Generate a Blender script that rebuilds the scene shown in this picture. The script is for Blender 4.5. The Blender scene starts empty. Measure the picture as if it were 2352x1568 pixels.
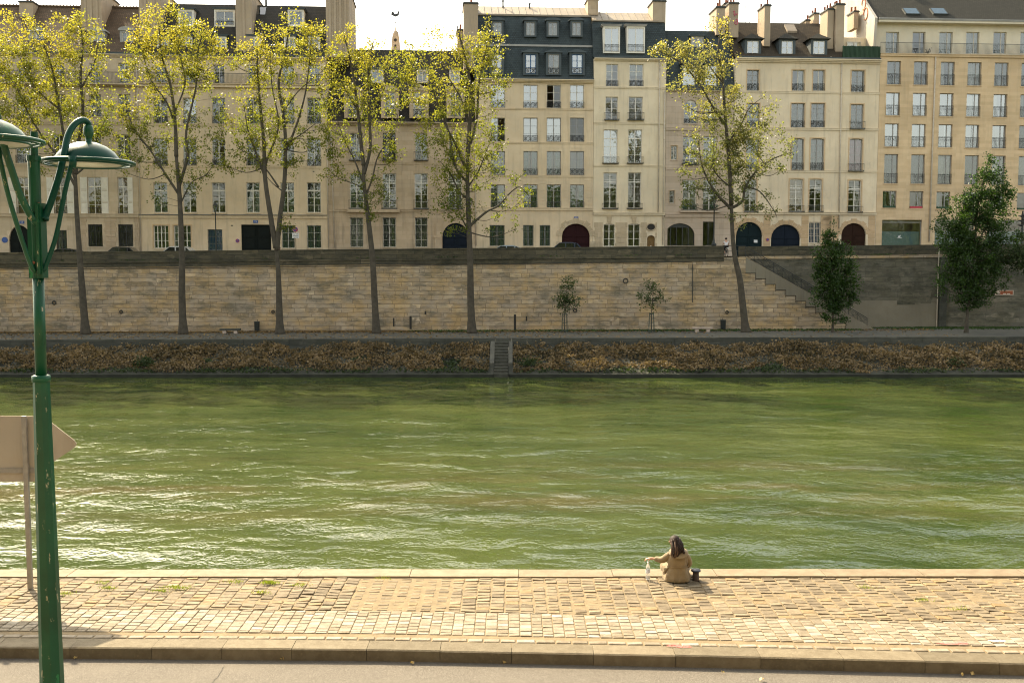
import bpy, bmesh, math, random
from mathutils import Vector, Matrix, noise
random.seed(7)
PI = math.pi
SC = bpy.context.scene
COL = SC.collection

# ------------------------------------------------------------ camera
PITCH = math.radians(4.3); CAMZ = 6.4; FPX = 2287.0
cam = bpy.data.cameras.new("Camera"); camo = bpy.data.objects.new("Camera", cam); COL.objects.link(camo)
camo.location = (0, 0, CAMZ); camo.rotation_euler = (math.radians(90) - PITCH, 0, 0)
cam.sensor_width = 36; cam.lens = FPX / 2352 * 36; cam.clip_end = 3000; cam.clip_start = 0.1
SC.camera = camo
# ------------------------------------------------------------ sky, sun, exposure
SUNV = Vector((-0.63, 0.89, 1.0)).normalized()
w = bpy.data.worlds.new("World"); SC.world = w; w.use_nodes = True
nt = w.node_tree; bg = nt.nodes['Background']
sky = nt.nodes.new('ShaderNodeTexSky'); sky.sky_type = 'NISHITA'; sky.sun_disc = False
sky.sun_elevation = math.asin(SUNV.z); sky.sun_rotation = math.atan2(SUNV.x, SUNV.y)
sky.dust_density = 3.0; sky.air_density = 1.0; sky.ozone_density = 0.7
hs = nt.nodes.new('ShaderNodeHueSaturation'); hs.inputs['Saturation'].default_value = 0.5; hs.inputs['Value'].default_value = 1.25
nt.links.new(sky.outputs[0], hs.inputs['Color']); nt.links.new(hs.outputs[0], bg.inputs[0])
bg.inputs[1].default_value = 0.15
sl = bpy.data.lights.new("Sun", 'SUN'); slo = bpy.data.objects.new("Sun", sl); COL.objects.link(slo)
sl.energy = 4.6; sl.angle = math.radians(0.55); sl.color = (1.0, 0.88, 0.72)
slo.rotation_euler = SUNV.to_track_quat('Z', 'Y').to_euler(); slo.location = (-60, 80, 100)
SC.view_settings.view_transform = 'Standard'; SC.view_settings.look = 'None'
SC.view_settings.exposure = 1.36; SC.view_settings.gamma = 1.0
SC.view_settings.use_white_balance = True; SC.view_settings.white_balance_temperature = 7750; SC.view_settings.white_balance_tint = 5
SC.cycles.use_denoising = True; SC.cycles.filter_width = 1.15
SC.cycles.max_bounces = 6; SC.cycles.diffuse_bounces = 3; SC.cycles.glossy_bounces = 3
SC.cycles.transmission_bounces = 4; SC.cycles.transparent_max_bounces = 8
SC.cycles.sample_clamp_indirect = 6

# ------------------------------------------------------------ helpers
def ray(u, v):
    xc = (u - 1176) / FPX; yc = -(v - 784) / FPX
    return Vector((xc, math.cos(PITCH) + yc * math.sin(PITCH), -math.sin(PITCH) + yc * math.cos(PITCH)))
CAM = Vector((0, 0, CAMZ))
def at_y(u, v, Y):
    r = ray(u, v); return CAM + r * (Y / r.y)
def at_z(u, v, Z):
    r = ray(u, v); return CAM + r * ((Z - CAMZ) / r.z)
def street_z(x): return 7.2 + 0.0093 * x
YW = 95.5                       # front of the high quay wall
def tag(o, label=None, cat=None, group=None, kind=None):
    if label: o['label'] = label
    if cat: o['category'] = cat
    if group: o['group'] = group
    if kind: o['kind'] = kind
    return o
def empty(name, loc=(0, 0, 0), rz=0, label=None, cat=None, group=None):
    o = bpy.data.objects.new(name, None); COL.objects.link(o); o.empty_display_size = 0.3
    o.location = loc; o.rotation_euler = (0, 0, rz)
    return tag(o, label, cat, group)
def children(o): return list(o.children)
def copy_tree(o, parent=None):
    c = o.copy(); COL.objects.link(c)
    if parent: c.parent = parent
    for ch in children(o): copy_tree(ch, c)
    return c
class MB:
    def __init__(s): s.v = []; s.f = []; s.m = []; s.mi = 0
    def face(s, pts):
        n = len(s.v); s.v.extend([tuple(p) for p in pts]); s.f.append(tuple(range(n, n + len(pts)))); s.m.append(s.mi)
    def box(s, x0, x1, y0, y1, z0, z1):
        n = len(s.v)
        s.v.extend([(x0,y0,z0),(x1,y0,z0),(x1,y1,z0),(x0,y1,z0),(x0,y0,z1),(x1,y0,z1),(x1,y1,z1),(x0,y1,z1)])
        for f in ((0,3,2,1),(4,5,6,7),(0,1,5,4),(1,2,6,5),(2,3,7,6),(3,0,4,7)):
            s.f.append(tuple(n + i for i in f)); s.m.append(s.mi)
        return s
    def hexa(s, b, t):          # bottom 4 pts, top 4 pts (counter clockwise from above)
        n = len(s.v); s.v.extend([tuple(p) for p in b] + [tuple(p) for p in t])
        for f in ((0,3,2,1),(4,5,6,7),(0,1,5,4),(1,2,6,5),(2,3,7,6),(3,0,4,7)):
            s.f.append(tuple(n + i for i in f)); s.m.append(s.mi)
    def tube(s, pts, rad, n=8, cap=True, phase=0.0):
        pts = [Vector(p) for p in pts]
        if not isinstance(rad, (list, tuple)): rad = [rad] * len(pts)
        rings = []; up = None
        for i, p in enumerate(pts):
            a = pts[max(i-1, 0)]; b = pts[min(i+1, len(pts)-1)]
            t = (b - a)
            if t.length < 1e-9: t = Vector((0,0,1))
            t.normalize()
            if up is None:
                up = Vector((1,0,0)) if abs(t.x) < 0.8 else Vector((0,1,0))
            x = up - t * up.dot(t)
            if x.length < 1e-6: x = t.orthogonal()
            x.normalize(); up = x; y = t.cross(x)
            base = len(s.v)
            for k in range(n):
                an = 2*PI*k/n + phase
                s.v.append(tuple(p + x*math.cos(an)*rad[i] + y*math.sin(an)*rad[i]))
            rings.append(base)
        for i in range(len(rings)-1):
            a, b = rings[i], rings[i+1]
            for k in range(n):
                s.f.append((a+k, a+(k+1)%n, b+(k+1)%n, b+k)); s.m.append(s.mi)
        if cap:
            s.f.append(tuple(rings[0]+k for k in reversed(range(n)))); s.m.append(s.mi)
            s.f.append(tuple(rings[-1]+k for k in range(n))); s.m.append(s.mi)
        return s
    def lathe(s, prof, c=(0,0,0), n=24, cap=True, axis='z'):
        base = len(s.v)
        for r, z in prof:
            for k in range(n):
                a = 2*PI*k/n
                if axis == 'z': s.v.append((c[0]+r*math.cos(a), c[1]+r*math.sin(a), c[2]+z))
                elif axis == 'y': s.v.append((c[0]+r*math.cos(a), c[1]+z, c[2]+r*math.sin(a)))
                else: s.v.append((c[0]+z, c[1]+r*math.cos(a), c[2]+r*math.sin(a)))
        for i in range(len(prof)-1):
            for k in range(n):
                a = base+i*n; b = a+n
                s.f.append((a+k, a+(k+1)%n, b+(k+1)%n, b+k)); s.m.append(s.mi)
        if cap:
            s.f.append(tuple(base+k for k in reversed(range(n)))); s.m.append(s.mi)
            s.f.append(tuple(base+(len(prof)-1)*n+k for k in range(n))); s.m.append(s.mi)
        return s
    def prism(s, poly, y0, y1):  # poly in (x,z), extruded along y
        n = len(poly)
        s.face([(x, y0, z) for x, z in poly]); s.face([(x, y1, z) for x, z in reversed(poly)])
        for i in range(n):
            (xa, za), (xb, zb) = poly[i], poly[(i+1) % n]
            s.face([(xa,y0,za),(xa,y1,za),(xb,y1,zb),(xb,y0,zb)])
        return s
    def build(s, name, mats, parent=None, smooth=False, loc=None, relief=None):
        me = bpy.data.meshes.new(name); me.from_pydata(s.v, [], s.f)
        if not isinstance(mats, (list, tuple)): mats = [mats]
        for m in mats: me.materials.append(m)
        if len(mats) > 1: me.polygons.foreach_set('material_index', s.m)
        if smooth: me.polygons.foreach_set('use_smooth', [True]*len(me.polygons))
        me.update()
        bm = bmesh.new(); bm.from_mesh(me)
        if len(bm.faces) < 60000: bmesh.ops.recalc_face_normals(bm, faces=bm.faces)
        bm.to_mesh(me); bm.free()
        o = bpy.data.objects.new(name, me); COL.objects.link(o)
        if parent: o.parent = parent
        if loc: o.location = loc
        return o

# ------------------------------------------------------------ materials
def lin(c): return tuple((x/255.0/12.92 if x/255.0 <= 0.04045 else ((x/255.0+0.055)/1.055)**2.4) for x in c)
def new_mat(name):
    m = bpy.data.materials.new(name); m.use_nodes = True
    return m, m.node_tree, m.node_tree.nodes['Principled BSDF']
def N(nt, t, **k):
    n = nt.nodes.new(t)
    for a, b in k.items():
        if a in n.inputs: n.inputs[a].default_value = b
        else: setattr(n, a, b)
    return n
def mixc(nt, a, b, fac, mode='MIX'):
    n = nt.nodes.new('ShaderNodeMix'); n.data_type = 'RGBA'; n.blend_type = mode
    for s, i in ((a, 6), (b, 7), (fac, 0)):
        if isinstance(s, (int, float)): n.inputs[i].default_value = s if i == 0 else (s, s, s, 1)
        elif isinstance(s, tuple): n.inputs[i].default_value = s if len(s) == 4 else (*s, 1)
        else: nt.links.new(s, n.inputs[i])
    return n.outputs[2]
def ramp(nt, src, stops):
    r = nt.nodes.new('ShaderNodeValToRGB'); e = r.color_ramp.elements
    while len(e) < len(stops): e.new(0.5)
    for i, (p, c) in enumerate(stops):
        e[i].position = p; e[i].color = (c, c, c, 1) if isinstance(c, (int, float)) else (*c, 1)
    nt.links.new(src, r.inputs[0]); return r.outputs[0]
def texco(nt, scale=(1,1,1), kind='Object', rot=(0,0,0)):
    t = nt.nodes.new('ShaderNodeTexCoord'); m = nt.nodes.new('ShaderNodeMapping')
    m.inputs['Scale'].default_value = scale; m.inputs['Rotation'].default_value = rot
    nt.links.new(t.outputs[kind], m.inputs[0]); return m.outputs[0]
def noi(nt, vec, scale, detail=4, rough=0.6):
    n = N(nt, 'ShaderNodeTexNoise'); n.inputs['Scale'].default_value = scale; n.inputs['Detail'].default_value = detail
    n.inputs['Roughness'].default_value = rough; nt.links.new(vec, n.inputs['Vector']); return n.outputs['Fac']
def bump(nt, b, h, strength, dist=0.05):
    n = N(nt, 'ShaderNodeBump'); n.inputs['Strength'].default_value = strength; n.inputs['Distance'].default_value = dist
    nt.links.new(h, n.inputs['Height']); nt.links.new(n.outputs[0], b.inputs['Normal']); return n
def simple(name, col, rough=0.6, var=0.12, scale=3.0, metal=0.0, spec=0.5, bmp=0.0, coat=0.0):
    m, nt, b = new_mat(name)
    v = texco(nt)
    f = noi(nt, v, scale)
    c = mixc(nt, tuple(x*(1-var) for x in col), tuple(min(1, x*(1+var)) for x in col), ramp(nt, f, [(0.3, 0.0), (0.7, 1.0)]))
    nt.links.new(c, b.inputs['Base Color']); b.inputs['Roughness'].default_value = rough
    b.inputs['Metallic'].default_value = metal; b.inputs['Specular IOR Level'].default_value = spec
    b.inputs['Coat Weight'].default_value = coat
    if bmp: bump(nt, b, noi(nt, v, scale*8), bmp, 0.01)
    return m
def plaster(name, col, stain=(0.16, 0.14, 0.11), sa=0.35, joints=None, jd=0.75, zs=None):
    """rendered or ashlar facade: broad tone drift, vertical run-off streaks, soot blotches; joints=(block w, course h)"""
    m, nt, b = new_mat(name)
    v = texco(nt); vs = texco(nt, (1.3, 1.3, 0.12))
    broad = ramp(nt, noi(nt, v, 0.22, 5), [(0.32, 0.0), (0.68, 1.0)])
    c = mixc(nt, tuple(x*0.80 for x in col), tuple(min(1, x*1.08) for x in col), broad)
    c = mixc(nt, c, tuple(x*0.93*k for x, k in zip(col, (1.0, 0.96, 0.9))), ramp(nt, noi(nt, v, 1.4, 6), [(0.45, 0.0), (0.72, 0.8)]))
    st = ramp(nt, noi(nt, vs, 1.6, 5, 0.65), [(0.52, 0.0), (0.82, sa)])
    c = mixc(nt, c, stain, st)
    soot = ramp(nt, noi(nt, v, 0.55, 8, 0.72), [(0.60, 0.0), (0.85, sa*1.1)])
    c = mixc(nt, c, stain, soot)
    h = noi(nt, v, 14, 5)
    if joints:
        sep = nt.nodes.new('ShaderNodeSeparateXYZ'); nt.links.new(v, sep.inputs[0])
        cmb = nt.nodes.new('ShaderNodeCombineXYZ'); nt.links.new(sep.outputs[0], cmb.inputs[0]); nt.links.new(sep.outputs[2], cmb.inputs[1])
        br = N(nt, 'ShaderNodeTexBrick'); nt.links.new(cmb.outputs[0], br.inputs['Vector'])
        br.inputs['Scale'].default_value = 1.0; br.inputs['Brick Width'].default_value = joints[0]; br.inputs['Row Height'].default_value = joints[1]
        br.inputs['Mortar Size'].default_value = 0.018; br.inputs['Mortar Smooth'].default_value = 0.4
        br.inputs['Color1'].default_value = (1,1,1,1); br.inputs['Color2'].default_value = (0.84,0.83,0.8,1); br.inputs['Mortar'].default_value = (jd,jd,jd,1)
        c = mixc(nt, c, br.outputs['Color'], 0.9, 'MULTIPLY')
    nt.links.new(c, b.inputs['Base Color']); b.inputs['Roughness'].default_value = 0.92; b.inputs['Specular IOR Level'].default_value = 0.2
    bump(nt, b, h, 0.25, 0.012)
    return m
def brickwall(name, cols, w, h, mortar, big=0.9, bstr=0.6, dark=0.5, seed=0.0):
    """weathered quay masonry: irregular courses, ochre / grey / black stones"""
    m, nt, b = new_mat(name)
    v = texco(nt)
    sep = nt.nodes.new('ShaderNodeSeparateXYZ'); nt.links.new(v, sep.inputs[0])
    cmb = nt.nodes.new('ShaderNodeCombineXYZ'); nt.links.new(sep.outputs[0], cmb.inputs[0]); nt.links.new(sep.outputs[2], cmb.inputs[1])
    cmb.inputs[2].default_value = seed
    wob = N(nt, 'ShaderNodeTexNoise'); wob.inputs['Scale'].default_value = 0.45; wob.inputs['Detail'].default_value = 3
    nt.links.new(cmb.outputs[0], wob.inputs['Vector'])
    vm = nt.nodes.new('ShaderNodeVectorMath'); vm.operation = 'MULTIPLY_ADD'
    nt.links.new(wob.outputs['Color'], vm.inputs[0]); vm.inputs[1].default_value = (0.5, 0.22, 0); nt.links.new(cmb.outputs[0], vm.inputs[2])
    outs = []
    for (bw, bh, off) in ((w, h, 0.5), (w*1.63, h, 0.37)):
        br = N(nt, 'ShaderNodeTexBrick'); nt.links.new(vm.outputs[0], br.inputs['Vector'])
        br.offset = off; br.squash = 1.35; br.squash_frequency = 3
        br.inputs['Scale'].default_value = 1.0; br.inputs['Brick Width'].default_value = bw; br.inputs['Row Height'].default_value = bh
        br.inputs['Mortar Size'].default_value = 0.028; br.inputs['Mortar Smooth'].default_value = 0.4; br.inputs['Bias'].default_value = 0.0
        br.inputs['Color1'].default_value = (0,0,0,1); br.inputs['Color2'].default_value = (1,1,1,1); br.inputs['Mortar'].default_value = (0.3,0.3,0.3,1)
        outs.append(br)
    sel = ramp(nt, noi(nt, cmb.outputs[0], 0.6, 2), [(0.49, 0.0), (0.51, 1.0)])
    tone = mixc(nt, outs[0].outputs['Color'], outs[1].outputs['Color'], sel)
    mort = mixc(nt, outs[0].outputs['Fac'], outs[1].outputs['Fac'], sel)
    c = ramp(nt, tone, [(0.0, cols[0]), (0.3, cols[1]), (0.55, cols[2]), (0.8, cols[3]), (1.0, cols[4])])
    pat = ramp(nt, noi(nt, v, 0.5, 6, 0.7), [(0.42, 0.0), (0.62, 1.0)])
    c = mixc(nt, c, cols[5], mixc(nt, 0.0, 0.75, pat))
    n2 = ramp(nt, noi(nt, texco(nt, (0.35, 1, 1.4)), 1.6, 7, 0.72), [(0.50, 0.0), (0.66, dark)])
    c = mixc(nt, c, cols[6], n2)
    n3 = ramp(nt, noi(nt, texco(nt, (0.5, 1, 1.1)), 2.9, 7, 0.75), [(0.58, 0.0), (0.70, 0.55)])
    c = mixc(nt, c, cols[7], n3)
    n4 = ramp(nt, noi(nt, texco(nt, (0.16, 1, 0.5)), 1.3, 9, 0.74), [(0.50, 0.0), (0.62, dark*0.85)])
    c = mixc(nt, c, cols[6], n4)
    n5 = ramp(nt, noi(nt, texco(nt, (0.22, 1, 0.6), rot=(0, 0.5, 0)), 1.0, 7, 0.7), [(0.52, 0.0), (0.64, 0.7)])
    c = mixc(nt, c, cols[3], n5)
    c = mixc(nt, c, mortar, mixc(nt, 0.0, 0.6, mort))
    nt.links.new(c, b.inputs['Base Color']); b.inputs['Roughness'].default_value = 0.95; b.inputs['Specular IOR Level'].default_value = 0.2
    hh = mixc(nt, noi(nt, v, 7, 6, 0.7), (0, 0, 0), mort)
    bump(nt, b, hh, bstr, 0.06)
    return m
def leafmat(name, stops, tr=0.55, rough=0.5, nscale=0.5, nw=0.5, tcol=1.6, zg=None):
    m, nt, b = new_mat(name)
    g = nt.nodes.new('ShaderNodeNewGeometry')
    f = noi(nt, texco(nt, kind='Object'), nscale, 2)
    mx = nt.nodes.new('ShaderNodeMix'); mx.data_type = 'FLOAT'; mx.inputs[0].default_value = nw
    nt.links.new(g.outputs['Random Per Island'], mx.inputs[2])
    fr = ramp(nt, f, [(0.3, 0.0), (0.7, 1.0)]); nt.links.new(fr, mx.inputs[3])
    src = mx.outputs[0]
    if zg:      # leaves yellower and lighter towards the top of the tree
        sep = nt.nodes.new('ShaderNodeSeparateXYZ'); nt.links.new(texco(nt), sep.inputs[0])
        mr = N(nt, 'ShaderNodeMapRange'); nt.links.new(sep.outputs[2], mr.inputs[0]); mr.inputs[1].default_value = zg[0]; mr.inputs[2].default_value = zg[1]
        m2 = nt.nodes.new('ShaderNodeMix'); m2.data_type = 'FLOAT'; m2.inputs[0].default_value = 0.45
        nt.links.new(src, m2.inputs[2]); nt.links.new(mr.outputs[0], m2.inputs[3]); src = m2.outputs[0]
    c = ramp(nt, src, stops)
    nt.links.new(c, b.inputs['Base Color']); b.inputs['Roughness'].default_value = rough; b.inputs['Specular IOR Level'].default_value = 0.5
    t = nt.nodes.new('ShaderNodeBsdfTranslucent')
    tc = mixc(nt, c, (tcol, tcol, tcol*0.6), 1.0, 'MULTIPLY'); nt.links.new(tc, t.inputs[0])
    ms = nt.nodes.new('ShaderNodeMixShader'); ms.inputs[0].default_value = tr
    nt.links.new(b.outputs[0], ms.inputs[1]); nt.links.new(t.outputs[0], ms.inputs[2])
    nt.links.new(ms.outputs[0], nt.nodes['Material Output'].inputs[0])
    return m
def glassmat(name, refl=0.3, tint=(0.75, 0.8, 0.78), wav=0.35, rough=0.01):
    m, nt, b = new_mat(name)
    nt.nodes.remove(b)
    tr = nt.nodes.new('ShaderNodeBsdfTransparent'); tr.inputs[0].default_value = (*tint, 1)
    gl = nt.nodes.new('ShaderNodeBsdfGlossy'); gl.inputs['Roughness'].default_value = rough; gl.inputs[0].default_value = (0.95, 0.97, 1, 1)
    bp = N(nt, 'ShaderNodeBump'); bp.inputs['Strength'].default_value = wav; bp.inputs['Distance'].default_value = 0.02
    nt.links.new(noi(nt, texco(nt), 1.7, 2), bp.inputs['Height']); nt.links.new(bp.outputs[0], gl.inputs['Normal'])
    ms = nt.nodes.new('ShaderNodeMixShader'); ms.inputs[0].default_value = refl
    nt.links.new(tr.outputs[0], ms.inputs[1]); nt.links.new(gl.outputs[0], ms.inputs[2]); nt.links.new(ms.outputs[0], nt.nodes['Material Output'].inputs[0])
    return m
M = {}
M['white'] = simple('white_paint', (0.72, 0.68, 0.60), 0.5, 0.08)
M['cream'] = simple('cream_paint', (0.56, 0.52, 0.44), 0.5, 0.08)
M['greyfr'] = simple('grey_paint', (0.30, 0.29, 0.27), 0.5, 0.08)
M['brownfr'] = simple('brown_paint', (0.10, 0.07, 0.045), 0.5)
M['iron'] = simple('black_iron', (0.018, 0.022, 0.022), 0.45, 0.2)
M['grille'] = simple('dark_green_iron', (0.02, 0.05, 0.04), 0.5, 0.2)
M['glassA'] = glassmat('window_glass', 0.12)
M['glassB'] = glassmat('bright_window_glass', 0.25, wav=0.2)
M['glassD'] = glassmat('dim_window_glass', 0.08, (0.5, 0.55, 0.5))
M['curtain'] = simple('pale_curtain', (0.24, 0.23, 0.20), 0.9, 0.22, 5)
M['net'] = simple('net_curtain', (0.085, 0.085, 0.072), 0.9, 0.3, 5)
M['pink'] = simple('pink_curtain', (0.26, 0.11, 0.12), 0.9, 0.15, 5)
M['warm'] = simple('ochre_curtain', (0.20, 0.12, 0.045), 0.9, 0.3, 3)
M['greenc'] = simple('green_curtain', (0.07, 0.10, 0.06), 0.9, 0.2, 4)
M['blueb'] = simple('blue_blind', (0.03, 0.10, 0.22), 0.8)
M['inside'] = simple('room_dark', (0.03, 0.027, 0.022), 0.9)
M['slate'] = None
M['zinc'] = simple('zinc', (0.30, 0.29, 0.27), 0.55, 0.15, 1.2, spec=0.5)
M['zincd'] = simple('dark_zinc', (0.055, 0.072, 0.08), 0.7, 0.2, 1.0)
M['zincw'] = simple('weathered_zinc', (0.2652,0.2184,0.1638), 0.6, 0.18, 0.8)
M['pot'] = simple('terracotta', (0.33, 0.12, 0.07), 0.8, 0.25, 6)
M['render'] = plaster('chimney_render', (0.4230,0.3375,0.2475), sa=0.45)
M['renderw'] = plaster('white_gable_render', (0.52, 0.47, 0.40), sa=0.3)
M['pinkpaint'] = simple('pink_spray_paint', (0.55, 0.12, 0.18), 0.7)
M['redpaint'] = simple('orange_spray_paint', (0.60, 0.20, 0.10), 0.7)
M['pipe'] = simple('pale_pipe', (0.50, 0.43, 0.34), 0.6, 0.15)
M['piped'] = simple('dark_pipe', (0.035, 0.042, 0.04), 0.7, 0.15)
def tiles(name, cols, w=0.28, h=0.22, ax=(0, 1), bs=0.5, mort=(0.02,0.018,0.015)):
    m, nt, b = new_mat(name)
    v = texco(nt)
    sep = nt.nodes.new('ShaderNodeSeparateXYZ'); nt.links.new(v, sep.inputs[0])
    cmb = nt.nodes.new('ShaderNodeCombineXYZ'); nt.links.new(sep.outputs[0], cmb.inputs[0]); nt.links.new(sep.outputs[ax[1]+0], cmb.inputs[1])
    br = N(nt, 'ShaderNodeTexBrick'); nt.links.new(cmb.outputs[0], br.inputs['Vector'])
    br.inputs['Scale'].default_value = 1.0; br.inputs['Brick Width'].default_value = w; br.inputs['Row Height'].default_value = h
    br.inputs['Mortar Size'].default_value = 0.02; br.inputs['Mortar Smooth'].default_value = 0.6
    br.inputs['Color1'].default_value = (*cols[0], 1); br.inputs['Color2'].default_value = (*cols[1], 1); br.inputs['Mortar'].default_value = (*mort, 1)
    c = mixc(nt, br.outputs['Color'], cols[2], ramp(nt, noi(nt, v, 0.6, 7, 0.7), [(0.42, 0.0), (0.7, 0.75)]))
    c = mixc(nt, c, cols[3], ramp(nt, noi(nt, v, 3.1, 5, 0.7), [(0.55, 0.0), (0.72, 0.6)]))
    nt.links.new(c, b.inputs['Base Color']); b.inputs['Roughness'].default_value = 0.85; b.inputs['Specular IOR Level'].default_value = 0.2
    bump(nt, b, br.outputs['Fac'], -bs, 0.03)
    return m
M['slate'] = tiles('blue_slate', ((0.036, 0.050, 0.056), (0.054, 0.072, 0.078), (0.062, 0.080, 0.084), (0.022, 0.030, 0.032)), 0.25, 0.2, (0, 2), 0.3)
M['slateb'] = tiles('dark_slate', ((0.035, 0.035, 0.032), (0.055, 0.05, 0.045), (0.05, 0.045, 0.035), (0.02, 0.02, 0.018)), 0.25, 0.2, (0, 2), 0.3)
M['tile'] = tiles('brown_roof_tile', ((0.0897,0.0585,0.0351), (0.1287,0.0819,0.0507), (0.0780,0.0562,0.0374), (0.0429,0.0328,0.0234)), 0.22, 0.2, (0, 2), 0.6)
M['tileb'] = tiles('grey_brown_roof_tile', ((0.0507,0.0390,0.0265), (0.0741,0.0562,0.0374), (0.0468,0.0374,0.0265), (0.0250,0.0218,0.0156)), 0.22, 0.2, (0, 2), 0.6)
M['tileg'] = tiles('dark_grey_roof_tile', ((0.0328,0.0328,0.0265), (0.0468,0.0452,0.0359), (0.0312,0.0304,0.0250), (0.0172,0.0187,0.0156)), 0.22, 0.2, (0, 2), 0.5)

# ------------------------------------------------------------ buildings
FA = math.radians(4.0)
FD = Vector((math.cos(FA), math.sin(FA), 0)); FN = Vector((-math.sin(FA), math.cos(FA), 0)); FP = Vector((0, 107, 0))
ZX = [0, 0, 352.8, 735.0, 1087.8, 1470.0, 1881.6]
def zz(k, x, y): return (ZX[k] + x * 0.3749, y * 0.3749)

class Bld:
    def __init__(s, name, label, u0, u1, wallmat):
        r = ray(u0, 450); t = (FP - CAM).dot(FN) / r.dot(FN); p = CAM + r * t
        s.z0 = street_z(p.x); s.rp = Vector((p.x, p.y, s.z0))
        s.root = empty(name, s.rp, FA, label, 'building')
        s.w = s.L(u1, 450)[0]; s.ops = []; s.mat = wallmat; s.bands = MB(); s.trims = MB(); s.name = name
        s.corn = MB(); s.nw = 0; s.reliefs = []; s.wallobj = None
    def L(s, u, v, d=0.0):
        r = ray(u, v); t = (FP + FN * d - CAM).dot(FN) / r.dot(FN); p = CAM + r * t
        return ((p - s.rp).dot(FD), p.z - s.z0)
    def Z(s, k, x, y, d=0.0):
        return s.L(*zz(k, x, y), d)
    def rect(s, k, x0, y0, x1, y1, d=0.0):
        ym = (y0 + y1) / 2; xm = (x0 + x1) / 2
        return s.Z(k, x0, ym, d)[0], s.Z(k, x1, ym, d)[0], s.Z(k, xm, y1, d)[1], s.Z(k, xm, y0, d)[1]
    def band(s, k, y0, y1, out=0.08, xm=None, x0=None, x1=None, xs=0.0):
        xm = xm if xm is not None else 500
        za = s.Z(k, xm, y1)[1]; zb = s.Z(k, xm, y0)[1]
        s.bands.box(xs if x0 is None else x0, s.w - xs if x1 is None else x1, -out, 0.02, za, zb)
        s.bands.box((xs if x0 is None else x0), (s.w - xs if x1 is None else x1), -out*1.5, 0.02, zb + 0.002, zb + 0.06)
    def wall(s, ztop, zbot=-0.6, depth=11.0, reveal=0.28, d=0.0, name='wall', x0=0.0, x1=None, ops=None, mat=None):
        x1 = s.w if x1 is None else x1
        ops = s.ops if ops is None else ops
        ops = [o for o in ops]
        xs = sorted({round(x, 4) for o in ops for x in o[:2] if x0 < x < x1} | {x0, x1})
        zs = sorted({round(z, 4) for o in ops for z in o[2:4] if zbot < z < ztop} | {zbot, ztop})
        b = MB(); E = 1e-3
        for i in range(len(xs)-1):
            run = None
            for j in range(len(zs)-1):
                cx = (xs[i]+xs[i+1])/2; cz = (zs[j]+zs[j+1])/2
                inside = any(o[0]-E < cx < o[1]+E and o[2]-E < cz < o[3]+E for o in ops)
                if not inside:
                    b.face([(xs[i], d, zs[j]), (xs[i+1], d, zs[j]), (xs[i+1], d, zs[j+1]), (xs[i], d, zs[j+1])])
        for o in ops:
            a0, a1, c0, c1, arch = o
            R = d + reveal
            zsp = c1 - arch
            b.face([(a0,d,c0),(a0,R,c0),(a0,R,zsp),(a0,d,zsp)]); b.face([(a1,d,c0),(a1,d,zsp),(a1,R,zsp),(a1,R,c0)])
            b.face([(a0,d,c0),(a1,d,c0),(a1,R,c0),(a0,R,c0)])
            if arch <= 0.01:
                b.face([(a0,d,c1),(a0,R,c1),(a1,R,c1),(a1,d,c1)])
            else:
                n = 16; cx = (a0+a1)/2; rx = (a1-a0)/2; pts = [(cx - rx*math.cos(PI*i/n), zsp + arch*math.sin(PI*i/n)) for i in range(n+1)]
                for i in range(n):
                    (xa, za), (xb, zb) = pts[i], pts[i+1]
                    b.face([(xa,d,za),(xb,d,zb),(xb,d,c1+0.001),(xa,d,c1+0.001)])
                    b.face([(xa,d,za),(xa,R,za),(xb,R,zb),(xb,d,zb)])
        b.box(x0, x0+0.3, d+0.001, depth, zbot, ztop); b.box(x1-0.3, x1, d+0.001, depth, zbot, ztop)
        b.box(x0+0.3, x1-0.3, depth-0.3, depth, zbot, ztop)
        b.box(x0+0.3, x1-0.3, d+0.002, depth-0.3, ztop-0.25, ztop-0.002)
        o = b.build(name, mat or s.mat, s.root)
        if s.wallobj is None: s.wallobj = o
        return o
    def relief(s, mb, mat): s.reliefs.append((mb, mat))
    def win(s, k, x0, y0, x1, y1, fr='cream', rows=3, cur=None, rail=None, arch=0.0, shut=None, gl='glassA', d=0.0, mull=1, trim=0.0, sill=True, rh=0.3, name='window', tr_h=None, hole=True, dep=0.2, open_=0):
        a0, a1, c0, c1 = s.rect(k, x0, y0, x1, y1, d)
        if a1 - a0 < 0.2: return
        if hole: s.ops.append((a0, a1, c0, c1, arch))
        s.nw += 1
        W = a1-a0; H = c1-c0; ft = 0.07; y = d + dep
        f = MB()
        f.box(a0, a0+ft, y, y+0.06, c0, c1); f.box(a1-ft, a1, y, y+0.06, c0, c1)
        f.box(a0+ft, a1-ft, y, y+0.06, c0, c0+ft); f.box(a0+ft, a1-ft, y, y+0.06, c1-ft-(arch*0.3 if arch else 0), c1 - 0.002)
        xm = [a0+W*(i+1)/(mull+1) for i in range(mull)] if mull < 10 else [a0+W*0.64]
        for x in xm: f.box(x-0.045, x+0.045, y-0.012, y+0.05, c0+ft, c1-ft)
        for i in range(1, rows):
            z = c0 + H*i/rows
            f.box(a0+ft, a1-ft, y+0.006, y+0.045, z-0.018, z+0.018)
        if tr_h: f.box(a0+ft, a1-ft, y-0.02, y+0.055, c0+H*tr_h-0.05, c0+H*tr_h+0.05)
        wo = f.build(name, M[{'white':'white','cream':'cream','grey':'greyfr','brown':'brownfr','iron':'iron','blue':'blueb'}[fr]], s.root)
        p = MB(); n = 3
        jy = random.uniform(-0.012, 0.012)
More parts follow.
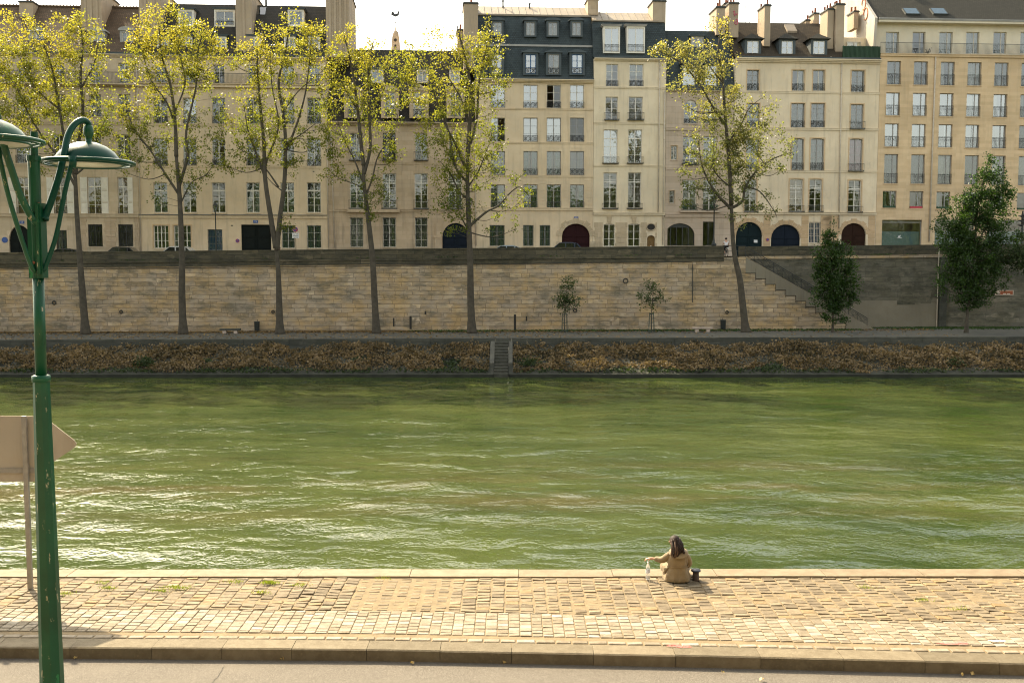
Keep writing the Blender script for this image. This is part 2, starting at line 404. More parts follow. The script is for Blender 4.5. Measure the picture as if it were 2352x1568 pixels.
        for i in range(2 if mull else 1):
            xa = a0+ft*0.6+(W-ft*1.2)*i/(2 if mull else 1); xb = a0+ft*0.6+(W-ft*1.2)*(i+1)/(2 if mull else 1)
            j1 = random.uniform(-0.02, 0.02); j2 = random.uniform(-0.02, 0.02)
            if open_ and i == open_-1: continue
            p.face([(xa, y+0.03+j1, c0+0.03), (xb, y+0.03-j1, c0+0.03), (xb, y+0.03-j1+j2*0.5, c1-0.03), (xa, y+0.03+j1+j2*0.5, c1-0.03)])
        if p.f: p.build('pane', M[gl], wo)
        if cur:
            c = MB(); mt = {'c':'curtain','n':'net','p':'pink','w':'warm','h':'curtain','g':'greenc','b':'net','u':'blueb','l':'curtain','r':'curtain'}[cur[0]]
            yc = y + 0.16; part = cur[0]
            spans = [(a0, a1)]
            if part in 'hg' : spans = [(a0, a0+W*0.36), (a1-W*0.36, a1)]
            if part == 'l': spans = [(a0, a0+W*0.5)]
            if part == 'r': spans = [(a0+W*0.5, a1)]
            zb_ = c0 if len(cur) < 2 else c0 + H*float('0.'+cur[1:])
            for xa, xb in spans:
                m_ = max(4, int((xb-xa)/0.06)); q = [(xa+(xb-xa)*i/m_, yc+(0.025*math.sin(i*2.1+xa) if part != 'b' else 0)) for i in range(m_+1)]
                for i in range(m_):
                    c.face([(q[i][0],q[i][1],zb_),(q[i+1][0],q[i+1][1],zb_),(q[i+1][0],q[i+1][1],c1),(q[i][0],q[i][1],c1)])
            c.build('curtain', M[mt], wo)
        if sill:
            t = MB(); t.box(a0-0.08, a1+0.08, d-0.07, d+0.02, c0-0.09, c0-0.002); t.build('sill', s.mat, wo)
        if rail: s.railing(wo, rail, a0, a1, c0, H*rh, d)
        if shut:
            for side in shut:
                sm = MB(); sw = W*0.5
                xa, xb = (a0-sw-0.03, a0-0.03) if side == 'l' else (a1+0.03, a1+sw+0.03)
                yf = d-0.05
                for (p0, p1) in ((0, 0.31), (0.33, 0.64), (0.66, 1.0)):
                    z0 = c0+H*p0; z1 = c0+H*p1
                    sm.box(xa+0.07, xb-0.07, yf+0.012, yf+0.03, z0+0.05, z1-0.05)
                    nz = int((z1-z0-0.1)/0.09)
                    for q in range(nz): sm.box(xa+0.08, xb-0.08, yf+0.002, yf+0.011, z0+0.06+q*0.09, z0+0.10+q*0.09)
                sm.box(xa, xa+0.07, yf-0.006, yf+0.04, c0, c1); sm.box(xb-0.07, xb, yf-0.006, yf+0.04, c0, c1)
                for fz in (0.0, 0.32, 0.65, 0.985): sm.box(xa+0.07, xb-0.07, yf-0.005, yf+0.038, c0+H*fz-(0.0 if fz == 0 else 0.04), c0+H*fz+(0.04 if fz < 0.98 else 0.015))
                sm.build('shutter', M['white'], wo)
        if trim:
            t = MB(); q = trim; z1 = c1+q if not arch else c1 + q*0.8
            t.box(a0-q, a0, d-0.035, d+0.01, c0-0.05, z1); t.box(a1, a1+q, d-0.035, d+0.01, c0-0.05, z1); t.box(a0, a1, d-0.035, d+0.01, c1+0.001, z1); t.build('window_surround', M['surr'], wo)
        return wo
    def railing(s, wo, kind, a0, a1, z, h, d=0.0, nm='railing'):
        r = MB(); yy = d - 0.05; th = 0.016
        if kind == 'B': yy = d - 0.3; a0 -= 0.12; a1 += 0.12
        if kind in 'vVB' or kind == 'o':
            r.box(a0, a1, yy-0.02, yy+0.02, z+h-0.035, z+h); r.box(a0, a1, yy-0.012, yy+0.012, z+0.05, z+0.075)
        if kind in 'vVB':
            n = max(3, int((a1-a0)/0.125))
            for i in range(n+1):
                x = a0+(a1-a0)*i/n; r.box(x-th/2, x+th/2, yy-th/2, yy+th/2, z+0.0, z+h)
            if kind == 'V': r.box(a0, a1, yy-0.01, yy+0.01, z+h*0.72, z+h*0.72+0.02)
            if kind == 'B':
                for x in (a0, a1): r.box(x-0.014, x+0.014, yy, d, z+h-0.03, z+h); r.box(x-0.014, x+0.014, yy, d, z+0.02, z+0.05)
                r.box(a0, a1, yy-0.04, d+0.0, z-0.08, z-0.003)
        if kind == 'o':
            n = max(2, int((a1-a0)/0.42)); wq = (a1-a0)/n
            for i in range(n):
                xa = a0+wq*i; xb = xa+wq; zc0 = z+0.07; zc1 = z+h-0.03; cx = (xa+xb)/2; cz = (zc0+zc1)/2
                for (p, q) in (((xa,zc0),(xb,zc1)), ((xa,zc1),(xb,zc0))): r.tube([(p[0],yy,p[1]),(q[0],yy,q[1])], 0.015, 4)
                rr = min(wq, zc1-zc0)*0.30
                r.tube([(cx+rr*math.cos(t*PI/5), yy, cz+rr*math.sin(t*PI/5)) for t in range(11)], 0.014, 4, False)
                for f_ in (0.0, 0.5): r.box(xa+wq*f_-0.01, xa+wq*f_+0.01, yy-0.01, yy+0.01, z, z+h)
            r.box(a1-0.01, a1+0.01, yy-0.01, yy+0.01, z, z+h)
        r.build(nm, M['iron'], wo)
    def grille(s, wo, a0, a1, c0, c1, d=0.0, mat='grille'):
        g = MB(); n = max(4, int((a1-a0)/0.15))
        for i in range(n+1):
            x = a0+(a1-a0)*i/n; g.box(x-0.014, x+0.014, d+0.04, d+0.068, c0, c1)
        for q in (0.12, 0.42, 0.72, 0.95):
            z = c0+(c1-c0)*q; g.box(a0, a1, d+0.03, d+0.078, z-0.016, z+0.016)
        g.build('grille', M[mat], wo)
    def bwin(s, k, x0, y0, x1, y1, fr='grey', rows=3, cur='n', mat='grille', gl='glassA'):
        wo = s.win(k, x0, y0, x1, y1, fr=fr, rows=rows, cur=cur, gl=gl, sill=True)
        a0, a1, c0, c1 = s.rect(k, x0, y0, x1, y1); s.grille(wo, a0, a1, c0, c1, 0.0, mat)
        return wo
    def gate(s, k, x0, y0, x1, y1, arch, mat, label=None, panels=2):
        a0, a1, c0, c1 = s.rect(k, x0, y0, x1, y1); c0 = -0.02
        s.ops.append((a0, a1, c0, c1, arch)); W = a1-a0; y = 0.24
        g = MB(); zsp = c1-arch; n = 16; cx = (a0+a1)/2; rx = W/2
        if arch > 0.01: top = [(cx + rx*math.cos(PI*i/n), zsp + arch*math.sin(PI*i/n)) for i in range(n+1)]
        else: top = [(a1, c1), (a0, c1)]
        g.prism([(a0, c0), (a1, c0)] + top, y, y+0.06)
        for i in (0, 1):
            xa = a0 + W*0.5*i; xb = xa + W*0.5
            zt = zsp - 0.1 if arch > 0.01 else c1 - 0.15
            hh = (zt - c0 - 0.2)
            for (p0, p1) in ((0.02, 0.3), (0.35, 0.64), (0.69, 1.0)):
                g.box(xa+0.16, xb-0.16, y-0.045, y-0.002, c0+0.15+hh*p0, c0+0.15+hh*p1)
                g.box(xa+0.24, xb-0.24, y-0.065, y-0.046, c0+0.23+hh*p0, c0+0.07+hh*p1)
        g.box(cx-0.04, cx+0.04, y-0.05, y-0.002, c0+0.05, c1-0.12)
        g.box(a0, a1, y-0.07, y-0.003, zsp-0.06, zsp+0.08) if arch > 0.01 else None
        o = g.build('door', M[mat], s.root)
        h = MB(); h.lathe([(0.035, 0), (0.05, -0.04), (0.02, -0.07)], (cx+0.18, y-0.046, c0+1.15), 8, True, 'y'); h.build('door_handle', M['iron'], o)
        if label: o['label'] = label
        return o
    def dormer(s, k, x0, y0, x1, y1, d, back=1.6, style='ped', mat='zincd', fr='cream', cur='n', rail=None, roofmat='zincd', rows=3, sw=0.22, th=0.45, gl='glassA', mull=1, open_=0):
        """box dormer standing on a roof slope; (x0..x1,y0..y1) is its window opening, d its face depth"""
        a0, a1, c0, c1 = s.rect(k, x0, y0, x1, y1, d)
        b = MB(); A0, A1 = a0-sw, a1+sw; C0 = c0-0.15; C1 = c1+0.18
        b.box(A0, a0-0.001, d, d+back, C0, C1); b.box(a1+0.001, A1, d, d+back, C0, C1)
        b.box(a0, a1, d, d+0.16, C0, c0-0.001); b.box(a0, a1, d, d+back, c1+0.001, C1)
        b.box(a0, a1, d+0.45, d+0.5, c0, c1)
        o = b.build('dormer', M[mat], s.root)
        r = MB(); cx = (A0+A1)/2; O = 0.14
        if style == 'ped':
            r.prism([(A0-O, C1), (A1+O, C1), (A1+O, C1+0.1), (cx, C1+0.1+th), (A0-O, C1+0.1)], d-0.14, d+back)
        elif style == 'arc':
            pts = [(cx+(A1+O-cx)*math.cos(PI*i/10), C1+0.08+th*math.sin(PI*i/10)) for i in range(11)]
            r.prism([(A0-O, C1), (A1+O, C1)] + pts, d-0.12, d+back)
        elif style == 'flat':
            r.box(A0-O, A1+O, d-0.14, d+back, C1, C1+0.12); r.box(A0-O-0.06, A1+O+0.06, d-0.2, d+back, C1+0.121, C1+0.17)
        elif style == 'hip':
            z = C1; O = 0.3; ya = d-0.35; yb = d+back+1.2; ap = z+th
            r.face([(A0-O,ya,z),(A1+O,ya,z),(cx,ya+0.9,ap)]); r.face([(A1+O,ya,z),(A1+O,yb,z),(cx,yb,ap),(cx,ya+0.9,ap)])
            r.face([(A0-O,ya,z),(cx,ya+0.9,ap),(cx,yb,ap),(A0-O,yb,z)]); r.face([(A0-O,ya,z),(A0-O,yb,z),(A1+O,yb,z),(A1+O,ya,z)])
        r.build('dormer_roof', M[roofmat], o)
        wo = s.win(k, x0, y0, x1, y1, fr=fr, rows=rows, cur=cur, rail=rail, d=d, hole=False, sill=False, dep=0.06, gl=gl, mull=mull, open_=open_)
        wo.parent = o
        return o
    def chimney(s, k, x0, y0, x1, y1, d, L=2.2, pots=3, mat='render', cap=True, zt=None, ribs=0, potk='pot', slope=False, name='chimney'):
        a0, a1, c0, c1 = s.rect(k, x0, y0, x1, y1, d)
        if zt: c1 += zt
        b = MB()
        if slope:       # stack whose top runs downhill towards the river side
            b.box(a0, a1, d, d+L, c0, c1)
        else:
            b.box(a0, a1, d, d+L, c0, c1)
        for i in range(ribs):
            x = a0+(a1-a0)*(i+0.75)/(ribs+0.5); b.box(x-0.12, x+0.12, d-0.10, d-0.001, c0, c1-0.05)
        o = b.build(name, M[mat], s.root)
        if cap:
            c = MB(); c.box(a0-0.1, a1+0.1, d-0.1, d+L+0.1, c1+0.001, c1+0.12); c.box(a0-0.04, a1+0.04, d-0.04, d+L+0.04, c1+0.121, c1+0.19); c.build('chimney_cap', M['piped'] if potk == 'pot' else M['render'], o)
            rnd = random.Random(int(a0*100))
            for i in range(pots):
                y = d+0.3+(L-0.6)*(i/(max(1, pots-1))); x = (a0+a1)/2+rnd.uniform(-0.08, 0.08); hh = rnd.uniform(0.45, 0.8)
                q = MB(); q.lathe([(0.15, 0), (0.13, 0.1), (0.105, hh*0.9), (0.13, hh*0.92), (0.13, hh)], (x, y, c1+0.19), 10); po = q.build('chimney_pot', M['pot'], o, True)
        return o
    def downpipe(s, k, pts, r=0.06, mat='pipe'):
        p = [s.Z(k, x, y) for x, y in pts]
        b = MB(); b.tube([(x, -0.1, z) for x, z in p], r, 8)
        for i in range(8):
            t = (i+0.5)/8; x = p[0][0]+(p[-1][0]-p[0][0])*t; z = p[0][1]+(p[-1][1]-p[0][1])*t
            b.tube([(x, -0.1, z-0.03), (x, -0.1, z+0.03)], r+0.018, 8)
        b.build('downpipe', M[mat], s.root, True)
    def slope_roof(s, prof, mat, name='roof', x0=-0.05, x1=None, back=True):
        """prof: list of (depth,z) from eaves up; closed behind"""
        x1 = s.w+0.05 if x1 is None else x1
        b = MB()
        for i in range(len(prof)-1):
            (d0, z0), (d1, z1) = prof[i], prof[i+1]
            b.face([(x0,d0,z0),(x1,d0,z0),(x1,d1,z1),(x0,d1,z1)])
        dl, zl = prof[-1]; d0, z0 = prof[0]
        b.face([(x0, dl, zl), (x1, dl, zl), (x1, dl+6, z0), (x0, dl+6, z0)])
        poly = [(d, z) for d, z in prof] + [(dl+6, z0)]
        b.face([(x0, d, z) for d, z in poly]); b.face([(x1, d, z) for d, z in reversed(poly)])
        b.face([(x0, d0, z0), (x1, d0, z0), (x1, dl+6, z0), (x0, dl+6, z0)])
        return b.build(name, M[mat], s.root)
    def solve(s, k, x, y, d0, z0, tan):
        d = d0
        for _ in range(40):
            z = s.Z(k, x, y, d)[1]; d = d0 + (z - z0)/tan
        return d, s.Z(k, x, y, d)[1]
    def gutter(s, z, mat='zincd', x0=None, x1=None, d=-0.12):
        g = MB(); x0 = 0 if x0 is None else x0; x1 = s.w if x1 is None else x1
        g.box(x0, x1, d-0.12, d+0.3, z, z+0.16); g.box(x0, x1, d-0.16, d-0.121, z+0.1, z+0.2)
        g.build('gutter', M[mat], s.root)
    def finish(s, trimmat=None):
        if s.bands.f: s.relief(s.bands, s.mat)
        me = s.wallobj.data
        for mb, mt in s.reliefs:      # dressed stones and string courses are part of the wall
            if mt.name not in [m.name for m in me.materials]: me.materials.append(mt)
            k = [m.name for m in me.materials].index(mt.name)
            bm = bmesh.new(); bm.from_mesh(me); vs = [bm.verts.new(v) for v in mb.v]
            for f in mb.f:
                try: bm.faces.new([vs[i] for i in f]).material_index = k
                except ValueError: pass
            bm.to_mesh(me); bm.free()
        if s.corn.f: s.corn.build('cornice', s.mat, s.root)
    def cornice(s, z0, z1, out=0.35, x0=None, x1=None):
        x0 = 0 if x0 is None else x0; x1 = s.w if x1 is None else x1; h = z1-z0
        s.corn.box(x0, x1, -out*0.35, 0.01, z0, z0+h*0.35); s.corn.box(x0, x1, -out*0.7, 0.01, z0+h*0.35+0.002, z0+h*0.7); s.corn.box(x0, x1, -out, 0.01, z0+h*0.7+0.002, z1)

M['surr'] = plaster('warm_surround', (0.62, 0.45, 0.28), sa=0.2)
M['facA'] = plaster('grey_cream_stone', (0.62, 0.505, 0.37), sa=0.55, joints=(1.1, 0.5), jd=0.9)
M['facB'] = plaster('pale_ochre_render', (0.70, 0.56, 0.39), sa=0.4)
M['facH'] = plaster('sooty_limestone', (0.57, 0.445, 0.32), sa=0.8, joints=(1.2, 0.45), jd=0.8)
M['facC'] = plaster('cream_render', (0.70, 0.565, 0.395), sa=0.42)
M['facC2'] = plaster('cream_ground_render', (0.60, 0.43, 0.275), sa=0.35)
M['facD'] = plaster('light_cream_render', (0.75, 0.64, 0.47), sa=0.34)
M['facD2'] = plaster('cream_ashlar_base', (0.58, 0.47, 0.33), sa=0.45, joints=(1.0, 0.55), jd=0.72)
M['facE'] = plaster('mauve_beige_banded_render', (0.55, 0.445, 0.35), sa=0.4, joints=(6.0, 0.62), jd=0.66)
M['facF'] = plaster('cream_plaster', (0.73, 0.615, 0.45), sa=0.45)
M['facF2'] = plaster('buff_banded_ground_stone', (0.59, 0.425, 0.265), sa=0.3, joints=(5.0, 0.5), jd=0.72)
M['facG'] = plaster('golden_stone_cladding', (0.70, 0.525, 0.335), sa=0.28, joints=(2.2, 0.35), jd=0.93)
M['facG2'] = plaster('white_attic_render', (0.70, 0.63, 0.50), sa=0.12)
M['gate_dark'] = simple('near_black_door', (0.0084, 0.0120, 0.0108), 0.75, spec=0.15)
M['gate_blue'] = simple('navy_door', (0.008, 0.014, 0.024), 0.75, spec=0.15)
M['gate_teal'] = simple('dark_teal_door', (0.0072, 0.0180, 0.0210), 0.75, spec=0.15)
M['gate_red'] = simple('oxblood_door', (0.0270, 0.0072, 0.0084), 0.75, spec=0.15)
M['gate_brown'] = simple('brown_door', (0.0300, 0.0132, 0.0078), 0.75, spec=0.15)
M['blueplate'] = simple('blue_enamel', (0.03, 0.09, 0.30), 0.4)
M['whitesign'] = simple('white_sign', (0.7, 0.7, 0.68), 0.5, 0.03)
M['redsign'] = simple('red_sign', (0.45, 0.03, 0.05), 0.5, 0.05)
M['hedge'] = leafmat('hedge_leaf', [(0.0, (0.012, 0.05, 0.022)), (1.0, (0.03, 0.09, 0.04))], 0.3)

def text(name, body, size, loc, parent, mat, rot=(PI/2, 0, 0), ext=0.004):
    c = bpy.data.curves.new(name, 'FONT'); c.body = body; c.size = size; c.extrude = ext; c.align_x = 'CENTER'; c.align_y = 'CENTER'
    o = bpy.data.objects.new(name, c); COL.objects.link(o); c.materials.append(mat)
    bpy.context.view_layer.update()
    me = bpy.data.meshes.new_from_object(o); bpy.data.objects.remove(o); o = bpy.data.objects.new(name, me); COL.objects.link(o)
    o.location = loc; o.rotation_euler = rot
    if parent: o.parent = parent
    return o
def numplate(B, k, x, y, txt):
    a, z = B.Z(k, x, y); b = MB(); b.box(a-0.24, a+0.24, -0.05, -0.01, z-0.15, z+0.15); o = b.build('number_plate', M['blueplate'], B.root)
    text('plate_number', txt, 0.26, (a, -0.056, z), o, M['whitesign'])

# --- A: stone town house with white shutters (left edge)
A = Bld('stone_town_house', 'grey-cream stone house with white panelled shutters and brown tiled roof at the left edge', -230, 318, M['facA'])
for x0, x1 in ((-330,-260), (-120,-50), (100,190), (330,410), (537,620), (722,768)):
    sh = 'lr' if x0 in (-330,-120,330,537) else ('l' if x0 == 100 else 'r')
    A.win(1, x0, 1085, x1 + (14 if x0 == 722 else 0), 1310, fr='white', rows=4, cur='w', rail='v', shut=sh, rh=0.17, tr_h=0.74)
for x0, x1 in ((-330,-240), (-120,-35), (95,190), (322,402), (540,620), (716,800)):
    A.win(1, x0, 825, x1, 1000, fr='white', rows=3, rail='o', rh=0.28, gl='glassA', cur=random.choice([None, 'h', 'n']))
    A.win(1, x0+8, 578, x1+0, 715, fr='cream', rows=3, rail='v', rh=0.28, cur=random.choice(['n', 'h']))
    A.win(1, x0+10, 387, x1-8, 510, fr='white', rows=3, cur=random.choice(['n', None, 'c']))
A.bwin(1, 345, 1410, 410, 1540, fr='brown', cur='n')
A.bwin(1, 540, 1375, 628, 1510, fr='iron', cur=None, gl='glassD', mat='iron'); A.bwin(1, 725, 1375, 815, 1510, fr='iron', cur=None, gl='glassD', mat='iron')
A.bwin(1, -300, 1375, -210, 1510, fr='iron', cur=None, gl='glassD', mat='iron')
A.gate(1, 55, 1380, 190, 1550, 1.55, 'gate_dark', 'round-arched near-black carriage door')
zt = A.Z(1, 400, 330)[1]
A.wall(zt)
A.band(1, 1312, 1330, 0.16); A.band(1, 1010, 1020, 0.06); A.band(1, 752, 764, 0.06); A.band(1, 520, 530, 0.25)
A.cornice(zt-0.28, zt, 0.35); A.gutter(zt+0.002)
qu = MB()      # rusticated blocks round the ground floor
for q in range(7):
    z = A.Z(1, 400, 1540)[1] + 0.02 + q*0.5
    if z > A.Z(1, 400, 1335)[1]-0.4: break
    for (x0, x1) in ((640, 715), (822, 852), (486, 532)):
        aa = A.Z(1, x0, 1450)[0]; bb = A.Z(1, x1, 1450)[0]; e = 0.12*(q % 2)
        qu.box(aa+e, bb-e, -0.05, 0.003, z, z+0.44)
A.relief(qu, M['facH'])
rl = MB(); z = A.Z(1, 600, 515)[1]; h = A.Z(1, 600, 447)[1]-z
rl.box(0, A.w, -0.62, 0.0, z-0.14, z-0.003); ra = MB()
ra.box(0, A.w, -0.6, -0.56, z+h-0.05, z+h); ra.box(0, A.w, -0.59, -0.57, z+0.06, z+0.09)
i = 0.05
while i < A.w: ra.box(i-0.01, i+0.01, -0.59, -0.57, z, z+h); i += 0.13
bo = rl.build('balcony', M['facA'], A.root); ra.build('railing', M['iron'], bo)
de, ze = -0.2, zt+0.16
dr, zr = A.solve(1, 400, 45, de, ze, 0.95)
A.slope_roof([(de, ze), (dr, zr)], 'tile')
rc = MB(); rc.tube([(-0.1, dr, zr+0.05), (A.w+0.1, dr, zr+0.05)], 0.14, 8)
for i in range(int(A.w/0.35)): rc.tube([(i*0.35, dr, zr+0.02), (i*0.35, dr, zr+0.26)], [0.09, 0.05], 5)
rc.build('ridge_tiles', M['tile'], A.root)
A.dormer(1, 562, 205, 630, 288, 1.2, back=2.2, style='arc', mat='zinc', fr='cream', roofmat='zinc', rows=3, th=0.35)
A.dormer(1, 748, 200, 806, 285, 1.2, back=2.2, style='arc', mat='zinc', fr='cream', roofmat='zinc', rows=3, th=0.35)
A.dormer(1, 190, 205, 255, 288, 1.2, back=2.2, style='arc', mat='zinc', fr='cream', roofmat='zinc', rows=3, th=0.35)
A.chimney(1, 118, 16, 203, 110, 4.6, 1.6, 2, mat='render')
A.chimney(1, 495, -60, 622, 190, 2.6, 6.0, 4, zt=0, ribs=3)
A.chimney(1, 852, -70, 985, 322, 0.9, 7.0, 4, ribs=2)
A.downpipe(1, ((866, 1548), (838, 335))); A.finish(); numplate(A, 1, 135, 1362, '17')
b = MB(); a_, z_ = A.Z(1, 30, 1470); b.lathe([(0.3, 0), (0.3, -0.04)], (a_, 0, z_), 20, True, 'y')
A1s = b.build('no_parking_disc', M['blueplate'], A.root)

# --- B: pale ochre building with black gate
B = Bld('ochre_render_house', 'long pale ochre house with square black gateway behind the second and third trees', 318.6, 752, M['facB'])
cols = [(0, 85), (180, 262), (358, 440), (568, 650), (778, 862), (940, 1025)]
for i, (x0, x1) in enumerate(cols):
    if x0 < 0: x0 = -60
    B.win(2, x0, 1118, x1, 1303, fr='white', rows=4, cur=['g', None, None, 'g', 'g', 'n'][i], tr_h=0.72, gl='glassA')
    B.win(2, x0, 848, x1, 1020, fr='white', rows=4, rail='o', rh=0.24, cur=['c', 'n', None, 'b', None, 'h'][i])
    B.win(2, x0, 600, x1, 760, fr='cream', rows=3, rail='o', rh=0.27, cur=['n', 'b', 'n', 'h', 'n', 'n'][i], gl='glassB' if i == 1 else 'glassA')
    B.win(2, x0+10, 398, x1-6, 515, fr='cream', rows=3, cur=['n', 'h', None, 'n', 'c', 'n'][i], sill=False)
for x0, x1 in ((0, 92), (124, 229)):
    B.win(2, x0, 1380, x1, 1522, fr='white', rows=3, mull=3, cur='g', trim=0.12)
B.bwin(2, 332, 1405, 422, 1535, fr='grey', cur='u'); B.bwin(2, 785, 1380, 865, 1520, fr='white', cur='g'); B.bwin(2, 940, 1380, 1027, 1520, fr='white', cur='g')
B.gate(2, 537, 1376, 720, 1535, 0, 'gate_dark', 'square near-black gate')
zt = B.Z(2, 550, 352)[1]; B.wall(zt)
B.band(2, 1322, 1337, 0.14, 550); B.band(2, 1018, 1028, 0.05, 550); B.band(2, 764, 774, 0.05, 550); B.band(2, 521, 540, 0.3, 550)
ld = MB(); za = B.Z(2, 550, 1320)[1]; ld.box(0, B.w, -0.24, 0.0, za, za+0.07); ld.build('ledge_flashing', M['zincd'], B.root)
B.cornice(zt-0.3, zt, 0.4); B.gutter(zt+0.002)
z = B.Z(2, 550, 520)[1]; h = B.Z(2, 550, 455)[1]-z; ra = MB()
ra.box(0, B.w, -0.45, -0.41, z+h-0.05, z+h); ra.box(0, B.w, -0.44, -0.42, z+0.06, z+0.09); i = 0.05
while i < B.w: ra.box(i-0.01, i+0.01, -0.44, -0.42, z, z+h); i += 0.13
ra.build('balcony_railing', M['iron'], B.root)
d1, z1 = B.solve(2, 550, 190, 0.0, zt+0.16, 2.2); d2, z2 = B.solve(2, 550, 32, d1, z1, 1.35)
B.slope_roof([(0.0, zt+0.16), (d1, z1), (d2, z2)], 'slateb')
for x0, x1 in ((22, 92), (165, 235), (385, 445), (580, 655), (800, 868), (948, 1018)):
    B.dormer(2, x0+6, 235, x1-6, 310, 0.35, back=1.8, style='flat', mat='white', fr='white', cur=random.choice(['u', 'n', 'c']), rows=2, sw=0.12)
for x0, x1 in ((160, 238), (380, 490), (830, 912)):
    B.dormer(2, x0, 70, x1, 155, d1+0.35, back=2.2, style='flat', mat='white', fr='white', cur='n', rows=2, sw=0.14, rail='v' if x0 == 380 else None)
sk = MB(); a0, a1, c0, c1 = B.rect(2, 612, 45, 688, 85, 3.2); sk.hexa([(a0,2.7,c0-0.2),(a1,2.7,c0-0.2),(a1,3.1,c0-0.5),(a0,3.1,c0-0.5)], [(a0+0.1,3.7,c1+0.3),(a1+0.0,3.7,c1+0.3),(a1+0.0,4.1,c1),(a0+0.1,4.1,c1)]); sk.build('roof_window', M['glassB'], B.root)
B.chimney(2, 503, -60, 602, 330, 0.25, 7.0, 4, ribs=1); B.chimney(2, 1056, -70, 1200, 352, 0.5, 8.0, 5, ribs=4)
tw = MB(); a_, z_ = B.Z(2, 689, 22, 5); tw.tube([(a_, 5, z_-1.5), (a_, 5, z_+0.4)], 0.12, 8); tw.build('flue', M['piped'], B.root)
B.downpipe(2, ((1072, 1510), (1058, 560)), mat='pipe'); numplate(B, 2, 625, 1358, '15')
vt = MB()
for (x, y) in ((980, 803), (980, 1051), (395, 1042), (480, 1382)): a_, z_ = B.Z(2, x, y); vt.box(a_-0.09, a_+0.09, -0.015, 0.01, z_-0.05, z_+0.05)
B.relief(vt, M['iron']); B.finish()

# --- H: sooty limestone hotel with pedimented dormers
H = Bld('limestone_mansion', 'low sooty limestone mansion with pedimented stone dormers behind the fourth tree', 752.6, 1092, M['facH'])
for i, (x0, x1) in enumerate(((185, 263), (385, 463), (582, 657), (790, 866))):
    H.win(3, x0, 815, x1, 982, fr='cream' if i != 1 else 'iron', rows=4, rail='B', rh=0.30, cur=[None, None, 'h', 'n'][i], gl=['glassA', 'glassD', 'glassA', 'glassA'][i])
    H.win(3, x0-2, 1062, x1+3, 1278, fr='white', rows=5, rail='B', rh=0.24, cur=['g', 'l', None, 'h'][i], tr_h=0.72)
    if i < 3: H.bwin(3, x0, 1332, x1+2, 1514, fr='white', rows=4, cur=['c', 'g', 'n'][i], mat='iron')
H.gate(3, 750, 1366, 912, 1517, 1.5, 'gate_blue', 'dark navy arched gateway door')
zt = H.Z(3, 500, 770)[1]; H.wall(zt)
H.band(3, 1286, 1298, 0.10); H.band(3, 1000, 1010, 0.05); H.cornice(zt-0.02, zt+0.32, 0.5)
pl = MB()
for x0, x1 in ((705, 745),):
    a0, a1, c0, c1 = H.rect(3, x0, 1452, x1, 1520); pl.box(a0, a1, -0.16, 0.0, -0.3, c1-0.1); pl.box(a0-0.08, a1+0.08, -0.22, 0.0, c1-0.099, c1+0.1)
    pl.box(a0+0.05, a1-0.05, -0.13, 0.0, c1+0.101, c1+1.5)
pl.build('gate_pilaster', M['facH'], H.root)
slab = MB(); a0, a1, c0, c1 = H.rect(3, 168, 1283, 490, 1302); slab.box(a0, a1, -0.5, 0, c0, c1)
slab.build('balcony_slab', M['facH'], H.root)
d1, z1 = H.solve(3, 500, 308, 0.35, zt+0.33, 1.5)
H.slope_roof([(0.0, zt+0.325), (0.35, zt+0.33), (d1, z1)], 'slateb')
for i, (x0, x1) in enumerate(((172, 232), (398, 458), (572, 640), (800, 862))):
    H.dormer(3, x0, 568, x1, 715, 0.05, back=2.0, style='ped', mat='facH', roofmat='facH', fr='cream', cur=['h', 'n', None, 'h'][i], rows=3, sw=0.42, th=0.6, rail='o')
for x0, x1 in ((318, 380), (600, 655), (800, 850)):
    H.dormer(3, x0, 437, x1, 500, 1.6, back=1.6, style='flat', mat='cream', roofmat='zincd', fr='cream', cur='u' if x0 == 318 else 'n', rows=3, sw=0.12)
H.downpipe(3, ((90, 1515), (66, 780))); H.finish()
H.chimney(3, 882, 25, 968, 420, 1.0, 4.0, 4, ribs=0); H.chimney(3, 842, 190, 880, 330, 3.5, 2.5, 2)

# --- C: cream building with two-storey slate mansard
C = Bld('slate_mansard_house', 'cream house with tall two-tier blue slate mansard and oxblood arched door in mid picture', 1092.6, 1362, M['facC'])
cc = [(105, 192), (305, 392), (448, 535), (591, 677)]
curC = [['n', 'b', None, 'b'], [None, None, 'b', None], [None, 'g', 'g', None], ['n', 'g', 'g', 'g']]
for r, (y0, y1) in enumerate(((520, 663), (722, 869), (926, 1073), (1131, 1273))):
    for i, (x0, x1) in enumerate(cc):
        op = 1 if (r, i) in ((0, 2),) else (2 if (r, i) in ((1, 0),) else 0)
        C.win(4, x0, y0, x1, y1, fr='grey' if r else 'cream', rows=3 if r < 3 else 4, rail='o' if r != 3 else 'v', rh=0.26, cur=curC[r][i] if not (r, i) in ((0, 2), (1, 3)) else None,
              gl='glassD' if (r, i) in ((0, 2), (1, 3)) else ('glassB' if r < 2 else 'glassA'), sill=False, open_=op)
for x0, x1 in ((98, 190), (303, 367), (405, 470)): C.bwin(4, x0, 1379, x1, 1507, fr='grey', cur='g')
C.gate(4, 541, 1370, 712, 1510, 1.35, 'gate_red', 'oxblood arched carriage door')
zt = C.Z(4, 400, 490)[1]; C.wall(zt)
for y in (668, 875, 1079): C.band(4, y, y+7, 0.07)
C.band(4, 1276, 1290, 0.12)
pn = MB()
for y in (688, 896):
    for x0, x1 in ((105, 192), (305, 392), (448, 535), (591, 677)):
        a0, a1, c0, c1 = C.rect(4, x0, y, x1, y+12); pn.box(a0, a1, -0.03, 0.0, c0, c1)
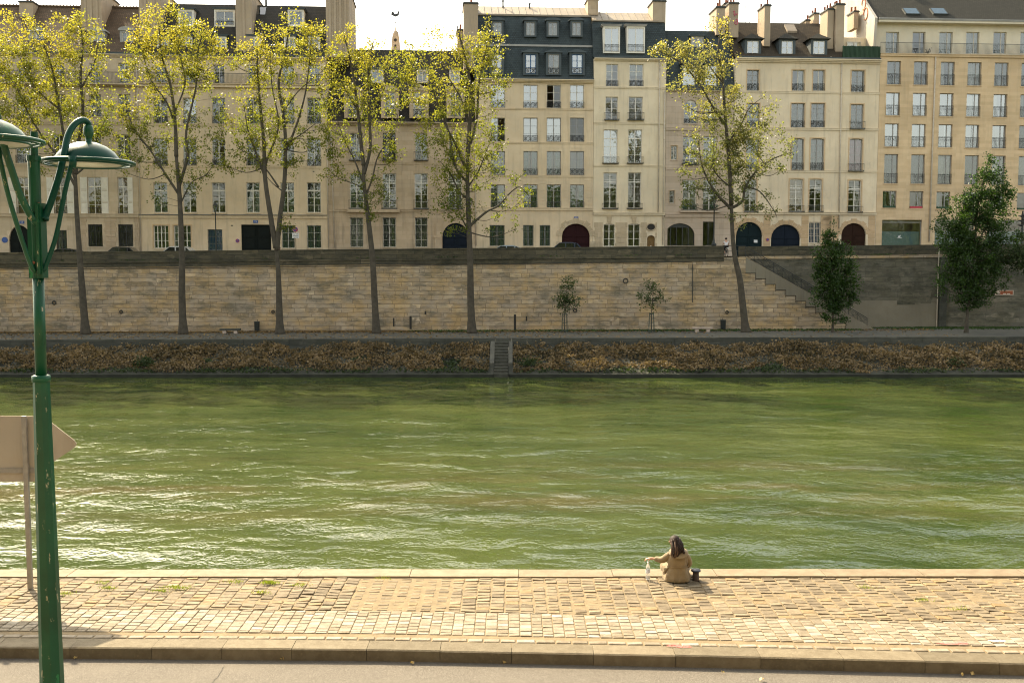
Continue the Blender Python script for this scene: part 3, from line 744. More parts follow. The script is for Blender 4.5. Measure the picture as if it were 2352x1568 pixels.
for (ya, yb) in ((500, 664), (690, 870), (896, 1074)):
    for x in (292, 402, 436, 546, 579, 690):
        a0, a1, c0, c1 = C.rect(4, x-3, ya, x+3, yb); pn.box(a0, a1, -0.025, 0.0, c0, c1)
C.relief(pn, C.mat)
gj = MB()      # joints between ashlar on the low floors: thin raised courses
for q in range(9):
    z = C.Z(4, 400, 1273)[1] + q*0.36
    if z > C.Z(4, 400, 1090)[1]: break
    for (x0, x1) in ((200, 298), (398, 442), (540, 586), (683, 726)):
        gj.box(C.Z(4, x0, 1200)[0], C.Z(4, x1, 1200)[0], -0.03, 0.0, z+0.02, z+0.33)
C.relief(gj, C.mat)
cs = MB(); arch = [(541, 712)]
a0, a1, c0, c1 = C.rect(4, 541, 1370, 712, 1510); cx = (a0+a1)/2; rx = (a1-a0)/2
for i in range(9):
    t0 = PI*i/9+0.02; t1 = PI*(i+1)/9-0.02; zs = c1-1.35
    e = 0.62 if i % 2 == 0 else 0.45
    p = [(cx+rx*math.cos(t0), zs+1.35*math.sin(t0)), (cx+(rx+e)*math.cos(t0), zs+(1.35+e)*math.sin(t0)), (cx+(rx+e)*math.cos(t1), zs+(1.35+e)*math.sin(t1)), (cx+rx*math.cos(t1), zs+1.35*math.sin(t1))]
    cs.prism(p, -0.06, 0.0)
for q in range(4):
    z = 0.1+q*0.46
    if z+0.42 < c1-1.35: cs.box(a0-0.5-0.15*(q%2), a0-0.01, -0.05, 0.0, z, z+0.43); cs.box(a1+0.01, a1+0.5+0.15*(q%2), -0.05, 0.0, z, z+0.43)
C.relief(cs, M['facD2'])
C.cornice(zt-0.32, zt, 0.5); C.gutter(zt+0.002)
b1, zb1 = C.solve(4, 400, 283, 0.1, zt+0.16, 4.0); b2, zb2 = C.solve(4, 400, 98, b1+0.25, zb1+0.1, 3.0)
b3, zb3 = C.solve(4, 400, 45, b2, zb2, 0.6)
C.slope_roof([(0.1, zt+0.16), (b1, zb1), (b1+0.25, zb1+0.1), (b2, zb2)], 'slate')
ro = MB(); x1 = C.w
ro.face([(0, b2-0.1, zb2+0.02), (x1, b2-0.1, zb2+0.02), (x1, b3, zb3), (0, b3, zb3)]); ro.face([(0, b3, zb3), (x1, b3, zb3), (x1, b3+5, zb2-1), (0, b3+5, zb2-1)])
ro.box(0, x1, b2-0.2, b2-0.05, zb2-0.1, zb2+0.08)
i = 0.3
while i < x1:
    ro.hexa([(i, b2-0.1, zb2+0.02), (i+0.05, b2-0.1, zb2+0.02), (i+0.05, b3, zb3), (i, b3, zb3)], [(i, b2-0.1, zb2+0.09), (i+0.05, b2-0.1, zb2+0.09), (i+0.05, b3, zb3+0.07), (i, b3, zb3+0.07)]); i += 0.75
ro.build('zinc_roof', M['zincw'], C.root)
mb = MB(); mb.box(0, C.w, b1-0.12, b1+0.3, zb1-0.08, zb1+0.12); mb.build('mansard_band', M['zinc'], C.root)
for i, (x0, x1) in enumerate(((112, 172), (318, 382), (458, 523), (602, 667))):
    C.dormer(4, x0, 335, x1, 453, 0.0, back=0.9, style='ped', mat='zincd', fr='blue' if i in (1, 3) else 'grey', cur=[None, 'w', 'r', 'r'][i], rows=3, sw=0.25, th=0.28, rail='o', gl='glassB' if i != 2 else 'glassA')
for i, (x0, x1) in enumerate(((121, 172), (322, 374), (459, 512), (605, 657))):
    C.dormer(4, x0, 138, x1, 218, b1+0.2, back=0.9, style='arc', mat='zincd', fr='grey', cur='c', rows=3, sw=0.2, th=0.22, gl='glassA')
C.chimney(4, 700, 0, 765, 92, b2+0.2, 2.4, 3, mat='facH'); 
fl = MB()
for x, y in ((180, 10), (343, 28)):
    a_, z_ = C.Z(4, x, y, b3-0.5); fl.tube([(a_, b3-0.5, zb3-0.6), (a_, b3-0.5, z_)], 0.09, 8); fl.tube([(a_, b3-0.5, z_), (a_, b3-0.5, z_+0.1)], 0.15, 8)
fl.build('flue', M['piped'], C.root)
C.downpipe(4, ((14, 1505), (10, 820))); C.finish(); numplate(C, 4, 628, 1336, '13')

# --- D: light cream building with two white dormers
D = Bld('light_cream_house', 'light cream house two windows wide with two tall white dormers', 1362.6, 1527, M['facD'])
for i, ((xa, xb), (xc, xd), y0, y1, rr, rl_, rh) in enumerate((((812, 886), (955, 1040), 393, 530, 3, 'o', 0.26), ((808, 884), (950, 1036), 594, 735, 4, 'B', 0.30), ((796, 882), (947, 1032), 795, 1000, 4, 'B', 0.18), ((795, 878), (946, 1026), 1058, 1277, 5, 'B', 0.14))):
    for j, (x0, x1) in enumerate(((xa, xb), (xc, xd))):
        D.win(4, x0, y0, x1, y1, fr='white', rows=rr, rail=rl_, rh=rh, cur=[['l5', 'c5'], [None, None], ['n', 'n'], [None, None]][i][j], tr_h=0.74 if i > 1 else None, gl='glassB' if i == 2 else 'glassA')
for x0, x1 in ((796, 866), (946, 1020)):
    D.win(4, x0, 1370, x1, 1510, fr='white', rows=3, cur=None, arch=0.18, trim=0.0)
def hole_round(Bd, k, cx, cy, rxp, ryp, mat):
    a, z = Bd.Z(k, cx, cy); rx = rxp*0.0174; rz = ryp*0.0174; m = MB()
    m.tube([(a+rx*1.12*math.cos(t*PI/12), -0.02, z+rz*1.12*math.sin(t*PI/12)) for t in range(25)], 0.07, 6, False)
    o = m.build('oval_surround', M['facD2'], Bd.root); q = MB()
    q.prism([(a+rx*math.cos(t*PI/12), z+rz*math.sin(t*PI/12)) for t in range(24)], -0.03, 0.0); q.build('oval_window', M['inside'], o)
hole_round(D, 4, 1087, 1391, 25, 20, 'inside')
a0, a1, c0, c1 = D.rect(4, 1063, 1442, 1112, 1500); D.ops.append((a0, a1, 0.15, c1, 0.35))
nc = MB(); nc.box(a0, a1, 0.27, 0.3, 0.1, c1); no = nc.build('niche_back', M['warm'], D.root)
st_ = MB(); st_.lathe([(0.2, 0), (0.24, 0.15), (0.15, 0.5), (0.2, 0.75), (0.1, 0.95), (0.13, 1.1), (0.05, 1.25)], ((a0+a1)/2, 0.1, 0.15), 12); st_.build('niche_bust', M['facH'], D.root, True)
zt = D.Z(4, 950, 362)[1]; D.wall(zt)
for y in (537, 755, 1015): D.band(4, y, y+7, 0.07, 950)
D.band(4, 1306, 1318, 0.2, 950); bs = MB(); zz_ = D.Z(4, 950, 1318)[1]
for q in range(7):      # ashlar base between the openings
    z = 0.02+q*0.55
    if z+0.5 > zz_: break
    for (x0, x1) in ((738, 790), (870, 941), (1024, 1060), (1114, 1122)):
        e = 0.08*(q % 2); bs.box(D.Z(4, x0, 1430)[0]+e, D.Z(4, x1, 1430)[0]-e, -0.05, 0.0, z, z+0.52)
D.relief(bs, M['facD2'])
ks = MB()
for x in (832, 983): a_, z_ = D.Z(4, x, 1345); ks.prism([(a_-0.18, z_-0.3), (a_+0.18, z_-0.3), (a_+0.28, z_+0.32), (a_-0.28, z_+0.32)], -0.1, 0)
D.relief(ks, M['facD2'])
D.cornice(zt-0.25, zt, 0.4); D.gutter(zt+0.002)
d1, z1 = D.solve(4, 950, 132, 0.1, zt+0.16, 3.6); d2, z2 = D.solve(4, 950, 80, d1, z1, 0.6)
D.slope_roof([(0.1, zt+0.16), (d1, z1)], 'slate')
ro = MB(); ro.face([(0, d1-0.1, z1+0.02), (D.w, d1-0.1, z1+0.02), (D.w, d2, z2), (0, d2, z2)]); ro.face([(0, d2, z2), (D.w, d2, z2), (D.w, d2+5, z1-1), (0, d2+5, z1-1)]); ro.box(0, D.w, d1-0.18, d1-0.04, z1-0.08, z1+0.07)
i = 0.35
while i < D.w-0.1:
    ro.hexa([(i, d1-0.1, z1+0.02), (i+0.05, d1-0.1, z1+0.02), (i+0.05, d2, z2), (i, d2, z2)], [(i, d1-0.1, z1+0.09), (i+0.05, d1-0.1, z1+0.09), (i+0.05, d2, z2+0.07), (i, d2, z2+0.07)]); i += 0.75
ro.build('zinc_roof', M['zincw'], D.root)
for x0, x1 in ((802, 890), (945, 1043)):
    D.dormer(4, x0, 172, x1, 318, 0.0, back=1.4, style='flat', mat='white', roofmat='zinc', fr='white', cur='c', rows=1, sw=0.12, rail='V', gl='glassB')
D.downpipe(4, ((1130, 1305), (1140, 365))); D.downpipe(4, ((1158, 1500), (1170, 560)))
D.chimney(5, 78, 12, 158, 182, 1.2, 2.6, 3, mat='render'); D.finish()

# --- E: narrow banded building
E_ = Bld('banded_narrow_house', 'narrow mauve-beige banded house with wide arched shop window behind the sixth big tree', 1527.6, 1684, M['facE'])
E_.win(5, 270, 612, 352, 757, fr='white', rows=3, arch=0.75, rail='o', rh=0.2); E_.win(5, 392, 612, 470, 757, fr='white', rows=3, arch=0.75, rail='o', rh=0.2)
E_.win(5, 263, 836, 350, 1005, fr='white', rows=5, rail='B', rh=0.14); E_.win(5, 388, 836, 468, 1005, fr='white', rows=5, rail='B', rh=0.14, cur='n')
E_.win(5, 262, 1102, 345, 1290, fr='white', rows=5, rail='B', rh=0.2, cur='h', tr_h=0.75); E_.win(5, 386, 1102, 465, 1290, fr='white', rows=5, rail='B', rh=0.2, cur='n', tr_h=0.75)
E_.win(5, 190, 893, 228, 980, fr='cream', rows=3, mull=1, cur='n', trim=0.05); E_.win(5, 179, 1168, 212, 1245, fr='cream', rows=1, mull=0, trim=0.05)
a0, a1, c0, c1 = E_.rect(5, 153, 1368, 335, 1500)
E_.win(5, 153, 1368, 335, 1505, fr='iron', rows=1, mull=4, arch=1.3, gl='glassD', sill=False); E_.win(5, 385, 1358, 455, 1505, fr='iron', rows=1, mull=1, gl='glassD', sill=False)
zt = E_.Z(5, 300, 556)[1]; E_.wall(zt)
E_.band(5, 786, 800, 0.08, 300); E_.band(5, 1030, 1040, 0.05, 300); E_.band(5, 1314, 1330, 0.14, 300)
g2 = MB(); a0, a1, c0, c1 = E_.rect(5, 150, 1332, 590, 1505)
E_.cornice(zt-0.15, zt, 0.3); E_.gutter(zt+0.002)
d1, z1 = E_.solve(5, 300, 330, 0.1, zt+0.16, 3.5); d2, z2 = E_.solve(5, 300, 190, d1+0.4, z1, 3.0)
E_.slope_roof([(0.1, zt+0.16), (d1, z1), (d1+0.4, z1), (d2, z2), (d2+1.5, z2+0.2)], 'slate')
E_.dormer(5, 262, 405, 338, 540, 0.15, back=1.1, style='flat', mat='zincd', fr='cream', cur='n', rows=1, sw=0.1, mull=0, gl='glassB')
E_.dormer(5, 400, 405, 470, 540, 0.15, back=1.1, style='flat', mat='zincd', fr='cream', cur='n', rows=1, sw=0.1, mull=0, gl='glassB')
E_.dormer(5, 318, 235, 384, 320, d1+0.6, back=1.1, style='flat', mat='zinc', fr='cream', cur='n', rows=1, sw=0.1)
bc = MB(); a0, a1, c0, c1 = E_.rect(5, 243, 1292, 487, 1300); bc.box(a0, a1, -0.45, 0.0, c0-0.03, c1); bc.build('balcony_slab', M['facE'], E_.root)
fp = MB(); rf = random.Random(3)
for q in range(240):
    x = rf.choice([rf.uniform(E_.Z(5,250,1250)[0], E_.Z(5,350,1250)[0]), rf.uniform(E_.Z(5,425,1260)[0], E_.Z(5,480,1260)[0]), rf.uniform(E_.Z(5,250,1250)[0], E_.Z(5,350,1250)[0])])
    z = E_.Z(5, 300, rf.choice([1275, 1268, 1010]))[1]+rf.uniform(-0.1, 0.3); s_ = 0.07
    p = Vector((x, -0.42+rf.uniform(-0.12, 0.12), z)); a = Vector((rf.uniform(-1,1), rf.uniform(-1,1), rf.uniform(-1,1))).normalized()*s_; b2_ = a.orthogonal().normalized()*s_
    fp.face([p-a, p+b2_, p+a, p-b2_])
tag(fp.build('window_box_plants', M['hedge'], E_.root), kind='stuff')
c1o = E_.chimney(5, 468, 50, 520, 215, 1.8, 3.0, 3, mat='render'); c2o = E_.chimney(5, 545, 25, 604, 230, 2.2, 2.6, 3, mat='render')
c3o = E_.chimney(5, 516, 28, 540, 215, 4.0, 2.0, 1, mat='render')
gr = MB()
def scribble(m, pts, d, r=0.06): m.tube([(x, d, z) for x, z in pts], r, 5)
P_ = lambda x, y: E_.Z(5, x, y, 2.15)
scribble(gr, [P_(*q) for q in ((572, 72), (580, 68), (576, 90), (585, 92), (578, 100), (592, 84), (596, 92))], 2.17); scribble(gr, [P_(*q) for q in ((590, 118), (598, 124), (600, 138), (594, 150), (584, 148), (580, 138), (590, 130))], 2.17)
gr.build('spray_scribble', M['pinkpaint'], c2o)
an = MB()
def antenna(m, Bd, k, x, ytop, ybot, d, arms):
    a, z0 = Bd.Z(k, x, ybot, d); z1 = Bd.Z(k, x, ytop, d)[1]; m.tube([(a, d, z0), (a, d, z1)], 0.03, 5)
    for (y, xa, xb) in arms:
        za = Bd.Z(k, x, y, d)[1]; m.tube([(Bd.Z(k, xa, y, d)[0], d, za), (Bd.Z(k, xb, y, d)[0], d, za+0.05)], 0.018, 4)
        for q in range(5):
            xx = Bd.Z(k, xa+(xb-xa)*q/4, y, d)[0]; m.tube([(xx, d-0.25, za), (xx, d+0.25, za)], 0.012, 4)
antenna(an, E_, 5, 400, 36, 200, 2.5, ((38, 398, 470),)); antenna(an, E_, 5, 452, 100, 150, 2.2, ((104, 440, 455),))
an.build('antenna', M['piped'], E_.root)
E_.finish()
# --- F: cream corner building with hipped dormers
F = Bld('arcaded_cream_house', 'wide cream house with three hipped dormers, two blue arched doors and a brown one', 1684.6, 2013, M['facF'])
for i, (x0, x1) in enumerate(((656, 728), (933, 1007), (1060, 1131))):
    F.win(5, x0, 430, x1, 558, fr='grey' if i == 0 else 'cream', rows=4 if i == 0 else 1, rail='o', rh=0.35, cur=['n', 'r', 'b'][i], trim=0.1)
for i, (x0, x1) in enumerate(((656, 732), (926, 1008), (1048, 1131))):
    F.win(5, x0, 634, x1, 782, fr='grey', rows=5, rail='o', rh=0.28, cur='n', trim=0.1)
for i, (x0, x1) in enumerate(((650, 728), (930, 1003), (1044, 1127))):
    F.win(5, x0, 848, x1, 1045, fr='grey', rows=5, rail='o', rh=0.24, cur='n', trim=0.12, arch=0.15)
for i, (x0, x1) in enumerate(((640, 714), (916, 998), (1037, 1114))):
    F.win(5, x0, 1096, x1, 1297, fr='white', rows=5, rail='B', rh=0.19, cur=[None, 'w', None][i], trim=0.12, arch=0.15, tr_h=0.72)
F.win(6, 197, 433, 277, 570, fr='grey', rows=4, rail='o', rh=0.35, cur='n', trim=0.12); F.win(6, 193, 640, 270, 790, fr='grey', rows=5, rail='B', rh=0.3, cur='n', trim=0.12)
F.win(6, 184, 850, 264, 1048, fr='grey', rows=4, rail='B', rh=0.22, cur='p', trim=0.12, arch=0.15); F.win(6, 178, 1103, 257, 1300, fr='white', rows=5, rail='B', rh=0.18, trim=0.12, arch=0.15, tr_h=0.72)
F.gate(5, 588, 1360, 750, 1500, 1.5, 'gate_teal', 'dark teal arched door with a small white notice'); F.gate(5, 803, 1375, 982, 1500, 1.5, 'gate_blue', 'navy blue arched door')
F.gate(6, 136, 1367, 287, 1490, 1.25, 'gate_brown', 'dark brown arched door'); F.bwin(5, 1036, 1360, 1108, 1488, fr='white', cur='u', mat='pipe')
zt = F.Z(5, 900, 362)[1]; zg = F.Z(5, 900, 1308)[1]
F.wall(zt)
def vous(Bd, k, x0, y0, x1, y1, rise, mat, n=11, e=0.55, out=0.05):
    a0, a1, c0, c1 = Bd.rect(k, x0, y0, x1, y1); cx = (a0+a1)/2; rx = (a1-a0)/2; zs = c1-rise; m = MB()
    for i in range(n):
        t0 = PI*i/n+0.018; t1 = PI*(i+1)/n-0.018; ee = e if i % 2 == 0 else e*0.75
        m.prism([(cx+rx*math.cos(t0), zs+rise*math.sin(t0)), (cx+(rx+ee)*math.cos(t0), zs+(rise+ee)*math.sin(t0)), (cx+(rx+ee)*math.cos(t1), zs+(rise+ee)*math.sin(t1)), (cx+rx*math.cos(t1), zs+rise*math.sin(t1))], -out, 0.0)
    Bd.relief(m, mat)
vous(F, 5, 588, 1360, 750, 1500, 1.5, M['facF2']); vous(F, 5, 803, 1375, 982, 1500, 1.5, M['facF2']); vous(F, 6, 136, 1367, 287, 1490, 1.25, M['facF2'], 9, 0.5)
vous(E_, 5, 153, 1368, 335, 1500, 1.3, M['facF2'], 11, 0.4)
def courses(Bd, k, spans, y, ztop, mat, h=0.5, e=0.0):
    m = MB(); q = 0
    while 0.02+q*h+h < ztop:
        z = 0.02+q*h
        for x0, x1 in spans: m.box(Bd.Z(k, x0, y)[0], Bd.Z(k, x1, y)[0], -0.045, 0.0, z, z+h-0.035)
        q += 1
    Bd.relief(m, mat)
courses(F, 5, ((574, 584), (756, 797), (988, 1030), (1114, 1170)), 1450, zg-0.1, M['facF2']); courses(F, 6, ((8, 118), (300, 340)), 1430, zg-0.1, M['facF2'])
courses(E_, 5, ((462, 570), (340, 380)), 1450, E_.Z(5, 300, 1330)[1]-0.05, M['facF2'])
F.band(5, 563, 572, 0.07, 900); F.band(5, 786, 797, 0.1, 900); F.band(5, 1046, 1056, 0.07, 900); F.band(5, 1302, 1315, 0.2, 900)
F.cornice(zt-0.42, zt, 0.5); F.gutter(zt+0.002)
d1, z1 = F.solve(5, 900, 143, 0.0, zt+0.16, 0.9)
xk = F.Z(6, 150, 300, 2)[0]
F.slope_roof([(0.0, zt+0.16), (d1, z1)], 'tileb', x1=xk)
F.slope_roof([(2.6, zt+0.1), (2.6+3.4, zt+3.4)], 'tileb', x0=xk-0.3)
for x0, x1 in ((657, 727), (868, 937), (1062, 1132)):
    F.dormer(5, x0, 252, x1, 332, 0.5, back=2.4, style='hip', mat='zincd', roofmat='tileg', fr='white', cur='b', rows=2, sw=0.28, th=0.75, gl='glassB')
for (kk, x0, y0, x1, y1, dd, LL, pp) in ((5, 762, 38, 799, 285, 1.3, 2.4, 2), (6, 50, 62, 88, 300, 1.4, 2.2, 3), (6, 102, 32, 153, 318, 1.0, 1.9, 3), (5, 1066, 88, 1098, 150, 5.5, 1.6, 2), (5, 1015, 130, 1040, 150, 6.0, 1.4, 1), (6, 212, 76, 240, 175, 4.0, 1.8, 2)):
    F.chimney(kk, x0, y0, x1, y1, dd, LL, pp, mat='render')
sky_ = MB(); a0, a1, c0, c1 = F.rect(5, 897, 160, 968, 205, 3.6)
dd_, zz2 = F.solve(5, 932, 203, 0.0, zt+0.16, 0.9); d3_, zz3 = F.solve(5, 932, 163, 0.0, zt+0.16, 0.9)
sky_.hexa([(a0+0.2, dd_, zz2), (a1, dd_, zz2), (a1, d3_, zz3), (a0+0.2, d3_, zz3)], [(a0+0.2, dd_-0.05, zz2+0.22), (a1, dd_-0.05, zz2+0.22), (a1, d3_-0.05, zz3+0.2), (a0+0.2, d3_-0.05, zz3+0.2)])
sky_.build('roof_window', M['zincw'], F.root)
an = MB(); antenna(an, F, 5, 645, 0, 140, 5, ((45, 628, 710),)); antenna(an, F, 5, 671, -5, 140, 5.2, ()); an.build('antenna', M['piped'], F.root)
# attic house and green screened terrace
a0, a1, c0, c1 = F.rect(6, 152, 232, 372, 350, 2.6)
ho = MB(); ho.box(xk-0.2, F.w, 2.6, 2.8, zt+0.1, F.Z(6, 250, 232, 2.6)[1]); ao = ho.build('attic_wall', M['facF'], F.root)
F.win(6, 172, 255, 260, 300, fr='cream', rows=1, cur='c', d=2.35, hole=False, sill=False, dep=0.12)
hg = MB(); a0, a1, c0, c1 = F.rect(6, 147, 284, 372, 345, -0.1); hg.box(a0, a1, -0.08, 0.1, zt+0.16, c1)
i = a0
while i < a1: hg.box(i, i+0.06, -0.13, -0.081, zt+0.16, c1+random.uniform(-0.03, 0.06)); i += 0.14
hg.build('green_terrace_screen', M['hedge'], F.root)
F.downpipe(6, ((119, 1400), (136, 388)), 0.07); F.downpipe(5, ((1168, 350), (1168, 352)), 0.04)
nt_ = MB(); a_, z_ = F.Z(5, 711, 1478); nt_.box(a_-0.2, a_+0.2, 0.14, 0.17, z_-0.15, z_+0.15); nt_.build('notice', M['whitesign'], F.root)
b = MB(); a_, z_ = F.Z(5, 780, 1468); b.lathe([(0.17, 0), (0.17, -0.06)], (a_, -0.05, z_), 20, True, 'y'); dn = b.build('no_parking_disc', M['redsign'], F.root)
b = MB(); b.lathe([(0.12, 0), (0.12, -0.01)], (a_, -0.113, z_), 20, True, 'y'); b.build('disc_face', M['blueplate'], dn)
F.finish(M['surr'])
# --- G: golden modern block
G = Bld('golden_stone_block', 'modern golden stone block with a grid of plain windows and a white attic', 2013.6, 2700, M['facG'])
rowsG = ((375, 519), (568, 709), (758, 900), (945, 1124), (1170, 1274))
for r, (y0, y1) in enumerate(rowsG):
    sh = [0, -7, -14, -18, -27][r]
    for i in range(9):
        x0 = 416+164.5*i+sh; x1 = x0+84; dy = 2.4*i
        cu = [['n', 'n', 'h', 'c', 'n', 'n'], ['b', 'b', 'b', 'c', 'h', 'h'], ['b', 'b', 'b', 'b', 'n', 'n'], ['n', 'n', 'c', 'n', 'c', 'c'], ['g', None, 'g', 'n', 'n', None]][r][min(i, 5)]
        gl = 'glassB' if r in (1, 2) and i < 5 else 'glassA'
        wo = G.win(6, x0, y0+dy, x1, y1+dy, fr='greyfr' if False else 'grey', rows=1, mull=11, rail='V' if r < 4 else None, rh=0.46 if r != 3 else 0.34, cur=cu, gl=gl)
        if r == 4:
            fb = MB(); a0, a1, c0, c1 = G.rect(6, x0, y0+dy, x1, y1+dy); fb.box(a0+0.1, a1-0.1, -0.05, 0.12, c0+0.01, c0+0.22)
            fb.build('flower_box', M['redsign'] if i == 1 else M['hedge'], wo)
for x0, x1 in ((384, 628), (708, 950), (1030, 1268), (1350, 1590)):
    a0, a1, c0, c1 = G.rect(6, x0, 1347, x1, 1490); G.ops.append((a0, a1, 0.25, c1, 0))
    m = MB(); m.box(a0, a1, 0.17, 0.25, c1-0.30, c1-0.22); m.box(a0, a0+0.06, 0.17, 0.25, 0.25, c1); m.box(a1-0.06, a1, 0.17, 0.25, 0.25, c1); m.box(a0, a1, 0.17, 0.25, 0.25, 0.33)
    o = m.build('shop_window', M['greyfr'], G.root)
    q = MB(); q.face([(a0, 0.22, 0.3), (a1, 0.22, 0.3), (a1, 0.22, c1), (a0, 0.22, c1)]); q.build('pane', M['glassA'], o)
    q = MB(); q.box(a0, a1, 0.5, 0.55, 0.25, 0.25+(c1-0.25)*0.66); q.build('blind', simple('blue_grey_blind', (0.10, 0.17, 0.18), 0.8), o)
    if x0 == 384:
        ax, az = G.Z(6, 497, 1452); e = MB(); e.lathe([(0.10, 0), (0.10, -0.01)], (ax-0.04, 0.21, az+0.06), 12, True, 'y'); e.lathe([(0.05, 0), (0.05, -0.01)], (ax+0.08, 0.21, az+0.16), 10, True, 'y'); e.box(ax-0.3, ax+0.3, 0.2, 0.21, az-0.12, az-0.09); e.box(ax-0.16, ax+0.2, 0.2, 0.21, az-0.06, az-0.02)
        e.build('shop_emblem', M['whitesign'], o)
zt = G.Z(6, 700, 342)[1]; G.wall(zt); G.band(6, 337, 350, 0.16, 700)
ops = G.ops; G.ops = []; AD = 1.3
for i, (x0, x1) in enumerate(((408, 488), (572, 650), (735, 817), (900, 980), (1067, 1146), (1232, 1312), (1396, 1476), (1560, 1640))):
    G.win(6, x0, 197, x1, 330, fr='cream', rows=1, mull=11, cur=['c', None, 'c', 'c', 'n', 'c', 'c', 'c'][i], d=AD, sill=False, gl='glassA')
za = G.Z(6, 700, 152, AD)[1]
aw = G.wall(za, zbot=zt+0.002, d=AD, name='attic_wall', mat=M['facG2'], x0=0.0)
cb = MB(); cb.box(-0.1, G.w, AD-0.9, AD+0.5, za, za+0.22); cb.build('eaves', M['facG2'], G.root); G.gutter(za+0.222, 'zinc', d=AD-0.85, x0=-0.1)
ra = MB(); z0 = zt+0.07; z1 = G.Z(6, 700, 264, 0)[1]
ra.box(-0.02, G.w, 0.0, 0.04, z1-0.04, z1); ra.box(-0.02, G.w, 0.01, 0.03, z0+0.08, z0+0.1); i = 0
while i < G.w: ra.box(i-0.009, i+0.009, 0.011, 0.029, z0, z1); i += 0.125
ra.build('balcony_railing', M['piped'], G.root)
tb = MB()
for x in (590, 665):
    a_, z_ = G.Z(6, x, 300, 0.6); tb.lathe([(0.3, 0), (0.3, 0.03)], (a_, 0.6, zt+0.8), 14) if x == 590 else None
    for q in (-0.2, 0.2): tb.tube([(a_+q, 0.5, zt+0.05), (a_-q, 0.7, zt+0.8)], 0.02, 4); tb.tube([(a_+q, 0.7, zt+0.05), (a_-q, 0.5, zt+0.8)], 0.02, 4)
    if x == 665: tb.box(a_-0.2, a_+0.2, 0.4, 0.8, zt+0.46, zt+0.5); tb.tube([(a_+0.2, 0.4, zt+0.5), (a_+0.3, 0.4, zt+0.95)], 0.02, 4); tb.tube([(a_+0.2, 0.8, zt+0.5), (a_+0.3, 0.8, zt+0.95)], 0.02, 4)
tb.build('terrace_furniture', M['iron'], G.root)
# roof: hip sloping down at the right
ze = za+0.3; d0 = AD-0.9; dR, zR = G.solve(6, 400, -120, d0, ze, 0.85)
xl = 0.0; xr = G.Z(6, 1060, -40, dR)[0]; dT = dR; xe = G.Z(6, 1500, 150, AD)[0]+4.0
rf_ = MB()
rf_.face([(xl-0.2, d0, ze), (xe, d0, ze), (xr, dT, zR), (xl-0.2, dT, zR)]); rf_.face([(xe, d0, ze), (xe, dT+8, ze), (xr, dT, zR)]); rf_.face([(xl-0.2, dT, zR), (xr, dT, zR), (xe, dT+8, ze), (xl-0.2, dT+8, ze)])
rf_.build('roof', M['tileg'], G.root)
gw = MB(); P2 = [(d0+0.3, ze-3.2), (dT+8, ze-3.2), (dT+8, ze), (dT, zR+0.25), (d0, ze+0.1)]
n = len(P2)
gw.face([(-0.25, d, z) for d, z in P2]); gw.face([(-0.55, d, z) for d, z in reversed(P2)])
for i in range(n):
    (da, za_), (db, zb_) = P2[i], P2[(i+1) % n]; gw.face([(-0.25, da, za_), (-0.55, da, za_), (-0.55, db, zb_), (-0.25, db, zb_)])
go = gw.build('gable_wall', M['renderw'], G.root)
sc = MB()
for t0, cy, cz, rr in ((0, 3.0, 2.3, 0.5), (0, 2.4, 1.1, 0.55)):
    sc.tube([(-0.58, d0+cy+rr*math.cos(t*PI/6), ze+cz+rr*1.2*math.sin(t*PI/6)) for t in range(11)], 0.06, 5)
sc.build('spray_scribble', M['redpaint'], go)
for x in (575, 745):
    da, zq = G.solve(6, x, 94, d0, ze, 0.85); db, zp = G.solve(6, x, 62, d0, ze, 0.85); a0 = G.Z(6, x-47, 78, da)[0]; a1 = G.Z(6, x+45, 78, da)[0]
    m = MB(); m.hexa([(a0, da, zq), (a1, da, zq), (a1, db, zp), (a0, db, zp)], [(a0, da-0.1, zq+0.14), (a1, da-0.1, zq+0.14), (a1, db-0.1, zp+0.14), (a0, db-0.1, zp+0.14)]); o = m.build('roof_window', M['piped'], G.root)
    q = MB(); q.face([(a0+0.12, da-0.1+0.02, zq+0.16), (a1-0.12, da-0.1+0.02, zq+0.16), (a1-0.12, db-0.12, zp+0.15), (a0+0.12, db-0.12, zp+0.15)]); q.build('pane', simple('sky_glass', (0.10, 0.16, 0.20), 0.1, metal=0.6), o)
# chimneys behind the roof that stripe it with shade
for (x, dd) in ((-1.0, 6.0), (4.5, 9.5), (9.5, 10.5)):
    m = MB(); m.box(x+3, x+4.2, dT+dd-4, dT+dd-1.6, ze, zR+3.2); m.build('chimney', M['render'], G.root)
G.downpipe(6, ((671, 1480), (711, 352)), 0.08, 'pipe'); G.finish()
# --- bell turret with a cockerel far behind the mansion roof
tp = at_y(735+465*0.3749, 114, 135)
T = empty('bell_turret', (tp.x, 135, 8), 0, 'small stone bell turret topped by a cockerel weather vane behind the slate roof', 'turret')
q = MB(); zb = tp.z-8; w0 = 0.6
q.box(-1.1, 1.1, -1, 1, 0, zb-0.3); q.hexa([(-w0, -w0, zb-0.3), (w0, -w0, zb-0.3), (w0, w0, zb-0.3), (-w0, w0, zb-0.3)], [(-0.42, -0.42, zb+1.7), (0.42, -0.42, zb+1.7), (0.42, 0.42, zb+1.7), (-0.42, 0.42, zb+1.7)])
q.lathe([(0.42, 0), (0.4, 0.3), (0.3, 0.6), (0.1, 0.8), (0.06, 1.3)], (0, 0, zb+1.7), 12); q.build('masonry', M['facH'], T)
q = MB(); q.lathe([(0.2, 0), (0.2, -0.02)], (0, -0.52, zb+1.1), 14, True, 'y'); q.box(-0.12, 0.12, -0.62, -0.6, zb, zb+0.5); q.build('opening', M['inside'], T)
q = MB(); ztp = at_y(900, 140*0.3749, 135).z-8+0.9
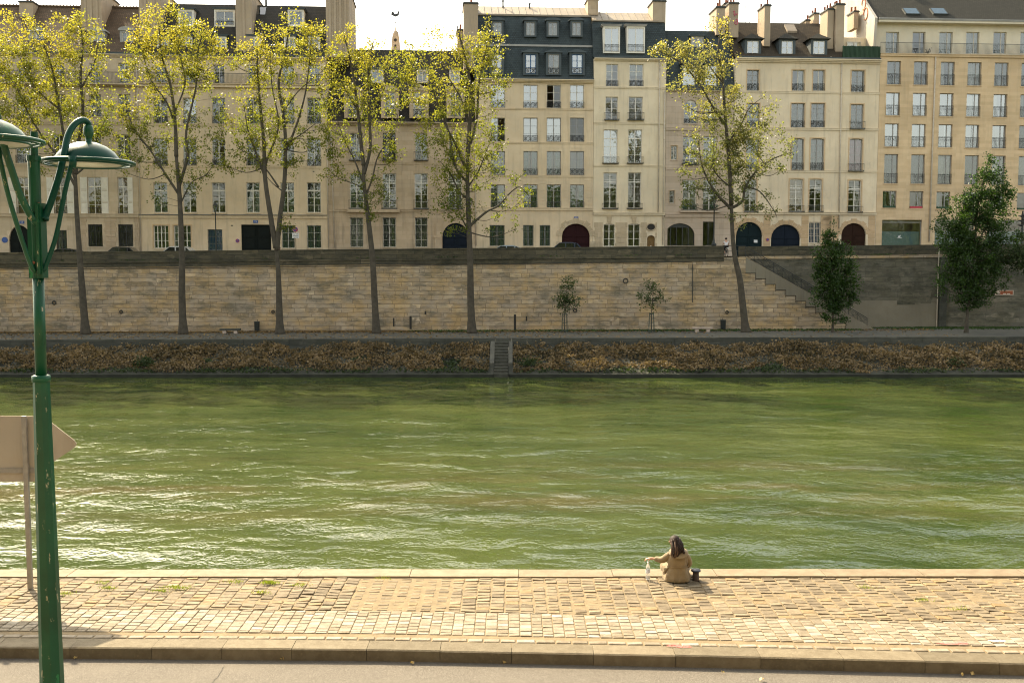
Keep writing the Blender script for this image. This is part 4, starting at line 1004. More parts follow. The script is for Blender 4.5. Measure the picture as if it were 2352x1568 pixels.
q.tube([(0, 0, zb+2.6), (0, 0, ztp)], 0.05, 6); q.tube([(-0.4, 0, ztp-0.9), (0.4, 0, ztp-0.9)], 0.03, 4); q.build('vane_pole', M['iron'], T)
q = MB(); q.prism([(-0.55, ztp+0.5), (-0.6, ztp+0.1), (-0.2, ztp-0.1), (0.2, ztp-0.1), (0.45, ztp+0.1), (0.5, ztp+0.55), (0.62, ztp+0.5), (0.4, ztp+0.72), (0.25, ztp+0.3), (-0.1, ztp+0.2), (-0.3, ztp+0.55)], -0.03, 0.03); q.build('cockerel', M['iron'], T)

# ------------------------------------------------------------ setting: far bank
ZWAT = -2.6
def at_yz(u, v, Y): return at_y(u, v, Y)
def wall_top(x): return street_z(x) + 1.0
def quay_z(x): return 0.17 + 0.0032*x
stone_cols = [(0.2669,0.2100,0.1471), (0.4073,0.3183,0.2239), (0.4776,0.3792,0.2750), (0.3792,0.3115,0.2366), (0.6460,0.5079,0.3454), (0.5056,0.3386,0.1535), (0.1194,0.1151,0.0870), (0.6460,0.5282,0.4221)]
M['quaystone'] = brickwall('weathered_quay_stone', stone_cols, 1.15, 0.42, (0.10,0.085,0.065), dark=0.8)
M['darkstone'] = brickwall('soot_black_parapet_stone', [(0.0562,0.0525,0.0375), (0.0813,0.0725,0.0525), (0.1063,0.0938,0.0663), (0.0688,0.0650,0.0500), (0.1875,0.1562,0.1063), (0.1187,0.1025,0.0650), (0.0312,0.0338,0.0263), (0.2000,0.1688,0.1187)], 1.5, 0.45, (0.0375,0.0375,0.0350), dark=0.8, seed=3.3)
M['recess'] = brickwall('damp_grey_wall', [(0.1260,0.1148,0.0868), (0.1680,0.1512,0.1148), (0.1960,0.1792,0.1400), (0.1400,0.1316,0.1050), (0.2660,0.2310,0.1750), (0.1190,0.1120,0.0770), (0.0420,0.0476,0.0364), (0.3080,0.2800,0.2240)], 1.6, 0.5, (0.0840,0.0770,0.0630), dark=0.8, seed=6.6, bstr=0.4)
M['coping'] = brickwall('grey_quay_edge_stone', [(0.07,0.072,0.06), (0.095,0.096,0.08), (0.08,0.082,0.07), (0.06,0.062,0.052), (0.12,0.12,0.10), (0.075,0.078,0.062), (0.03,0.034,0.028), (0.13,0.125,0.105)], 1.4, 0.3, (0.05,0.05,0.045), dark=0.5, seed=9.1)
M['asphalt2'] = simple('path_gravel', (0.075, 0.074, 0.060), 0.95, 0.25, 1.5, bmp=0.4)
M['street'] = simple('upper_street', (0.14, 0.13, 0.12), 0.9)
M['soil'] = simple('bank_soil', (0.03, 0.028, 0.018), 1.0, 0.3, 2.0, bmp=0.5)
XS0, XS1 = -150, 150
def sheet(name, pts, mat, kind='structure', smooth=False):
    m = MB(); [m.face(p) for p in pts]; return tag(m.build(name, mat, smooth=smooth), kind=kind)
sheet('ground', [[(-1500,-1500,-3.4),(1500,-1500,-3.4),(1500,1500,-3.4),(-1500,1500,-3.4)]], M['soil'])
st0 = at_y(1713, 580, YW); st1 = at_y(2012, 757, YW)      # top and foot of the quay stairs
SX0, SX1 = st0.x, st1.x
YR = 98.3                                                    # face of the wall behind the stairs
# upper street
sheet('upper_street', [[(XS0, YW+0.5, street_z(XS0)), (SX0-2.1, YW+0.5, street_z(SX0-2.1)), (SX0-2.1, 125, street_z(SX0-2.1)), (XS0, 125, street_z(XS0))],
    [(SX0-2.1, YW+0.02, street_z(SX0-2.1)), (SX0, YW+0.02, street_z(SX0)), (SX0, 125, street_z(SX0)), (SX0-2.1, 125, street_z(SX0-2.1))],
    [(SX0, YR+0.45, street_z(SX0)), (XS1, YR+0.45, street_z(XS1)), (XS1, 125, street_z(XS1)), (SX0, 125, street_z(SX0))]], M['street'])
fp_ = MB(); fp_.face([(-150, 96, 7), (-149, 96, 7), (-149, 97, 7)]);
# high quay wall, with the gap at the stair head
qw = empty('quay_wall', (0, YW, 0), 0, 'long weathered stone retaining wall with dark parapet and the quay stairs at its right end', 'wall')
m = MB(); seg = 12
def strip(m, xa, xb, y0, y1, zlo, zhi, n=14):
    for i in range(n):
        a = xa+(xb-xa)*i/n; b = xa+(xb-xa)*(i+1)/n
        m.hexa([(a,y0,zlo(a)),(b,y0,zlo(b)),(b,y1,zlo(b)),(a,y1,zlo(a))], [(a,y0,zhi(a)),(b,y0,zhi(b)),(b,y1,zhi(b)),(a,y1,zhi(a))])
topm = lambda x: street_z(x) - 0.12
strip(m, XS0, SX0-0.001, 0, 1.2, lambda x: -0.5, topm)
# battered stair flank, a sloping parallelogram coplanar with the wall
zt_ = topm(SX0)
m.hexa([(SX0, 0.0, -0.5), (SX1, 0.0, -0.5), (SX1, 0.45, -0.5), (SX0, 0.45, -0.5)], [(SX0, 0.0, zt_), (SX1, 0.0, 0.3), (SX1, 0.45, 0.3), (SX0, 0.45, zt_)])
m.build('wall_masonry', M['quaystone'], qw)
m = MB(); strip(m, XS0, SX0-2.1, -0.16, 0.5, lambda x: street_z(x)-0.119, lambda x: street_z(x)+0.08); strip(m, XS0, SX0-2.1, -0.07, 0.45, lambda x: street_z(x)-0.5, lambda x: street_z(x)-0.121)
m.build('wall_ledge', M['darkstone'], qw)
m = MB(); strip(m, XS0, SX0-2.1, 0.0, 0.42, lambda x: street_z(x)+0.081, lambda x: wall_top(x)-0.14)
m.build('parapet', M['darkstone'], qw)
m = MB(); i = XS0
while i < SX0-2.2:
    b = min(i+1.45, SX0-2.1); m.hexa([(i,-0.05,wall_top(i)-0.139),(b-0.015,-0.05,wall_top(b)-0.139),(b-0.015,0.47,wall_top(b)-0.139),(i,0.47,wall_top(i)-0.139)], [(i,-0.05,wall_top(i)-0.01),(b-0.015,-0.05,wall_top(b)-0.01),(b-0.015,0.47,wall_top(b)-0.01),(i,0.47,wall_top(i)-0.01)]); i += 1.45
m.build('parapet_coping', M['darkstone'], qw)
m = MB()       # stepped facing stones of the stair flank, 2 cm proud
ns = 13; mj = MB()
for i in range(ns):
    a = SX0+(SX1-SX0)*i/ns; b = SX0+(SX1-SX0)*(i+1)/ns
    za = zt_+(0.3-zt_)*i/ns; zb2 = zt_+(0.3-zt_)*(i+1)/ns
    zl = zb2-0.95
    if zl < 0.1: zl = 0.1
    mj.box(a, b, -0.034, 0.0, zl-0.06, zl-0.004); mj.box(b-0.02, b+0.02, -0.036, 0.0, zl-0.7 if i < ns-2 else 0.05, zl-0.003)
    m.hexa([(a+0.012,-0.03,zl),(b-0.012,-0.03,zl),(b-0.012,0.0,zl),(a+0.012,0.0,zl)], [(a+0.012,-0.03,za-0.02),(b-0.012,-0.03,zb2-0.02),(b-0.012,0.0,zb2-0.02),(a+0.012,0.0,za-0.02)])
mj.build('stair_joint', M['inside'], qw); m.build('stair_string', plaster('grey_string_stone', (0.25, 0.225, 0.175), sa=0.8), qw)
m = MB(); nst = 44
for i in range(nst):
    a = SX0+(SX1-SX0)*i/nst; b = SX0+(SX1-SX0)*(i+1)/nst; z = street_z(SX0)-0.1+(0.25-street_z(SX0)+0.1)*(i+1)/nst
    m.box(a+0.001, b, 0.451, YR-YW-0.001, -0.4, z)
m.build('stair_steps', M['coping'], qw)
m = MB(); m.tube([(-14.0, -0.12, street_z(-14)-0.62), (-4, -0.12, street_z(-4)-0.56), (8.5, -0.12, street_z(8)-0.5), (17.2, -0.12, street_z(17)-0.5), (17.25, -0.1, street_z(17)-0.9), (17.3, -0.1, street_z(17)-4.4)], 0.035, 5)
m.tube([(XS0/2, -0.12, street_z(-75)-0.62), (-14.0, -0.12, street_z(-14)-0.62)], 0.03, 5); m.build('cable', M['iron'], qw)
# broken slots and drains in the wall foot
m = MB()
for (u, v0, v1, w_) in ((1184, 722, 758, 0.16), (944, 726, 756, 0.15), (978, 715, 722, 0.12), (1078, 728, 745, 0.14), (1210, 726, 737, 0.1), (905, 730, 750, 0.1)):
    a = at_y(u, v0, YW); b = at_y(u, v1, YW); m.box(a.x-w_, a.x+w_*0.4, -0.012, 0.0, b.z, a.z)
m.build('drain_slot', M['inside'], qw)
# recessed wall to the right of the stairs
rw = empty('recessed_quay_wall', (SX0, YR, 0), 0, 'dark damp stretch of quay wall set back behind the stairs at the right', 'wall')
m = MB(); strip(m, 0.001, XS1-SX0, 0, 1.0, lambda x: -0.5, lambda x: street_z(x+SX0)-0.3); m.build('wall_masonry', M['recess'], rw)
m = MB(); strip(m, -0.2, XS1-SX0, -0.13, 0.45, lambda x: street_z(x+SX0)-0.3+0.001, lambda x: street_z(x+SX0)-0.02); m.build('wall_ledge', M['quaystone'], rw)
m = MB(); strip(m, 0, XS1-SX0, 0.0, 0.42, lambda x: street_z(x+SX0)-0.019, lambda x: street_z(x+SX0)+0.95); m.build('parapet', M['darkstone'], rw)
m = MB()
for (u0, v0, u1, v1) in ((1930, 700, 2150, 752), (1960, 690, 2060, 700), (2110, 697, 2150, 720)):
    a = at_y(u0, v0, YR); b = at_y(u1, v1, YR); m.box(a.x-SX0, b.x-SX0, -0.03 if v0 == 700 else -0.025, 0.0, b.z, a.z)
m.build('mortar_patch', plaster('pale_mortar_patch', (0.24, 0.215, 0.165), sa=0.4), rw)
m = MB(); a = at_y(2167, 590, YR); b = at_y(2167, 752, YR); m.box(a.x-SX0-0.35, a.x-SX0+0.35, -0.3, 0.0, b.z-0.2, a.z); m.build('buttress', M['coping'], rw)
m = MB(); m.tube([(a.x-SX0-0.5, -0.1, b.z-0.1), (a.x-SX0-0.5, -0.1, a.z+0.8)], 0.06, 6); m.build('drainpipe', M['pipe'], rw)
# stair railing
sr = empty('stair_railing', (SX0, YW+0.2, 0), 0, 'dark iron railing running down the quay stairs', 'railing')
zA = street_z(SX0)-0.05; zB = 0.35; n = 13; Lx = SX1-SX0
m = MB(); m.tube([(0, 0, zA+0.98), (Lx-0.8, 0, zB+1.1)], 0.035, 6); m.tube([(0, 0, zA+0.82), (Lx-0.8, 0, zB+0.94)], 0.022, 5); m.tube([(0, 0, zA+0.12), (Lx-0.8, 0, zB+0.24)], 0.022, 5)
m.build('handrail', M['iron'], sr)
m = MB()
for i in range(n+1):
    t = i/n; x = (Lx-0.8)*t; z = zA+(zB-zA+0.12)*t
    if i % 2 == 0 or 1: q = MB(); q.tube([(x, 0, z-0.1), (x, 0, z+0.98)], 0.03, 6); q.build('post', M['iron'], sr)
    if i < n:
        x2 = (Lx-0.8)*(i+1)/n; z2 = zA+(zB-zA+0.12)*(i+1)/n
        m.tube([(x, 0, z+0.12), (x2, 0, z2+0.82)], 0.014, 4); m.tube([(x, 0, z+0.82), (x2, 0, z2+0.12)], 0.014, 4)
        for k in range(1, 7):
            xx = x+(x2-x)*k/7; zq = z+(z2-z)*k/7; m.tube([(xx, 0, zq+0.12), (xx, 0, zq+0.82)], 0.011, 4)
m.build('balusters', M['iron'], sr)
m = MB(); m.tube([(-2.1, 0, street_z(SX0)+0.98), (0, 0, street_z(SX0)+0.95)], 0.03, 6); m.tube([(-2.1, 0, street_z(SX0)+0.5), (0, 0, street_z(SX0)+0.5)], 0.02, 5); m.tube([(-2.05, 0, street_z(SX0)), (-2.05, 0, street_z(SX0)+1)], 0.03, 6); m.build('gate_rail', M['iron'], sr)
# lower quay path
YC = 86.0
def z_path(x, y): return quay_z(x) + (y-YC)/(YW-YC)*0.12
m = MB()
for i in range(60):
    a = XS0+5*i; b = a+5
    m.face([(a,YC+0.5,z_path(a,YC)),(b,YC+0.5,z_path(b,YC)),(b,YW+3.5,z_path(b,YW+3)),(a,YW+3.5,z_path(a,YW+3))])
tag(m.build('path', M['asphalt2']), kind='structure')
m = MB(); i = XS0; rk = random.Random(5)
while i < XS1:
    L_ = rk.uniform(1.1, 1.7); a = i; b = min(i+L_-0.02, XS1)
    if not (a < 0.0-0.2 < b and False):
        m.hexa([(a,YC,quay_z(a)-0.72),(b,YC,quay_z(b)-0.72),(b,YC+0.6,quay_z(b)-0.72),(a,YC+0.6,quay_z(a)-0.72)], [(a,YC,quay_z(a)+0.03),(b,YC,quay_z(b)+0.03),(b,YC+0.6,quay_z(b)+0.04),(a,YC+0.6,quay_z(a)+0.04)])
    i += L_
tag(m.build('quay_edge', M['coping']), kind='structure')
# sloping bank down to the river
YB = 80.6; LX0 = at_y(1136, 800, 84).x; LX1 = at_y(1168, 800, 84).x
def z_bank(x, y): t = (y-YB)/(YC-YB); return ZWAT+0.25+(quay_z(x)-0.5-ZWAT-0.25)*t
m = MB()
for (xa, xb) in ((XS0, LX0), (LX1, XS1)):
    n = 40
    for i in range(n):
        a = xa+(xb-xa)*i/n; b = xa+(xb-xa)*(i+1)/n
        m.face([(a,YB,z_bank(a,YB)),(b,YB,z_bank(b,YB)),(b,YC+0.01,z_bank(b,YC)),(a,YC+0.01,z_bank(a,YC))])
        m.face([(a,YB,-3.3),(b,YB,-3.3),(b,YB,z_bank(b,YB)),(a,YB,z_bank(a,YB))])
tag(m.build('bank_slope', simple('mossy_bank_stone', (0.026, 0.028, 0.02), 0.95, 0.35, 1.2, bmp=0.5)), kind='structure')
ls = empty('landing_steps', (0, 0, 0), 0, 'narrow worn stone steps dropping through the ivy to the water', 'steps')
m = MB(); n = 11
for i in range(n):
    y0 = YB-0.1+(YC-YB)*i/n; y1 = y0+(YC-YB)/n+0.14; z = ZWAT+0.1+(quay_z(0)-ZWAT-0.35)*(i+1)/n
    m.hexa([(LX0+0.02,y0,-3.2),(LX1-0.02,y0,-3.2),(LX1-0.02,YC-0.01,-3.2),(LX0+0.02,YC-0.01,-3.2)], [(LX0+0.02,y0,z),(LX1-0.02,y0+random.uniform(-0.04,0.04),z),(LX1-0.02,YC-0.01-0.001*i,z),(LX0+0.02,YC-0.01-0.001*i,z)])
m.build('treads', simple('mossy_step', (0.05, 0.05, 0.038), 0.9, 0.35, 3), ls)
m = MB()
for xa, xb in ((LX0-0.38, LX0), (LX1, LX1+0.34)):
    m.hexa([(xa,YB+1.4,-3),(xb,YB+1.4,-3),(xb,YC-0.02,-3),(xa,YC-0.02,-3)], [(xa,YB+1.4,z_bank(xa,YB+1.4)+0.28),(xb,YB+1.4,z_bank(xb,YB+1.4)+0.28),(xb,YC-0.02,z_bank(xb,YC)+0.3),(xa,YC-0.02,z_bank(xa,YC)+0.3)])
m.build('cheek_wall', M['asphalt2'], ls)

# ------------------------------------------------------------ leaves scattered: ivy, litter
def leaf(m, p, s, rn, flat=False):
    if flat: a = Vector((rn.uniform(-1,1), rn.uniform(-1,1), rn.uniform(-0.25,0.25))).normalized(); n = Vector((rn.uniform(-.3,.3), rn.uniform(-.3,.3), 1)).normalized()
    else:
        a = Vector((rn.gauss(0,1), rn.gauss(0,1), rn.gauss(0,1))).normalized(); n = Vector((rn.gauss(0,1), rn.gauss(0,1), rn.gauss(0,1))).normalized()
    b = n.cross(a)
    if b.length < 0.1: b = a.orthogonal()
    b = b.normalized()*s*0.42; a = a*s*0.5
    n0 = len(m.v); q = [p-a, p-a*0.1+b, p+a, p-a*0.1-b]
    m.v.extend([tuple(x) for x in q]); m.f.append((n0, n0+1, n0+2, n0+3)); m.m.append(0)
M['ivy'] = leafmat('dry_brown_ivy', [(0.0, (0.02,0.026,0.010)), (0.2, (0.06,0.048,0.02)), (0.45, (0.15,0.105,0.05)), (0.75, (0.25,0.175,0.09)), (1.0, (0.38,0.28,0.16))], 0.25, 0.7, 0.55, 0.5, 1.2)
M['ivyg'] = leafmat('green_creeper', [(0.0, (0.012,0.03,0.008)), (0.6, (0.03,0.055,0.012)), (1.0, (0.06,0.08,0.02))], 0.3, 0.7, 0.8, 0.4, 1.2)
M['litter'] = leafmat('fallen_leaves', [(0.0, (0.10,0.055,0.02)), (0.5, (0.20,0.12,0.04)), (1.0, (0.30,0.20,0.07))], 0.15, 0.8, 0.5, 0.3, 1.0)
M['grass'] = leafmat('low_grass', [(0.0, (0.025,0.06,0.015)), (1.0, (0.07,0.12,0.03))], 0.3, 0.8, 0.5, 0.3, 1.0)
rn = random.Random(11); iv = MB(); ig = MB()
cnt = 0
while cnt < 60000:
    x = rn.uniform(-52, 52); y = rn.uniform(YB+0.2, YC-0.1)
    if LX0-0.45 < x < LX1+0.4: continue
    t = (y-YB)/(YC-YB); nn = noise.noise(Vector((x*0.35, y*0.5, 0)))+0.5*noise.noise(Vector((x*1.3, y*1.3, 5)))
    top = 0.88+0.16*noise.noise(Vector((x*0.35, 0, 2))) - (0.0 if x < 12 else 0.02)
    if t > top+0.1*rn.random(): continue
    hgt = max(0.02, 0.30+0.75*nn)*min(1, t*3+0.2)
    z = z_bank(x, y)+hgt*rn.random()**0.6
    g = noise.noise(Vector((x*0.3, y*0.5, 9)))
    dens = 1.0 if nn > -0.22 else 0.4
    if rn.random() > dens: continue
    if t < 0.12+0.14*g or (g > 0.45 and t < 0.55):
        if rn.random() < 0.5: leaf(ig, Vector((x, y, z_bank(x, y)+0.25*rn.random())), rn.uniform(0.14, 0.24), rn)
    else: leaf(iv, Vector((x, y, z)), rn.uniform(0.12, 0.25), rn)
    cnt += 1
tag(iv.build('ivy', M['ivy']), 'dry brown ivy covering the sloping river bank', 'ivy', kind='stuff')
for cx, cz_, r_, ct in ((at_z(304, 842, -1.6).x, 0, 1.0, 500), (at_z(1216, 845, -1.6).x, 0, 1.1, 300), (at_z(2225, 856, -2.1).x, 0, 0.7, 200)):
    for _ in range(ct): leaf(ig, Vector((cx+rn.gauss(0, r_*0.45), 82.2+rn.gauss(0, 0.35), z_bank(cx, 82.2)+abs(rn.gauss(0.2, 0.25)))), rn.uniform(0.12, 0.2), rn)
tag(ig.build('creeper', M['ivyg']), 'green creeper and moss along the waterline of the bank', 'creeper', kind='stuff')
lt = MB(); gs = MB()
for _ in range(15000):
    x = rn.uniform(-52, 40); band = rn.random()
    y = YW-0.1-abs(rn.gauss(0, 1.1)) if band < 0.7 else rn.uniform(YC+0.4, YW-0.3)
    if x > 10 and rn.random() < 0.6: continue
    leaf(lt, Vector((x, y, z_path(x, y)+0.03)), rn.uniform(0.14, 0.24), rn, True)
for _ in range(5200):
    cx = rn.choice((5.4, 14.0, -4.2, 22.5, 29.5, 43, 46, 40.0)); x = cx+rn.gauss(0, 2.6); y = YW-0.2-abs(rn.gauss(0, 0.8)) if x < SX0+11 else YR-0.8-abs(rn.gauss(0, 1.1)) 
    leaf(gs, Vector((x, y, z_path(x, y)+0.05*rn.random())), rn.uniform(0.14, 0.26), rn)
for _ in range(1600):       # weeds on the ledges
    x = rn.uniform(-50, SX0-2.2) if rn.random() < 0.5 else rn.uniform(SX0+8, 50)
    if noise.noise(Vector((x*0.4, 0, 4))) < 0.05: continue
    yy = YW-0.1 if x < SX0 else YR-0.1
    leaf(gs, Vector((x, yy, street_z(x)+0.1+rn.random()*0.12-(0.12 if x > SX0 else 0))), rn.uniform(0.08, 0.16), rn)
tag(lt.build('fallen_leaves', M['litter']), 'brown fallen leaves strewn along the foot of the quay wall', 'leaf litter', kind='stuff')
tag(gs.build('grass', M['grass']), 'low grass and weeds growing at the foot and on the ledge of the wall', 'grass', kind='stuff')

# ------------------------------------------------------------ river
def watermat():
    m, nt, b = new_mat('green_river_water')
    v = texco(nt, (1, 1, 1)); 
    vs = texco(nt, (0.045, 0.11, 1))
    n1 = ramp(nt, noi(nt, vs, 1.3, 6, 0.62), [(0.38, 0.0), (0.62, 1.0)])
    c = mixc(nt, (0.022, 0.040, 0.010), (0.054, 0.072, 0.020), n1)
    sep = nt.nodes.new('ShaderNodeSeparateXYZ'); nt.links.new(v, sep.inputs[0])
    md = N(nt, 'ShaderNodeMath', operation='SUBTRACT'); nt.links.new(sep.outputs[1], md.inputs[0]); md.inputs[1].default_value = 40.0
    ab = N(nt, 'ShaderNodeMath', operation='ABSOLUTE'); nt.links.new(md.outputs[0], ab.inputs[0])
    strip_ = ramp(nt, ab.outputs[0], [(0.0, 1.0), (1.0, 1.0)])
    mr = N(nt, 'ShaderNodeMapRange'); nt.links.new(ab.outputs[0], mr.inputs[0]); mr.inputs[1].default_value = 0; mr.inputs[2].default_value = 8; mr.inputs[3].default_value = 1; mr.inputs[4].default_value = 0
    n2 = ramp(nt, noi(nt, texco(nt, (0.06, 0.22, 1)), 1.3, 4, 0.6), [(0.47, 0.0), (0.64, 0.7)])
    mm = N(nt, 'ShaderNodeMath', operation='MULTIPLY'); nt.links.new(mr.outputs[0], mm.inputs[0]); nt.links.new(n2, mm.inputs[1])
    c = mixc(nt, c, (0.085, 0.066, 0.030), mm.outputs[0])
    nt.links.new(c, b.inputs['Base Color']); b.inputs['Roughness'].default_value = 0.02; b.inputs['IOR'].default_value = 1.33
    b.inputs['Specular IOR Level'].default_value = 0.5
    def wn(sc, rot, scale, det, dist, rg=0.5):
        n = N(nt, 'ShaderNodeTexNoise'); n.inputs['Scale'].default_value = scale; n.inputs['Detail'].default_value = det; n.inputs['Roughness'].default_value = rg; n.inputs['Distortion'].default_value = dist
        nt.links.new(texco(nt, sc, rot=(0, 0, rot)), n.inputs['Vector']); return n.outputs['Fac']
    def mad(a, k, c):
        q = N(nt, 'ShaderNodeMath', operation='MULTIPLY_ADD'); nt.links.new(a, q.inputs[0]); q.inputs[1].default_value = k; nt.links.new(c, q.inputs[2]); return q.outputs[0]
    def mul(a, c):
        q = N(nt, 'ShaderNodeMath', operation='MULTIPLY'); nt.links.new(a, q.inputs[0]); nt.links.new(c, q.inputs[1]); return q.outputs[0]
    big = wn((0.6, 1.0, 1), 0.3, 0.55, 2, 0.8); mid = wn((0.75, 1.0, 1), -0.25, 1.5, 3, 1.0, 0.55); fine = wn((0.8, 1.0, 1), 0.5, 9.0, 1, 0.3, 0.5)
    lee = N(nt, 'ShaderNodeMapRange'); nt.links.new(sep.outputs[1], lee.inputs[0]); lee.inputs[1].default_value = 56; lee.inputs[2].default_value = 76; lee.inputs[3].default_value = 1.0; lee.inputs[4].default_value = 0.12
    patch = mul(ramp(nt, noi(nt, texco(nt, (0.06, 0.13, 1)), 1.3, 3), [(0.38, 0.40), (0.62, 1.0)]), lee.outputs[0])     # sheltered, calmer water under the far wall
    z0 = N(nt, 'ShaderNodeMath', operation='MULTIPLY'); nt.links.new(big, z0.inputs[0]); z0.inputs[1].default_value = 1.15
    hgt = mad(mul(mid, patch), 0.52, z0.outputs[0]); hgt = mad(mul(fine, patch), 0.12, hgt)
    bump(nt, b, hgt, 1.0, 0.17)
    return m
M['water'] = watermat()
YE = 20.66
m = MB(); xs = []; x = -150.0
while x <= 150: xs.append(x); x += 0.45 if -48 < x < 48 else 8
ys = []; y = YE-0.4
while y < YB+0.3: ys.append(y); y += 0.26 if y < 45 else 0.5
for y in ys:
    for x in xs:
        z = 0.11*noise.noise(Vector((x*0.22+0.18*y, y*0.42, 0)))+0.04*noise.noise(Vector((x*0.9, y*1.5, 2)))+0.02*noise.noise(Vector((x*2.0, y*2.8, 4)))
        m.v.append((x, y, ZWAT+z))
nx = len(xs)
for j in range(len(ys)-1):
    for i in range(nx-1):
        m.f.append((j*nx+i, j*nx+i+1, (j+1)*nx+i+1, (j+1)*nx+i)); m.m.append(0)
tag(m.build('water', M['water'], smooth=True), kind='structure')

# ------------------------------------------------------------ near quay
def kerb_y(x): # front edge of kerb in plan
    xs_ = (-30, -9.1, -2.2, 2.7, 8.6, 30); ys_ = (16.9, 16.40, 16.27, 16.02, 15.66, 14.0)
    for i in range(5):
        if x <= xs_[i+1]: t = (x-xs_[i])/(xs_[i+1]-xs_[i]); return ys_[i]+(ys_[i+1]-ys_[i])*t
    return ys_[-1]
def stonemat(name, stops, bmp=0.6, scale=1.0, rough=0.85):
    m, nt, b = new_mat(name)
    g = nt.nodes.new('ShaderNodeNewGeometry'); c = ramp(nt, g.outputs['Random Per Island'], stops)
    v = texco(nt); f = noi(nt, v, 6*scale, 6, 0.7)
    c = mixc(nt, c, (0.62, 0.58, 0.52), ramp(nt, f, [(0.4, 0.6), (0.6, 0.0)]), 'MULTIPLY')
    c = mixc(nt, c, stops[-1][1], ramp(nt, noi(nt, v, 22*scale, 3), [(0.58, 0.0), (0.7, 0.5)]))
    nt.links.new(c, b.inputs['Base Color']); b.inputs['Roughness'].default_value = rough; b.inputs['Specular IOR Level'].default_value = 0.35
    bump(nt, b, noi(nt, v, 30*scale, 5, 0.7), bmp, 0.01); return m
M['cobble'] = stonemat('rough_sandy_cobble', [(0.0, (0.1290,0.1000,0.0645)), (0.3, (0.1742,0.1355,0.0871)), (0.55, (0.2000,0.1580,0.1033)), (0.75, (0.2193,0.1742,0.1161)), (0.94, (0.2452,0.1678,0.0839)), (1.0, (0.2580,0.2129,0.1484))])
M['sett'] = stonemat('pale_worn_sett', [(0.0, (0.1922,0.1555,0.1058)), (0.4, (0.2318,0.1922,0.1390)), (0.75, (0.2650,0.2282,0.1757)), (1.0, (0.3312,0.2981,0.2448))], 0.3)
M['sand'] = simple('sandy_joint_mortar', (0.1750,0.1283,0.0705), 0.95, 0.25, 5, bmp=0.4)
M['edge'] = stonemat('worn_limestone_edge', [(0.0, (0.2030,0.1584,0.1044)), (1.0, (0.2470,0.1994,0.1361))], 0.4, 0.5)
M['kerb'] = stonemat('kerb_granite', [(0.0, (0.1283,0.1045,0.0673)), (1.0, (0.1822,0.1481,0.0975))], 0.8, 0.8)
M['asphalt'] = None
def asph():
    m, nt, b = new_mat('grey_asphalt'); v = texco(nt)
    vo = N(nt, 'ShaderNodeTexVoronoi'); vo.inputs['Scale'].default_value = 90; nt.links.new(v, vo.inputs['Vector'])
    c = ramp(nt, vo.outputs['Color'], [(0.2, (0.0734,0.0612,0.0475)), (0.6, (0.1044,0.0886,0.0706)), (0.85, (0.1591,0.1411,0.1166))])
    c = mixc(nt, c, (0.14, 0.12, 0.095), ramp(nt, noi(nt, v, 0.8, 6), [(0.5, 0.0), (0.75, 0.5)]))
    nt.links.new(c, b.inputs['Base Color']); b.inputs['Roughness'].default_value = 0.9; bump(nt, b, vo.outputs['Distance'], 0.5, 0.006); return m
M['asphalt'] = asph()
M['black'] = simple('dark_crack', (0.03, 0.027, 0.022), 0.9)
XN = 24
m = MB(); m.face([(-XN*3,YE-0.5,-0.035),(XN*3,YE-0.5,-0.035),(XN*3,14.0,-0.035),(-XN*3,14.0,-0.035)])
# quay body with river face
m2 = MB(); m2.box(-150, 150, 1.0, YE-0.02, -3.3, -0.212); m2.box(-150, 150, YE-0.6, YE-0.02, -0.212, -0.06); m2.build('quay_body', M['kerb']); tag(bpy.data.objects['quay_body'], kind='structure')
m = MB(); n = 100
for i in range(n):
    a = -XN*3+XN*6*i/n; b = -XN*3+XN*6*(i+1)/n
    m.face([(a,kerb_y(a)+0.2,-0.006),(b,kerb_y(b)+0.2,-0.006),(b,YE-0.45,-0.006),(a,YE-0.45,-0.006)])
tag(m.build('pavement', M['sand']), kind='structure')
rs = random.Random(21)
def stone(m, x0, x1, y0, y1, zt, h, rough, tilt=0.02, bev=0.02, shear=0.0):
    """one cut stone: bevelled top, jittered corners, slight tilt"""
    j = rough
    c = [(x0+rs.uniform(0,j)+shear*y0, y0+rs.uniform(0,j)), (x1-rs.uniform(0,j)+shear*y0, y0+rs.uniform(0,j)), (x1-rs.uniform(0,j)+shear*y1, y1-rs.uniform(0,j)), (x0+rs.uniform(0,j)+shear*y1, y1-rs.uniform(0,j))]
    cx = sum(p[0] for p in c)/4; cy = sum(p[1] for p in c)/4
    tx = rs.uniform(-tilt, tilt)/max(0.1, x1-x0)*2; ty = rs.uniform(-tilt, tilt)/max(0.1, y1-y0)*2
    z = lambda p, d=0: zt+(p[0]-cx)*tx+(p[1]-cy)*ty-d
    n0 = len(m.v)
    for p in c: m.v.append((p[0], p[1], zt-h))
    for p in c: m.v.append((p[0], p[1], z(p, bev)))
    for p in c: q = (cx+(p[0]-cx)*(1-bev*1.3/max(0.05, abs(p[0]-cx))), cy+(p[1]-cy)*(1-bev*1.3/max(0.05, abs(p[1]-cy)))); m.v.append((q[0], q[1], z(q)))
    for k in range(4):
        l = (k+1) % 4
        m.f.append((n0+k, n0+l, n0+4+l, n0+4+k)); m.f.append((n0+4+k, n0+4+l, n0+8+l, n0+8+k)); m.m += [0, 0]
    m.f.append((n0+8, n0+9, n0+10, n0+11)); m.m.append(0)
